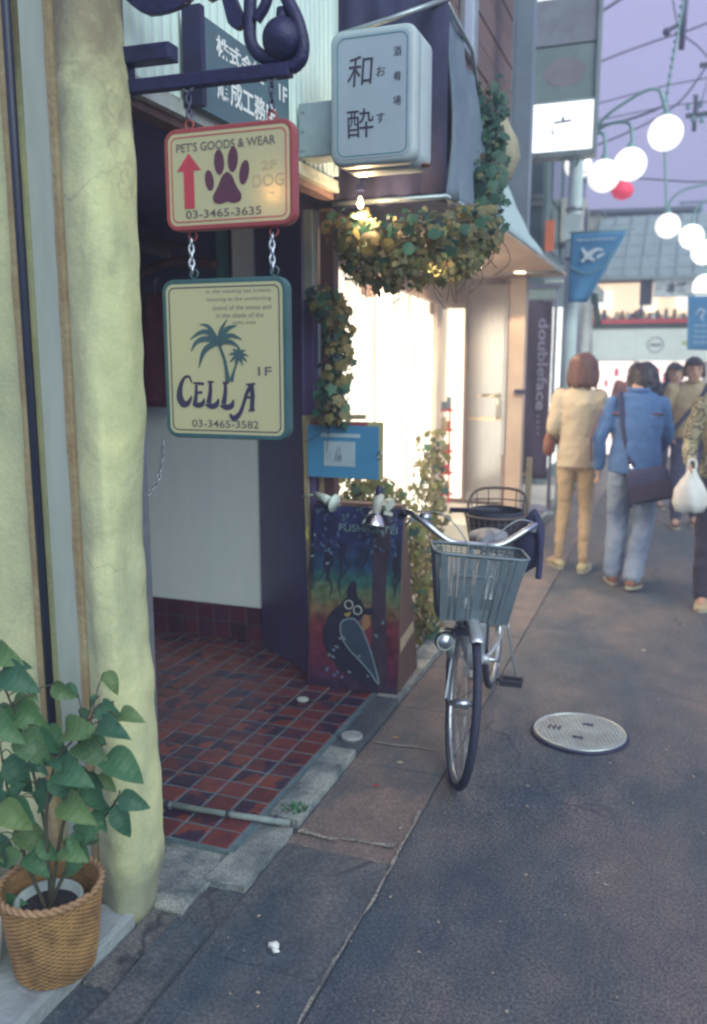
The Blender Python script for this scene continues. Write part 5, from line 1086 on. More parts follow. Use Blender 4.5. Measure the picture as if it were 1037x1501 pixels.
    m.tube([(-WB-.035,-.13,.010),(-WB-.035,.13,.010)], .0065, 6); m.build('kickstand', M('stay_steel', (0,0,0)), root, T=T0)
    # rear carrier basket with a tall rounded back hoop
    m = MB(); cxr = -.50
    oval = lambda z, rx, ry: [(cxr+rx*math.cos(a), ry*math.sin(a), z) for a in [k*6.2832/28 for k in range(28)]]
    m.tube(oval(.90,.15,.15), .007, 6, True); m.tube(oval(.74,.12,.12), .006, 6, True)
    for k in range(28): a = k*6.2832/28; m.tube([(cxr+.15*math.cos(a),.15*math.sin(a),.90),(cxr+.12*math.cos(a),.12*math.sin(a),.74)], .0028, 4)
    for k in range(1,6): m.tube(oval(.74+.16*k/6,.12+.03*k/6,.12+.03*k/6), .0022, 4, True)
    hoop = cat_rom([(cxr-.05,-.148,.90),(cxr-.09,-.14,.965),(cxr-.12,-.10,1.005),(cxr-.13,0,1.015),(cxr-.12,.10,1.005),(cxr-.09,.14,.965),(cxr-.05,.148,.90)], 6); m.tube(hoop, .0075, 8)
    for k in range(3, len(hoop)-3, 4): m.tube([hoop[k], (cxr-.10, hoop[k].y*.98, .90)], .003, 4)
    m.tube([(cxr-.105,-.13,.955),(cxr-.125,0,.96),(cxr-.105,.13,.955)], .004, 5)
    m.build('rear_basket', M('basket_brown', (.10,.075,.07), .5), root, T=T0)
    m = MB(); m.rings([[Vector(p)*1 for p in oval(z, r_, r_)] for z, r_ in ((.745,.112),(.80,.118),(.90,.135),(.925,.13))], caps=False); m.tube([(cxr+.02,-.225,.915),(cxr+.02,.02,.925)], .013, 8); m.build('basket_lining', rubber, root, T=T0)
    return root
bgr = M('basket_bluegrey', (.15,.20,.24), .5, .3, var=.15); pnt = M('frame_silver', (.45,.5,.55), .35, .5)
# front contact (-.713, 3.08), rear contact (-.86, 4.17): the bicycle faces the camera
byaw = math.atan2(3.08-4.17, -.713+.79)
bike = make_bicycle('city bicycle with a blue-grey wire basket, parked facing the camera at the gutter', (-.775,3.675,.006), byaw, R(18), pnt, bgr, None, M('saddle_grey', (.22,.24,.28), .5))
gb = thing('black_cloth_bag', 'black cloth bag hanging from the right end of the bicycle handlebar', 'bag', (-.55,3.5,.8))
m = MB(); m.ell([(-.555,3.52,.80,.02,.02),(-.55,3.52,.83,.05,.045),(-.545,3.52,.90,.062,.055),(-.54,3.52,.97,.055,.05),(-.535,3.52,1.02,.035,.03),(-.53,3.52,1.05,.015,.015)], 18); o = m.build('bag_body', navy2, gb)
for v in o.data.vertices: v.co += noise.noise_vector(v.co*16)*.022
m = MB(); m.tube(cat_rom([(-.515,3.50,1.03),(-.492,3.47,.97),(-.485,3.46,.88),(-.49,3.46,.78)]), [.016]*8+[.013]*11, 8); m.build('strap_end', navy2, gb)

# wooden post on the added slab
wpst = MB(); wpst.beam((-1.40,8.9,.12), (-1.395,8.9,.68), .055, .055, (0,1,0)); wpst.beam((-1.46,8.89,.50),(-1.40,8.89,.52), .03, .03); wpst.build('wooden_post', M('post_tan', (.42,.32,.2), .8, col2=(.3,.22,.15), scale=6, var=.2), label='short tan wooden post standing on the pale step', cat='post', bevel=.004)

# ================================================================== FURTHER ALONG THE STREET
bn = thing('shop_banner', 'tall dark violet banner with the white word doubleface reading downwards', 'banner', (-1.39,9,.45))
m = MB(); rg = []
for i in range(20):
    z = .45 + 1.80*i/19; rg.append([V(-1.55+k*.04, 9+.012*math.sin(k*.9+i*.5), z) for k in range(9)] + [V(-1.23-k*.04, 9.006+.012*math.sin((8-k)*.9+i*.5), z) for k in range(9)])
m.rings(rg); m.build('cloth', M('banner_violet', (.055,.03,.075), .7, var=.15), bn)
m = MB(); m.b2((-1.57,8.98,2.262),(-1.20,9.02,2.37)); m.build('top_box', M('banner_box', (.32,.38,.36), .5), bn, bevel=.01)
m = MB(); m.tube([(-1.20,9.0,.12),(-1.20,9.0,2.38)], .018, 8); m.b2((-1.62,8.97,2.375),(-1.15,9.03,2.41)); m.build('banner_frame', M('frame_dusk', (.18,.17,.25), .5), bn)
m = MB(); m.disc((-1.39,9,.135), .2, (0,0,1), .03, 24); m.build('banner_base', M('frame_dusk', (0,0,0)), bn)
text('doubleface', .92, .105, (-1.31,8.975,1.62), V(0,0,-1), V(1,0,0), M('letter_lilac', (.30,.27,.38), .6), parent=bn, bold=.02)
m = MB()
for k in range(4): m.disc((-1.335+.0,8.98,1.10-k*.06), .011, (0,1,0), .004, 10)
m.build('dots', MATS['letter_lilac'], bn)
# tall grey steel post in front of the brown wall
gp = MB(); gp.b2((-1.33,7.12,2.43),(-1.20,7.25,8.5)); gp.b2((-1.352,7.10,2.43),(-1.334,7.14,8.5)); gp.build('steel_post', M('post_greyblue', (.20,.25,.32), .5, .3, var=.08), label='tall grey steel post rising behind the awnings', cat='post')
# projecting sign tower
tw = thing('projecting_sign', 'tall grey projecting sign box with a lit white bottom panel', 'sign', (-1.2,9,3.65))
sg = M('tower_frame', (.20,.25,.27), .5, .2); 
m = MB(); m.b2((-1.50,8.93,3.60),(-.885,9.13,3.655)); m.b2((-1.52,8.93,3.655),(-1.49,9.13,6.4)); m.b2((-.912,8.93,3.655),(-.885,9.13,6.4)); m.b2((-1.49,9.0,3.655),(-.912,9.1,6.4)); m.build('casing', sg, tw, bevel=.004)
for z0, z1, mt in ((3.66,4.10,M('panel_lit', (.8,.8,.8), .5, emit=(.95,.97,1), es=1.15, var=.02)), (4.12,4.60,M('panel_greygreen', (.20,.27,.29), .5)), (4.62,5.02,M('panel_grey', (.24,.26,.32), .5)), (5.04,5.6,MATS['panel_lit']), (5.62,6.36,MATS['panel_greygreen'])):
    m = MB(); m.b2((-1.488,8.96,z0),(-.914,8.998,z1)); m.build('sign_panel', mt, tw)
q = [(-.2*math.cos(k*6.2832/30), .13*math.sin(k*6.2832/30)) for k in range(30)]
m = MB(); m.poly(q, (-1.20,8.9585,4.37), UX, UZ, .001); m.build('oval_mark', M('oval_mauve', (.25,.23,.28), .6), tw)
m = MB(); m.stroke([(-.085,-.005),(.085,.005)], .022, (-1.20,8.9585,3.925), UX, UZ, .001); m.stroke([(.0,.01),(.002,.05)], .022, (-1.20,8.958,3.925), UX, UZ, .001); m.stroke([(-.095,-.06),(-.09,-.115)], .018, (-1.20,8.958,3.925), UX, UZ, .001); m.stroke([(-.2,-.12),(-.2,-.17)], .012, (-1.2,8.958,3.925), UX, UZ, .001); m.stroke([(-.17,-.165),(-.15,-.16)], .012, (-1.2,8.958,3.925), UX, UZ, .001)
m.build('lettering', M('ink_blue', (.05,.08,.2), .6), tw)
m = MB()
for x_ in (-1.40,-1.05): m.disc((x_,8.925,3.628), .014, (0,1,0), .01, 10)
m.build('rivets', chrome, tw)
# ------------------------------------------------------------------ globe street lamps
gpole = M('lamp_green', (.22,.38,.40), .5, .2, var=.15); globe_m = M('globe_lit', (.9,.9,.85), .4, emit=(1,.98,.91), es=.95, var=.02)
def lamp_arms(root, arms, r_=.15):
    for pts, c_ in arms:
        m = MB(); m.tube(cat_rom(pts, 8), .017, 8); m.tube([(c_[0],c_[1],c_[2]+r_*1.25),(c_[0],c_[1],c_[2]+r_*.9)], [.03,.045], 12); a = m.build('lamp_arm', gpole, root)
        m = MB(); m.sphere(c_, r_, 28, 18); m.build('globe', globe_m, a)
l1 = thing('street_lamp', 'pale pole street lamp with a cluster of glowing white globes on curved arms', 'street lamp', (-1.13,9.6,0), 'globe street lamps')
m = MB(); m.tube([(-1.13,9.6,0),(-1.13,9.6,4.25)], [.085,.07], 16); m.b2((-1.21,9.5,2.9),(-1.05,9.55,3.15)); m.build('pole', M('pole_pale', (.60,.74,.76), .6, var=.12, scale=3), l1)
for z in (2.7,3.2,3.7): m = MB(); m.tube([(-1.13,9.6,z),(-1.13,9.6,z+.03)], .09, 16); m.build('pole_band', alum, l1)
lamp_arms(l1, [([(-1.13,9.55,3.78),(-.98,9.3,3.86),(-.84,9.1,3.82),(-.80,9.0,3.70),(-.80,9.0,3.58)], (-.80,9.0,3.407)), ([(-1.13,9.55,3.80),(-.85,9.3,3.93),(-.62,9.1,3.90),(-.56,9.0,3.78),(-.56,9.0,3.66)], (-.561,9.0,3.495)), ([(-1.13,9.65,3.95),(-1.15,10.2,4.12),(-1.2,10.5,4.1)], (-1.23,10.6,3.86))], .152)
l1b = thing('street_lamp', 'single glowing globe on a long green arm, highest of the street lamps', 'street lamp', (-.9,9,3.9), 'globe street lamps')
m = MB(); m.tube(cat_rom([(-1.13,9.5,3.62),(-.86,9.1,3.92),(-.6,9.03,4.08),(-.42,9.0,4.145),(-.33,9.0,4.13)], 8), .015, 8); m.tube(cat_rom([(-.33,9.0,4.13),(-.30,9.0,4.05),(-.262,9.0,3.93)], 4), .018, 8); m.build('lamp_arm', gpole, l1b)
m = MB(); m.sphere((-.259,9.0,3.749), .158, 28, 18); m.build('globe', globe_m, l1b)
m = MB(); m.tube([(-.259,9,3.94),(-.259,9,3.88)], [.03,.05], 12); m.build('globe_cap', gpole, l1b)
l2 = thing('street_lamp', 'farther street lamp pole with four glowing globes at the right edge', 'street lamp', (.95,13.2,0), 'globe street lamps')
m = MB(); m.tube([(.95,13.2,0),(.95,13.2,4.3)], .075, 14); m.build('pole', MATS['pole_pale'], l2)
lamp_arms(l2, [([(.95,13.2,3.95),(.3,13.05,4.0),(-.1,13,3.93),(-.26,13,3.80),(-.276,13,3.68)], (-.276,13,3.479)), ([(.95,13.2,3.85),(.5,13.05,3.88),(.15,13,3.75),(.05,13,3.62),(.038,13,3.52)], (.038,13,3.32)), ([(.95,13.2,3.5),(.5,13.05,3.5),(.22,13,3.42),(.189,13,3.3)], (.205,13,3.108)), ([(.95,13.2,3.1),(.5,13.05,3.1),(.28,13,3.0),(.25,13,2.88)], (.25,13,2.658))], .165)
# the string of decorations hanging between the wires
sc_ = thing('light_string', 'slim green cable of small fittings hanging down beside the highest globe', 'cable', (-.25,10,4.2))
m = MB(); m.tube(cat_rom([(-.17,10,5.6),(-.19,10,5.2),(-.25,10,4.75),(-.30,10,4.3),(-.29,10,3.85),(-.245,10,3.35),(-.24,10,3.2)]), .012, 6)
for k in range(16): z = 4.3+k*.08; m.sphere((-.30+.13*(k/15)**1.1,10,z), .022, 8, 5)
m.build('cable_run', gpole, sc_)
# red lantern
rl_ = thing('red_lantern', 'small round red paper lantern below the twin globes', 'lantern', (-.66,9.6,3.3)); m = MB(); m.lathe((-.68,9.9,3.33), [(.03,0),(.09,.03),(.12,.09),(.09,.155),(.03,.185)], 20); m.build('paper_body', M('lantern_red', (.75,.06,.12), .6, emit=(1,.1,.2), es=.35), rl_); m = MB(); m.tube([(-.68,9.9,3.50),(-.68,9.9,3.55),(-1.1,9.65,3.6)], .006, 5); m.build('hanger', black, rl_)
# blue pennant and blue banner
bb_ = M('pennant_blue', (.05,.20,.42), .6, col2=(.06,.24,.46), scale=3, var=.1); wlg = M('print_white', (.55,.62,.7), .6)
pn = thing('blue_pennant', 'blue triangular pennant with a white emblem hanging from the pale lamp pole', 'pennant', (-.9,9.35,2.4))
def cloth(name, mat, par, corners, n_=14, amp=.02, th=.006):
    a, b, c_, d = [Vector(q) for q in corners]; nrm = (b-a).cross(d-a).normalized(); f, k_ = [], []
    for j in range(n_+1):
        r_ = []
        for i in range(n_+1):
            u, v_ = i/n_, j/n_; p = a.lerp(b, u).lerp(d.lerp(c_, u), v_); r_.append(p + nrm*amp*math.sin(u*7+v_*3)*v_)
        f.append(r_); 
    m = MB(); m.rings([row + [p + nrm*th for p in row[::-1]] for row in f]); return m.build(name, mat, par)
cloth('cloth', bb_, pn, [(-1.12,9.3,2.93),(-.575,9.3,2.93),(-.93,9.3,2.25),(-1.12,9.3,2.25)])
m = MB(); m.tube([(-1.14,9.35,2.945),(-.50,9.3,2.95)], .009, 6); m.tube(cat_rom([(-1.14,9.3,2.62),(-.95,9.27,2.53),(-.78,9.27,2.60),(-.70,9.29,2.75)]), .006, 5); m.build('rod', gpole, pn)
m = MB(); m.stroke([(-.10,.08),(-.04,.0),(.03,-.05)], [.02,.05,.02], (-.90,9.262,2.70), UX, UZ, .002); m.stroke([(-.10,-.06),(-.02,.02),(.05,.06),(.11,.05)], [.02,.05,.03,.01], (-.90,9.261,2.70), UX, UZ, .002); m.stroke([(.05,-.02),(.12,.02)], [.03,.02], (-.90,9.26,2.70), UX, UZ, .002); m.build('emblem', wlg, pn)
m = MB()
for k in range(13): m.stroke([(-.18+k*.03,-.012*(k%2)),(-.165+k*.03,.012)], .012, (-.87,9.262,2.855), UX, UZ, .002)
m.build('print_row', wlg, pn, kind='stuff')
pn2 = thing('blue_banner', 'blue banner with pale print at the right edge behind the people', 'banner', (.2,12,1.8))
cloth('cloth', bb_, pn2, [(.035,12,2.47),(.62,12,2.46),(.62,12,1.78),(.07,12,1.80)])
m = MB(); m.stroke([(-.05,.0),(.0,.07),(.06,.04),(.02,-.02),(.05,-.07)], [.01,.02,.015,.02,.01], (.19,11.96,2.23), UX, UZ, .002); m.build('emblem', wlg, pn2)
for k in range(4): text(['new', 'spring', 'street', 'fair'][k] if False else '— — —', .2, .012, (.24,11.96,2.10-k*.07), UX, UZ, wlg, parent=pn2)
m = MB(); m.tube([(.0,12,2.49),(.95,12.0,2.49),(.95,13.15,2.49)], .01, 6); m.build('rod', gpole, pn2)

# ------------------------------------------------------------------ buildings beyond
bD = thing('corner_building', 'grey-green building with pale lit ground floor behind the sign tower', 'building', (-2.6,12.5,0))
mD = M('wall_greygreen', (.15,.22,.22), .7, col2=(.10,.15,.17), scale=1.2, var=.2)
m = MB(); m.b2((-5,10.95,0),(-1.62,15.2,6.2)); m.build('wall', mD, bD)
m = MB(); m.b2((-1.62,10.96,2.62),(-1.25,15.2,2.80)); m.build('canopy', M('canopy_teal', (.25,.33,.35), .5), bD)
for k, (z0, z1) in enumerate(((3.0,3.5),(3.62,4.4),(4.8,5.6))):
    for x0 in (-2.25,-1.93):
        m = MB(); m.b2((x0,10.93,z0),(x0+.26,10.948,z1)); f_ = m.build('window', M('window_dusk', (.06,.10,.13), .15), bD)
        m = MB(); m.b2((x0-.02,10.915,z0-.03),(x0+.28,10.929,z0)); m.b2((x0-.02,10.915,z1),(x0+.28,10.929,z1+.03)); m.build('frame', alum, f_)
    for y0 in (11.3,12.3,13.3,14.2):
        m = MB(); m.b2((-1.618,y0,z0),(-1.60,y0+.7,z1)); m.build('window', MATS['window_dusk'], bD)
m = MB(); m.b2((-1.618,11.0,.25),(-1.58,15.1,2.5)); m.build('lit_shopfront', M('front_lit', (.7,.72,.68), .5, emit=(.95,1,.92), es=1.0, var=.08, scale=1.5, stretch=(1,2,.5)), bD)
for y_ in (11.8,12.6,13.4,14.3): m = MB(); m.b2((-1.578,y_-.03,.25),(-1.56,y_+.03,2.5)); m.build('mullion', alum, bD)
m = MB(); m.b2((-1.6,10.9,2.3),(-1.35,10.94,2.60)); m.build('fascia', M('canopy_teal', (0,0,0)), bD)
os_ = MB(); os_.b2((-1.60,10.80,2.95),(-1.50,10.84,3.30)); os_.build('orange_sign', M('sign_orange', (.55,.13,.06), .6, emit=(1,.25,.1), es=.15), label='small orange sign on the grey-green building beside the pale pole', cat='sign')
ac = thing('air_conditioner', 'pale air conditioning unit on the grey-green building wall', 'air conditioner', (-1.5,12.2,3.0)); m = MB(); m.b2((-1.59,12.0,3.2),(-1.3,12.7,3.75)); m.build('housing', M('ac_pale', (.45,.45,.42), .6), ac, bevel=.01); m = MB(); m.disc((-1.295,12.35,3.47), .2, (1,0,0), .01, 24); m.build('fan_grille', navy, ac)
# lamp glow above the woman's head
gl_ = thing('bare_lamp', 'bare glowing bulb hanging before the pale shopfront above the woman', 'lamp', (-1.2,11.5,1.9))
m = MB(); m.sphere((-1.20,11.0,1.95), .10, 18, 12); m.build('bulb', M('bulb_white', (1,.9,.75), .4, emit=(1,.84,.62), es=70), gl_); m = MB(); m.tube([(-1.235,11.0,2.0),(-1.235,11.0,2.09)], .03, 10); m.tube([(-1.235,11.0,2.09),(-1.255,11.0,2.62)], .006, 6); m.build('cord', black, gl_)
cw = thing('white_drape', 'white cloth draped beside the pale pole under the pennant', 'drape', (-1.0,10.4,2.0)); cloth('cloth', M('drape_white', (.6,.62,.62), .8), cw, [(-1.15,10.3,2.35),(-.98,10.3,2.42),(-.93,10.3,1.5),(-1.13,10.3,1.5)], amp=.04); cloth('dark_cloth', M('drape_green', (.06,.10,.10), .8), cw, [(-.99,10.28,2.42),(-.92,10.28,2.40),(-.86,10.28,2.05),(-.93,10.28,2.05)], amp=.02)
m = MB(); m.tube([(-1.13,9.68,2.45),(-1.08,10.3,2.44),(-.90,10.3,2.42)], .01, 6); m.build('rail', alum, cw)

bE = thing('street_end_shop', 'two-storey lit shop with a grey ribbed roof closing the far end of the street', 'building', (-.6,16.5,0))
wE = M('wall_cream', (.38,.40,.38), .7, var=.08)
m = MB(); m.b2((-2.3,16.3,0),(3.4,16.4,3.15)); m.build('rear_panel', M('wall_dusk', (.2,.19,.2), .7), bE)
rb = M('roof_greyblue', (.32,.40,.43), .6, var=.1)
m = MB(); m.add([(-1.62,15.7,3.08),(3.4,15.7,3.06),(3.4,17.3,4.28),(-1.5,17.3,4.28),(-1.62,15.7,3.02),(3.4,15.7,3.0),(3.4,17.3,4.2),(-1.5,17.3,4.2)], [(0,1,2,3),(7,6,5,4),(0,4,5,1),(3,2,6,7),(0,3,7,4)]); rf = m.build('roof', rb, bE)
for k in range(18):
    x_ = -1.55+k*.28; m = MB(); m.beam((x_,15.7,3.09),(x_+.03,17.28,4.29), .03, .025); m.build('roof_batten', rb, rf)
for k in range(5): t = (k+.6)/5.4; m = MB(); m.beam((-1.60,15.7+1.6*t,3.085+1.2*t),(3.4,15.7+1.6*t,3.075+1.2*t), .02, .018); m.build('roof_course', rb, rf)
for p_, q_ in (((-1.62,15.82,2.295),(-1.56,15.95,3.02)), ((-.72,15.82,2.60),(-.52,15.95,3.02)), ((.2,15.82,2.295),(.28,15.95,3.02)), ((-.70,15.84,2.3),(-.66,15.9,2.6))): m = MB(); m.b2(p_, q_); m.build('dark_post', M('post_navy', (.05,.05,.09), .6), bE)
m = MB(); m.b2((-.50,15.78,2.72),(.19,15.83,3.03)); sgE = m.build('name_board', M('board_white', (.62,.68,.72), .5), bE)
text('本格', .34, .19, (-.13,15.778,2.87), UX, UZ, inkn, parent=bE, bold=.03)
for x_ in (-.42,.11): m = MB(); m.b2((x_-.04,15.775,2.86),(x_+.04,15.7795,2.875)); m.build('red_dash', M('dash_red', (.5,.1,.1), .6), sgE)
litE = M('terrace_lit', (.6,.5,.4), .7, emit=(1,.76,.52), es=1.1, var=.25, scale=2.5)
m = MB(); m.b2((-1.56,16.2,2.28),(3.3,16.24,3.0)); m.build('terrace_interior', litE, bE)
for k, (x_, z_, w_, h_, c_) in enumerate(((-1.38,2.72,.34,.30,(1,.95,.9)),(-.58,2.62,.26,.22,(1,.9,.75)),(.02,2.64,.30,.2,(1,.95,.85)),(.55,2.62,.3,.25,(1,.9,.8)))):
    m = MB(); m.b2((x_-w_/2,16.14,z_-h_/2),(x_+w_/2,16.18,z_+h_/2)); m.build('lit_screen', M('screen_%d' % k, (.9,.9,.85), .5, emit=c_, es=1.1, var=.05), bE)
tg = random.Random(8)
for k in range(34):
    x_ = -1.5 + k*.072 + tg.uniform(-.02,.02); h = tg.uniform(.08,.26); m = MB()
    m.lathe((x_,15.98+tg.uniform(0,.1),2.30), [(.02,0),(tg.uniform(.04,.06),h*.5),(.03,h),(.012,h*1.1)], 10)
    m.build('goods', M('good_%d' % (k % 6), [(.6,.5,.4),(.35,.2,.15),(.7,.7,.65),(.1,.12,.15),(.5,.25,.2),(.3,.35,.35)][k % 6], .6), bE)
m = MB(); m.b2((-1.6,15.74,2.20),(3.4,16.1,2.29)); m.build('terrace_floor', M('terrace_dark', (.06,.08,.08), .6), bE)
m = MB(); m.b2((-1.6,15.70,2.29),(.45,15.735,2.36)); m.build('red_rail', M('rail_red', (.50,.05,.08), .5, emit=(1,.1,.12), es=.08), bE)
m = MB(); m.b2((-1.9,15.76,1.68),(-.72,15.9,2.20)); m.b2((-.715,15.75,1.66),(3.4,15.9,2.20)); m.build('cream_fascia', M('fascia_cream', (.50,.56,.54), .6, var=.08, emit=(.9,1,.95), es=.25), bE)  # faint glow put into the fascia to brighten the street end
m = MB(); m.tube([(-.415+.125*math.cos(a),15.742,1.93+.125*math.sin(a)) for a in [k*6.2832/28 for k in range(28)]], .008, 6, True); m.b2((-.50,15.735,1.912),(-.33,15.748,1.948)); m.build('round_emblem', M('emblem_grey', (.10,.13,.16), .6), bE)
m = MB(); m.sphere((.06,15.75,1.96), .06, 8, 6, (1,.05,.7)); m.build('yellow_mark', M('mark_yellow', (.55,.6,.25), .6), bE)
shopm = M('shop_bright', (.8,.75,.72), .6, emit=(1,.88,.80), es=1.4, col2=(.75,.5,.5), scale=3, var=.1)
m = MB(); m.b2((-2.2,16.2,.0),(3.3,16.24,1.66)); m.build('shop_interior', shopm, bE)
for k in range(12):
    x_ = -1.45 + k*.2 + tg.uniform(-.04,.04); z_ = tg.uniform(1.2,1.4); m = MB(); w_ = tg.uniform(.04,.09); m.b2((x_,16.0,z_),(x_+w_,16.02,z_+tg.uniform(.08,.2))); m.build('red_tag', M('tag_pink', (.75,.12,.2), .6, emit=(1,.2,.3), es=.3), bE)
for k in range(18):
    x_ = -1.6 + (k % 9)*.25 + tg.uniform(-.05,.05); z_ = .25 + .45*(k//9); h = tg.uniform(.15,.38); m = MB(); m.b2((x_,15.95-.1*(k//9),z_),(x_+tg.uniform(.1,.2),16.05-.1*(k//9),z_+h)); m.build('stock_box', M('stock_%d' % (k % 5), [(.6,.1,.12),(.65,.6,.55),(.5,.25,.15),(.7,.35,.4),(.25,.2,.25)][k % 5], .6), bE)
for x_ in (-1.75,-.7,.4,1.5): m = MB(); m.b2((x_-.05,15.8,0),(x_+.05,15.9,1.655)); m.build('pier', M('pier_pale', (.45,.42,.42), .6), bE)
bF = thing('gabled_building', 'lilac-grey building behind the ribbed roof with a flat dark top', 'building', (-.7,20,0))
m = MB(); m.b2((-2.4,19.4,0),(.1,22,4.75)); m.build('wall', M('wall_lilac', (.26,.25,.34), .8), bF)
m = MB(); m.add([(-2.5,19.3,4.78),(.2,19.3,4.72),(.2,22,5.0),(-2.5,22,5.1),(-2.5,19.3,4.70),(.2,19.3,4.64),(.2,22,4.92),(-2.5,22,5.02)], [(0,1,2,3),(7,6,5,4),(0,4,5,1),(1,5,6,2),(2,6,7,3),(3,7,4,0)]); m.build('roof', M('roof_dusk', (.14,.17,.22), .7), bF)
for x_ in (-1.6,-1.0,-.5): m = MB(); m.b2((x_,19.37,3.9),(x_+.35,19.395,4.5)); m.build('window', MATS['window_dusk'], bF)
bG = thing('low_building', 'pale cream building block left of the gabled roof, behind the globes', 'building', (-1.9,17,0)); m = MB(); m.b2((-3.2,17.2,0),(-1.55,19,4.35)); m.build('wall', M('wall_pale', (.42,.43,.38), .8), bG); m = MB(); m.b2((-1.98,17.16,3.3),(-1.60,17.195,3.95)); m.build('window', M('win_plum', (.06,.04,.09), .3), bG); m = MB(); m.b2((-3.2,17.15,4.352),(-1.5,19,4.42)); m.build('roof_edge', M('roof_dusk', (0,0,0)), bG)
bH = thing('distant_building', 'bluish distant block with rooftop rails at the right of the sky', 'building', (1.6,26,0)); m = MB(); m.b2((-.3,26,0),(4,30,5.4)); m.build('wall', M('wall_far', (.24,.27,.38), .8), bH)
m = MB()
for x_ in (-.2,.3,.8,1.3): m.tube([(x_,26.1,5.4),(x_,26.1,5.95)], .03, 6)
m.tube([(-.3,26.1,5.9),(4,26.1,5.9)], .03, 6); m.build('roof_rail', gpole, bH)

# ------------------------------------------------------------------ wires and utility pole
up = thing('utility_pole', 'dark utility pole with a transformer at the top right edge', 'utility pole', (.45,14.5,0))
dkg = M('pole_dusk', (.06,.09,.12), .7)
m = MB(); m.tube([(.60,14.5,0),(.60,14.5,8.2)], [.15,.11], 14); m.build('pole', M('pole_concrete', (.25,.26,.30), .8), up)
m = MB(); m.tube([(.27,14.4,5.25),(.27,14.4,5.85)], .10, 14); m.tube([(.27,14.4,5.85),(.27,14.4,5.90)], .07, 12); m.build('transformer', dkg, up)
m = MB(); m.beam((-.15,14.4,5.22),(.9,14.4,5.25), .05, .06); m.beam((.0,14.4,5.9),(.9,14.4,5.9), .05, .06); m.tube([(-.02,14.4,5.0),(-.02,14.4,5.5)], .03, 8); m.build('crossarm', dkg, up)
for x_, z_ in ((-.12,5.3),(-.04,5.12),(.05,5.32),(.08,5.1)): m = MB(); m.lathe((x_,14.38,z_), [(.02,0),(.04,.02),(.025,.04),(.04,.06),(.02,.09)], 10); m.build('insulator', gpole, up)
WR = [([(-2.6,14,6.1),(-1.40,14,6.66),(-1.0,14,6.86),(.5,14,7.6)], .022, 'thick dark wire crossing the top of the sky beside the sign tower'),
      ([(-2.6,14,5.55),(-1.38,14,5.98),(-.6,14,6.18),(.07,14,6.33),(1.5,14,6.8)], .014, 'upper dark wire sloping up to the right across the sky'),
      ([(-2.5,13,5.0),(-1.3,13,5.14),(-.5,13,5.27),(.2,13,5.33)], .009, 'thin wire running level with the highest globe'),
      ([(-2.5,13,4.9),(-1.3,13,4.93),(-.35,13,5.02),(.3,13,5.03)], .008, 'thin level wire just under the highest globe'),
      ([(-2.4,13,4.35),(-1.2,13,4.62),(-.3,13,5.0),(.15,13,5.55),(.7,13,6.2)], .012, 'dark wire climbing steeply behind the highest globe'),
      ([(-.45,14,6.9),(-.30,14,6.3),(.0,14,6.0),(.5,14,5.4)], .012, 'dark wire falling from the pole top towards the right edge'),
      ([(-1.4,12,3.95),(-.8,12,3.95),(.0,12,3.85),(.7,12,3.82)], .010, 'low wire behind the twin globes'),
      ([(-2.6,12,4.55),(-1.0,12,4.62),(-.35,12,4.78)], .016, 'dark bundled wire ending at the highest lamp arm'),
      ([(-.06,14.4,5.5),(.02,14,5.2),(.2,14,5.8),(.6,14,6.6)], .008, 'thin wire rising from the insulators at the right edge')]
for pts, r_, lb in WR: m = MB(); m.tube(cat_rom(pts, 8), r_, 6); m.build('overhead_wire', M('wire_dusk', (.09,.09,.16), .7), label=lb, cat='wire', group='overhead wires')
wk = thing('wire_bracket', 'dark wire bracket with fittings at the top of the sky', 'bracket', (-.2,12,5.9)); m = MB(); m.beam((-.42,12,5.62),(-.18,12,5.72), .04, .04); m.tube([(-.22,12,5.4),(-.20,12,6.2)], .035, 8); m.sphere((-.40,12,5.62), .05, 8, 6); m.build('fitting', MATS['wire_dusk'], wk)

# ================================================================== PEOPLE
skin = M('skin', (.50,.30,.22), .55, var=.06, sss=.1)
def vox(o, size, sm=2, disp=0, dscale=.08, seed=0):
    r_ = o.modifiers.new('remesh', 'REMESH'); r_.mode = 'VOXEL'; r_.voxel_size = size; r_.use_smooth_shade = True
    s_ = o.modifiers.new('smooth', 'SMOOTH'); s_.iterations = sm; s_.factor = .5
    if disp:
        tx = bpy.data.textures.new('folds_%s_%d' % (o.name, seed), 'CLOUDS'); tx.noise_scale = dscale; tx.noise_depth = 2
        d = o.modifiers.new('folds', 'DISPLACE'); d.texture = tx; d.strength = disp; d.mid_level = .5; d.texture_coords = 'GLOBAL'
def limb(m, pts, rs, n=14, sub=5):
    P = cat_rom(pts, sub); N = len(P)-1; K = len(rs)-1; r_ = []
    for i in range(N+1):
        t = i/N*K; a = min(K-1, int(t)); r_.append(rs[a] + (rs[a+1]-rs[a])*(t-a))
    m.tube(P, r_, n); m.sphere(P[0], r_[0]*.99, n, 8); m.sphere(P[-1], r_[-1]*.99, n, 8)
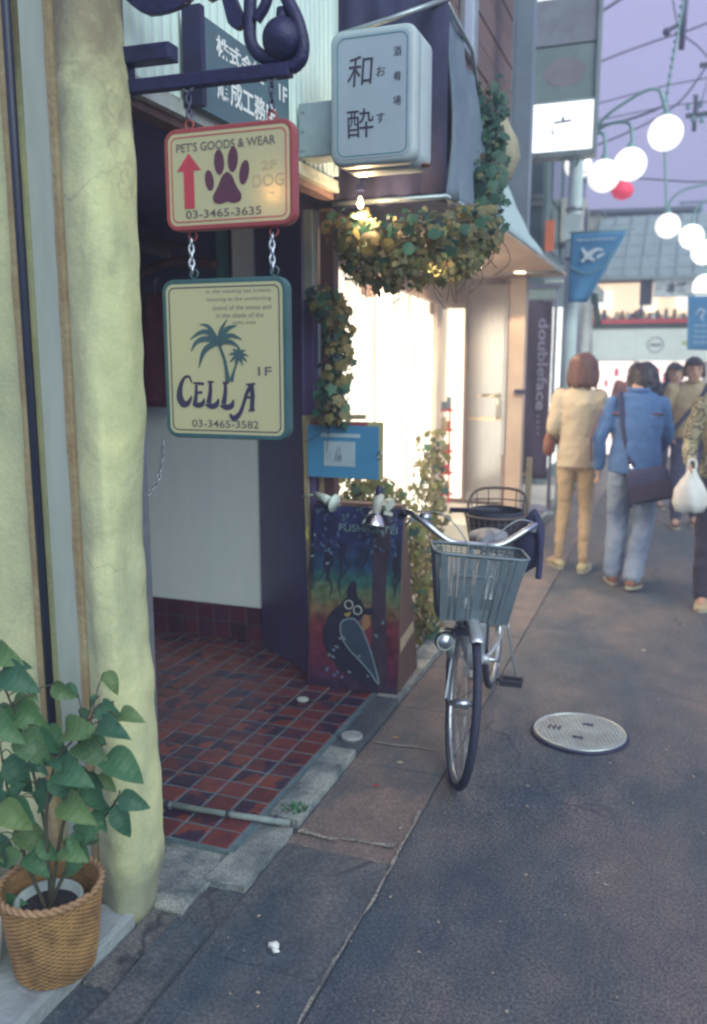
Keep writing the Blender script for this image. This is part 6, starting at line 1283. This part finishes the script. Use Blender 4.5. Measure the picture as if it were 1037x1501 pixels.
def person(label, loc, yaw, J, top, trouser, shoe, hair, long_hair=0, front=False, sleeve=1.0, hem=.86, topw=1., baggy=0, group='people walking down the street', collar=None):
    root = thing('person', label, 'person', loc, group)
    T = Matrix.Translation(Vector(loc)) @ Matrix.Rotation(yaw, 4, 'Z')
    ln = J.get('lean', 0); sp = lambda z: (0, ln*max(0, z-.9)**1.6, 0)
    cz = lambda z, dx=0, dy=0: (dx, sp(z)[1]+dy, z)
    H0 = Vector(J.get('head', cz(1.555, 0, .03 + ln*.05)))
    # body: one continuous surface
    b = MB()
    def tor(m, specs): m.ell([(0, sp(z)[1]+dy, z, rx, ry) for z, rx, ry, dy in specs], 26)
    tor(b, [(.80,.10,.08,0),(.88,.15,.10,0),(.98,.145,.10,0),(1.08,.125,.09,0),(1.2,.145*J.get('sw',1),.10,0),(1.32,.165*J.get('sw',1),.10,-.005),(1.385,.14*J.get('sw',1),.075,-.01),(1.42,.08,.06,-.01)])
    limb(b, [cz(1.38,0,-.01), tuple(Vector(cz(1.46,0,0))), tuple(H0+Vector((0,-.012,-.05)))], [.06,.052,.052])
    fd = Vector((math.sin(J.get('turn', 0)), math.cos(J.get('turn', 0)), 0)); rt_ = Vector((fd.y, -fd.x, 0))
    hd_ = MB(); hh = []
    for z, rx, ry, dy in ((-.115,.028,.03,.045),(-.10,.045,.055,.03),(-.06,.062,.078,.016),(-.01,.071,.090,.004),(.04,.076,.096,0),(.08,.069,.088,-.006),(.11,.045,.06,-.01),(.122,.015,.02,-.01)):
        hh.append([H0 + rt_*rx*math.cos(a) + fd*(ry*math.sin(a)+dy) + Vector((0,0,z)) for a in [k*6.2832/24 for k in range(24)]])
    b.rings(hh)
    b.tube([H0+fd*.088+Vector((0,0,.012)), H0+fd*.108+Vector((0,0,-.022)), H0+fd*.098+Vector((0,0,-.032))], [.007,.013,.011], 8)
    for s_ in (-1,1): b.sphere(H0+rt_*.075*s_+Vector((0,0,-.005)), .028, 10, 8, (.35,.65,1))
    for side in ('L','R'):
        S_, E, W_ = [Vector(q) for q in J['arm'+side]]
        limb(b, [S_, S_.lerp(E,.5)+Vector((0,-.005,0)), E, E.lerp(W_,.4), W_], [.052,.046,.038,.036,.026])
        hdv = Vector(J.get('hand'+side, (W_-E))).normalized(); sdv = hdv.cross(Vector((0,1,0))); sdv = sdv.normalized() if sdv.length > .3 else hdv.cross(Vector((1,0,0))).normalized()
        sdv = hdv.cross(sdv).normalized(); nm = hdv.cross(sdv).normalized()
        rg = [[W_ + hdv*d + sdv*(w2*math.cos(a)) + nm*(t2*math.sin(a)) for a in [k*6.2832/14 for k in range(14)]] for d, w2, t2 in ((-.01,.024,.020),(.03,.036,.016),(.075,.040,.014),(.09,.038,.012))]
        b.rings(rg)
        for f_ in range(4):
            o_ = (-.029+f_*.0193); l_ = (.062,.074,.078,.068)[f_] if True else .07; p0 = W_ + hdv*.078 + sdv*o_; p1 = p0 + hdv*l_*.5 + nm*.010; p2 = p1 + hdv*l_*.33 + nm*.024
            b.tube([p0, p1, p2], [.0092,.0085,.0070], 8)
        b.tube([W_+hdv*.02-sdv*.024, W_+hdv*.055-sdv*.05+nm*.01, W_+hdv*.085-sdv*.052+nm*.022], [.012,.010,.008], 8)
        Hh, K_, A = [Vector(q) for q in J['leg'+side]]
        limb(b, [Hh, Hh.lerp(K_,.5), K_, K_.lerp(A,.4), A], [.070,.056,.041,.040,.030])
        fo = Vector(J.get('foot'+side, (0,1,0))).normalized(); b.tube([A+Vector((0,0,-.02)), A+Vector((0,0,-.045))+fo*.06, A+Vector((0,0,-.055))+fo*.14], [.035,.032,.026], 10)
    bo = b.build('body', skin, root, T=T); vox(bo, .0075, 2)
    if front:
        for s_ in (-1,1):
            m = MB(); m.sphere(H0+rt_*.031*s_+fd*.086+Vector((0,0,.012)), .0105, 10, 8, (1.3,.7,.7)); m.build('eye', M('eye_dark', (.03,.02,.03), .3), root, T=T)
            m = MB(); m.tube([H0+rt_*.015*s_+fd*.095+Vector((0,0,.034)), H0+rt_*.034*s_+fd*.092+Vector((0,0,.040)), H0+rt_*.05*s_+fd*.08+Vector((0,0,.034))], .004, 6); m.build('eyebrow', hair, root, T=T)
        m = MB(); m.tube([H0-rt_*.024+fd*.087+Vector((0,0,-.062)), H0+fd*.096+Vector((0,0,-.064)), H0+rt_*.024+fd*.087+Vector((0,0,-.062))], [.003,.006,.003], 8); m.build('mouth', M('lips', (.35,.12,.11), .5), root, T=T)
    # hair
    m = MB(); hr = []; hw = J.get('hw', 1.08)
    lo_ = -.05 - long_hair
    for i in range(12):
        t = i/11; z = lo_ + (.138-lo_)*t; k = math.sqrt(max(0.02, 1-max(0,(z-.03)/.112)**2)) if z > .03 else 1 - .10*max(0,(.0-z))/.1*(1 if long_hair < .1 else -.6)
        ring = []
        for a in [k2*6.2832/26 for k2 in range(26)]:
            ca, sa = math.cos(a), math.sin(a); fr_ = max(0, sa)
            ry = .108*k; dy = -.014
            if z < .055 and sa > .1: ry = .108*k*(.25 if sa > .5 else .55)   # leave the face free
            ring.append(H0 + rt_*.089*hw*k*ca + fd*(ry*sa*(hw if sa < 0 else 1)+dy) + Vector((0,0,z+.006*math.sin(a*5+i))))
        hr.append(ring)
    m.rings(hr); hg_ = random.Random(int(abs(loc[0])*1000))
    for k in range(46):
        a = hg_.uniform(math.pi*.95, math.pi*2.05); z = hg_.uniform(-.02,.09); q = math.sqrt(max(.1, 1-(max(0,z-.03)/.112)**2)); p0 = H0 + rt_*.083*hw*q*math.cos(a) + fd*(.10*hw*q*math.sin(a)-.012) + Vector((0,0,z))
        p1 = p0 + Vector((0,0,-.05-long_hair*.5)) + (rt_*math.cos(a)+fd*math.sin(a))*.012; p2 = H0 + rt_*.086*hw*math.cos(a) + fd*(.10*hw*math.sin(a)-.012) + Vector((0,0,lo_-hg_.uniform(-.02,.025))) + (rt_*math.cos(a)+fd*math.sin(a))*hg_.uniform(-.01,.012)
        m.tube([p0,p1,p2], [.010,.012,.004], 6)
    if front:
        for k in range(9): x_ = -.06+k*.015; m.tube([H0+rt_*x_*.6+fd*.06+Vector((0,0,.112)), H0+rt_*x_+fd*(.098-abs(x_)*.3)+Vector((0,0,.08)), H0+rt_*x_*1.05+fd*(.100-abs(x_)*.3)+Vector((0,0,.05+hg_.uniform(-.01,.01)))], [.014,.013,.005], 6)
    ho = m.build('hair', hair, root, T=T); vox(ho, .008, 1, .012, .02)
    # top
    m = MB(); g = .014
    sp_ = [(hem-.012,.165,.125,0),(hem,.170*topw,.130*topw,0),(hem+.10,.166*topw,.128*topw,0),(1.08,.152*topw,.118*topw,0),(1.2,.165*topw,.122*topw,0),(1.32,.180*J.get('sw',1),.122,-.005),(1.40,.150*J.get('sw',1),.092,-.01),(1.435,.088,.075,-.01),(1.455,.068,.066,-.005)]
    tor(m, sp_)
    for side in ('L','R'):
        S_, E, W_ = [Vector(q) for q in J['arm'+side]]; En = W_ if sleeve >= 1 else E.lerp(W_, sleeve)
        limb(m, [S_, S_.lerp(E,.5)+Vector((0,-.005,0)), E, E.lerp(En,.5), En.lerp(E, .03)], [.068,.061,.053,.048,.043])
    to = m.build('jacket' if collar else 'sweater', top, root, T=T); vox(to, .009, 3, .020, .08)
    if collar:
        m = MB(); m.tube([Vector(cz(1.445,0,-.012)) + Vector((.072*math.cos(a), .07*math.sin(a), .006*math.sin(a))) for a in [k*6.2832/24 for k in range(24)]], .019, 8, True); m.build('collar', top, root, T=T)
    # trousers
    m = MB(); tor(m, [(.82,.10,.08,0),(.86,.150,.108,0),(.93,.155,.112,0),(1.0,.145,.105,0)])
    for side in ('L','R'):
        Hh, K_, A = [Vector(q) for q in J['leg'+side]]
        limb(m, [Hh, Hh.lerp(K_,.5), K_, K_.lerp(A,.5), A+Vector((0,0,.0))], [.094+baggy*.5,.080+baggy,.066+baggy,.060+baggy*1.2,.052+baggy*1.5])
    tr_ = m.build('trousers', trouser, root, T=T); vox(tr_, .009, 2, .022, .06)
    for side in ('L','R'):
        A = Vector(J['leg'+side][2]); fo = Vector(J.get('foot'+side, (0,1,0))).normalized(); pz = fo.z; ff = Vector((fo.x, fo.y, 0)).normalized(); sd_ = Vector((ff.y, -ff.x, 0)); m = MB(); rg = []
        upv = fo.cross(sd_).normalized(); upv = upv if upv.z > 0 else -upv
        for d, w2, h in ((-.075,.022,.03),(-.06,.036,.055),(-.02,.040,.062),(.04,.040,.052),(.10,.046,.036),(.155,.044,.028),(.185,.026,.02)):
            c_ = A + fo*d + upv*(-.085+h*.5+.008); rg.append([c_ + sd_*w2*math.cos(a) + upv*h*.55*math.sin(a) for a in [k*6.2832/16 for k in range(16)]])
        m.rings(rg); so_ = m.build('shoe', shoe, root, T=T)
        m = MB(); m.rings([[A + fo*d*e + sd_*w2*e2 + upv*zz for d, w2 in ((-.075,-.02),(-.08,.0),(-.075,.02),(-.02,.040),(.10,.048),(.17,.035),(.188,0),(.17,-.035),(.10,-.048),(-.02,-.040))] for e, e2, zz in ((1,1,-.092),(1.02,1.03,-.080),(1,1,-.072))], smooth=False); m.build('sole', M('sole_pale', (.45,.42,.34), .7), so_, T=T)
    return root, T
# local axes: +x = person's right, +y = the way they face
def std(**k):
    d = dict(armL=[(-.185,-.01,1.375),(-.235,-.03,1.10),(-.235,.06,.86)], armR=[(.185,-.01,1.375),(.235,-.03,1.10),(.235,.06,.86)],
             legL=[(-.085,0,.86),(-.095,.02,.48),(-.10,-.01,.09)], legR=[(.085,0,.86),(.095,.02,.48),(.10,-.01,.09)]); d.update(k); return d
# woman in tan
JW = std(sw=.86, hw=1.28, armL=[(-.145,-.0,1.375),(-.20,-.03,1.13),(-.175,.17,1.00)], armR=[(.145,-.0,1.375),(.16,.03,1.12),(.12,.22,1.10)], handL=(.3,.9,.05), handR=(-.4,.8,.2),
         legL=[(-.075,0,.90),(-.09,.03,.48),(-.115,-.02,.09)], legR=[(.075,0,.90),(.075,.02,.47),(.085,-.12,.09)], footL=(-.45,.9,0), footR=(.15,1,0), head=(.02,.035,1.575), turn=.25)
tan_k = M('knit_tan', (.52,.44,.32), .9, col2=(.50,.42,.31), scale=5, var=.08, bump=.4, bscale=200); kh = M('cotton_khaki', (.46,.33,.20), .85, var=.06, bump=.2, bscale=80)
person('woman seen from behind in a tan knit top and ochre trousers, walking away', (-.72,7.0,.004), R(2), JW, tan_k, kh, M('shoe_sand', (.42,.37,.22), .7), M('hair_redbrown', (.10,.04,.035), .5, var=.3), long_hair=.075, sleeve=.35, hem=.84, topw=.93, baggy=-.012)
wb = thing('shoulder_bag', 'brown leather bag under the left arm of the woman in tan', 'bag', (-.95,7.05,1.0)); m = MB(); m.ell([(-.955,7.08,.90,.02,.05),(-.955,7.08,.93,.045,.11),(-.95,7.08,1.02,.05,.12),(-.945,7.08,1.10,.03,.11),(-.94,7.08,1.13,.015,.09)], 20); m.build('pouch', M('leather_brown', (.20,.07,.045), .5), wb); m = MB(); m.tube(cat_rom([(-.945,6.99,1.10),(-.92,6.98,1.28),(-.905,7.0,1.43),(-.90,7.08,1.40),(-.93,7.16,1.12)]), .008, 6); m.build('strap', MATS['leather_brown'], wb)
m = MB(); m.b2((-.985,7.10,1.12),(-.93,7.15,1.19)); m.build('paper_note', white, wb)
# man in blue denim jacket
JM = std(sw=.93, hw=1.16, lean=.16, armL=[(-.17,.03,1.335),(-.255,-.01,1.09),(-.255,.06,.87)], armR=[(.165,.05,1.335),(.215,.12,1.10),(.17,.30,.98)], handL=(.05,.35,-1), legL=[(-.09,0,.86),(-.10,.05,.47),(-.115,-.05,.095)], legR=[(.09,0,.86),(.085,.0,.46),(.02,-.20,.10)], footL=(-.15,1,0), footR=(.3,1,-.12), head=(.035,.15,1.505), turn=-.1)
den = M('denim_jacket', (.075,.17,.38), .8, col2=(.055,.13,.31), scale=7, var=.15, bump=.35, bscale=120); jean = M('jeans_faded', (.13,.19,.32), .85, col2=(.34,.40,.50), scale=2.6, var=.08, thr=(.32,.72), bump=.3, bscale=120)
_, TM = person('man seen from behind in a blue denim jacket and faded jeans with a shoulder bag', (-.27,6.65,.004), R(4), JM, den, jean, M('shoe_brown', (.22,.10,.07), .6), M('hair_black', (.025,.02,.035), .5, var=.3), hem=.845, baggy=.012, topw=1.12, collar=True)
root_m = _
for nm_, pts_ in (('stripe', [(-.175,-.045,1.27),(-.11,-.068,1.275),(0,-.080,1.28),(.11,-.066,1.275),(.175,-.04,1.27)]), ('stripe', [(-.255,-.035,1.30),(-.302,-.05,1.15),(-.318,-.04,1.06),(-.312,.0,.92)])):
    m = MB(); m.tube(cat_rom(pts_, 6), .009, 6, flat=1); m.build(nm_, M('stripe_maroon', (.14,.06,.09), .8), root_m, T=TM)
mb_ = thing('messenger_bag', 'black messenger bag on a long strap hanging at the denim-jacket man hip', 'bag', (-.14,6.5,.8)); mbT = TM
m = MB(); rg = [[V(x_*s_+.10, -.19+y_*s2_, z) for x_, y_ in rrect(.29,.10,.035,4)] for s_, s2_, z in ((.85,.7,.655),(1,1,.68),(1.02,1.1,.78),(.98,.95,.87),(.85,.6,.895))]; 
RB = Matrix.Translation((.10,-.19,.78)) @ Matrix.Rotation(R(-14), 4, 'Y') @ Matrix.Translation((-.10,.19,-.78))
m.rings(rg); m.build('pouch', navy2, mb_, T=mbT @ RB)
m = MB(); m.add([(-.05,-.252,.68),(.25,-.252,.68),(.25,-.256,.80),(-.05,-.256,.80),(-.05,-.248,.68),(.25,-.248,.68),(.25,-.25,.80),(-.05,-.25,.80)], [(0,1,2,3),(7,6,5,4),(0,4,5,1)]); m.build('flap_pocket', M('bag_plum', (.045,.03,.07), .6), mb_, T=mbT @ RB)
m = MB(); m.tube(cat_rom([(-.12,.10,1.38),(-.13,.02,1.425),(-.125,-.05,1.37),(-.10,-.098,1.20),(-.06,-.115,1.02),(-.02,-.15,.90)]), .019, 8, flat=.35); m.build('strap', navy2, mb_, T=mbT)
m = MB(); m.tube([(-.035,-.145,.91),(-.01,-.16,.86)], .016, 8); m.build('buckle', chrome, mb_, T=mbT)
# man facing the camera
JF = std(armL=[(-.19,.02,1.375),(-.25,.0,1.12),(-.20,.17,.95)], armR=[(.19,.02,1.375),(.25,.0,1.12),(.20,.17,.95)], legR=[(.09,0,.86),(.10,.08,.48),(.09,.10,.09)], legL=[(-.09,0,.86),(-.10,.02,.48),(-.10,-.10,.09)], turn=-.12)
tj = M('jacket_khaki', (.36,.29,.19), .85, var=.12); _, TF = person('man facing the camera in a khaki jacket with a dark strap across his chest', (.13,9.3,.004), R(183), JF, tj, navy2, M('shoe_plum', (.08,.04,.06), .6), M('hair_black', (0,0,0)), front=True, collar=True, hem=.90, topw=1.05)
fs = thing('shoulder_strap_bag', 'dark bag on a diagonal strap worn by the man facing the camera', 'bag', (.3,9.2,.9)); m = MB(); m.tube(cat_rom([(-.14,.02,1.435),(-.12,.10,1.38),(-.02,.148,1.22),(.09,.150,1.08),(.17,.11,.96)]), .022, 8, flat=.35); m.build('strap', navy2, fs, T=TF); m = MB(); m.ell([(.24,.0,.62,.04,.12),(.25,.0,.66,.06,.16),(.25,.0,.86,.06,.16),(.235,.0,.93,.03,.13)], 18); m.build('pouch', navy2, fs, T=TF)
# passer-by in camouflage at the right edge
JC = std(armL=[(-.19,.02,1.345),(-.26,-.0,1.09),(-.235,.10,.90)], armR=[(.19,.02,1.345),(.245,.03,1.10),(.235,.15,.985)], handR=(0,.25,-1), legR=[(.09,0,.86),(.10,.10,.48),(.10,.14,.09)])
cam_m = bpy.data.materials.new('camouflage'); cam_m.use_nodes = True; t = cam_m.node_tree; n = t.nodes; L = t.links; p = n['Principled BSDF']; p.inputs['Roughness'].default_value = .85
tc = n.new('ShaderNodeTexCoord'); nz = n.new('ShaderNodeTexNoise'); nz.inputs['Scale'].default_value = 16; nz.inputs['Detail'].default_value = 1.5; L.new(tc.outputs['Object'], nz.inputs['Vector']); rp = n.new('ShaderNodeValToRGB'); rp.color_ramp.interpolation = 'CONSTANT'
for i, (q, c_) in enumerate(((0,(.30,.27,.18)),(.42,(.11,.10,.08)),(.50,(.42,.38,.27)),(.58,(.16,.18,.10)),(.64,(.34,.29,.2)))):
    e = rp.color_ramp.elements[i] if i < 2 else rp.color_ramp.elements.new(q); e.position = q; e.color = c_ + (1,)
L.new(nz.outputs['Fac'], rp.inputs[0]); L.new(rp.outputs[0], p.inputs['Base Color'])
_, TC = person('passer-by in a camouflage jacket cut off at the right edge, carrying a white plastic bag', (.345,6.3,.004), R(176), JC, cam_m, M('trouser_plum', (.035,.03,.06), .8), M('shoe_tan', (.46,.38,.24), .7), MATS['hair_black'], front=True, collar=True, hem=.88, topw=1.1, baggy=.01)
pb = thing('plastic_bag', 'white plastic shopping bag held in the camouflage passer-by hand', 'bag', (.12,6.15,.7)); cxb, cyb = .115, 6.12
m = MB(); rg = []
for i, (z, rx, ry) in enumerate(((.655,.03,.03),(.665,.085,.06),(.72,.105,.075),(.80,.10,.07),(.86,.075,.05),(.91,.04,.028),(.945,.026,.02))):
    rg.append([V(cxb + rx*(1+.10*math.sin(a*4+i))*math.cos(a), cyb + ry*(1+.14*math.sin(a*5+i*1.3))*math.sin(a), z+.006*math.sin(a*3)) for a in [k*6.2832/30 for k in range(30)]])
m.rings(rg); m.build('bag_body', M('plastic_white', (.68,.70,.70), .35, var=.05, sss=.2), pb)
m = MB(); m.tube(cat_rom([(cxb-.02,cyb,.93),(cxb-.025,cyb,.985),(cxb,cyb,1.01),(cxb+.025,cyb,.985),(cxb+.02,cyb,.93)]), .009, 7, flat=.5); m.build('handle', MATS['plastic_white'], pb)
# two more heads in the crowd
person('woman facing the camera, half hidden behind the denim-jacket man', (-.47,10.6,.004), R(184), std(head=(0,.03,1.50)), M('coat_rose', (.35,.16,.15), .85), navy2, M('shoe_plum', (0,0,0)), M('hair_brown', (.06,.035,.04), .5), front=True, long_hair=.10)
person('man in dark clothes between the denim-jacket man and the khaki man', (-.06,10.4,.004), R(200), std(head=(0,.03,1.50)), M('coat_navy', (.03,.03,.07), .85), navy2, MATS['shoe_plum'], MATS['hair_black'], front=True, collar=True)
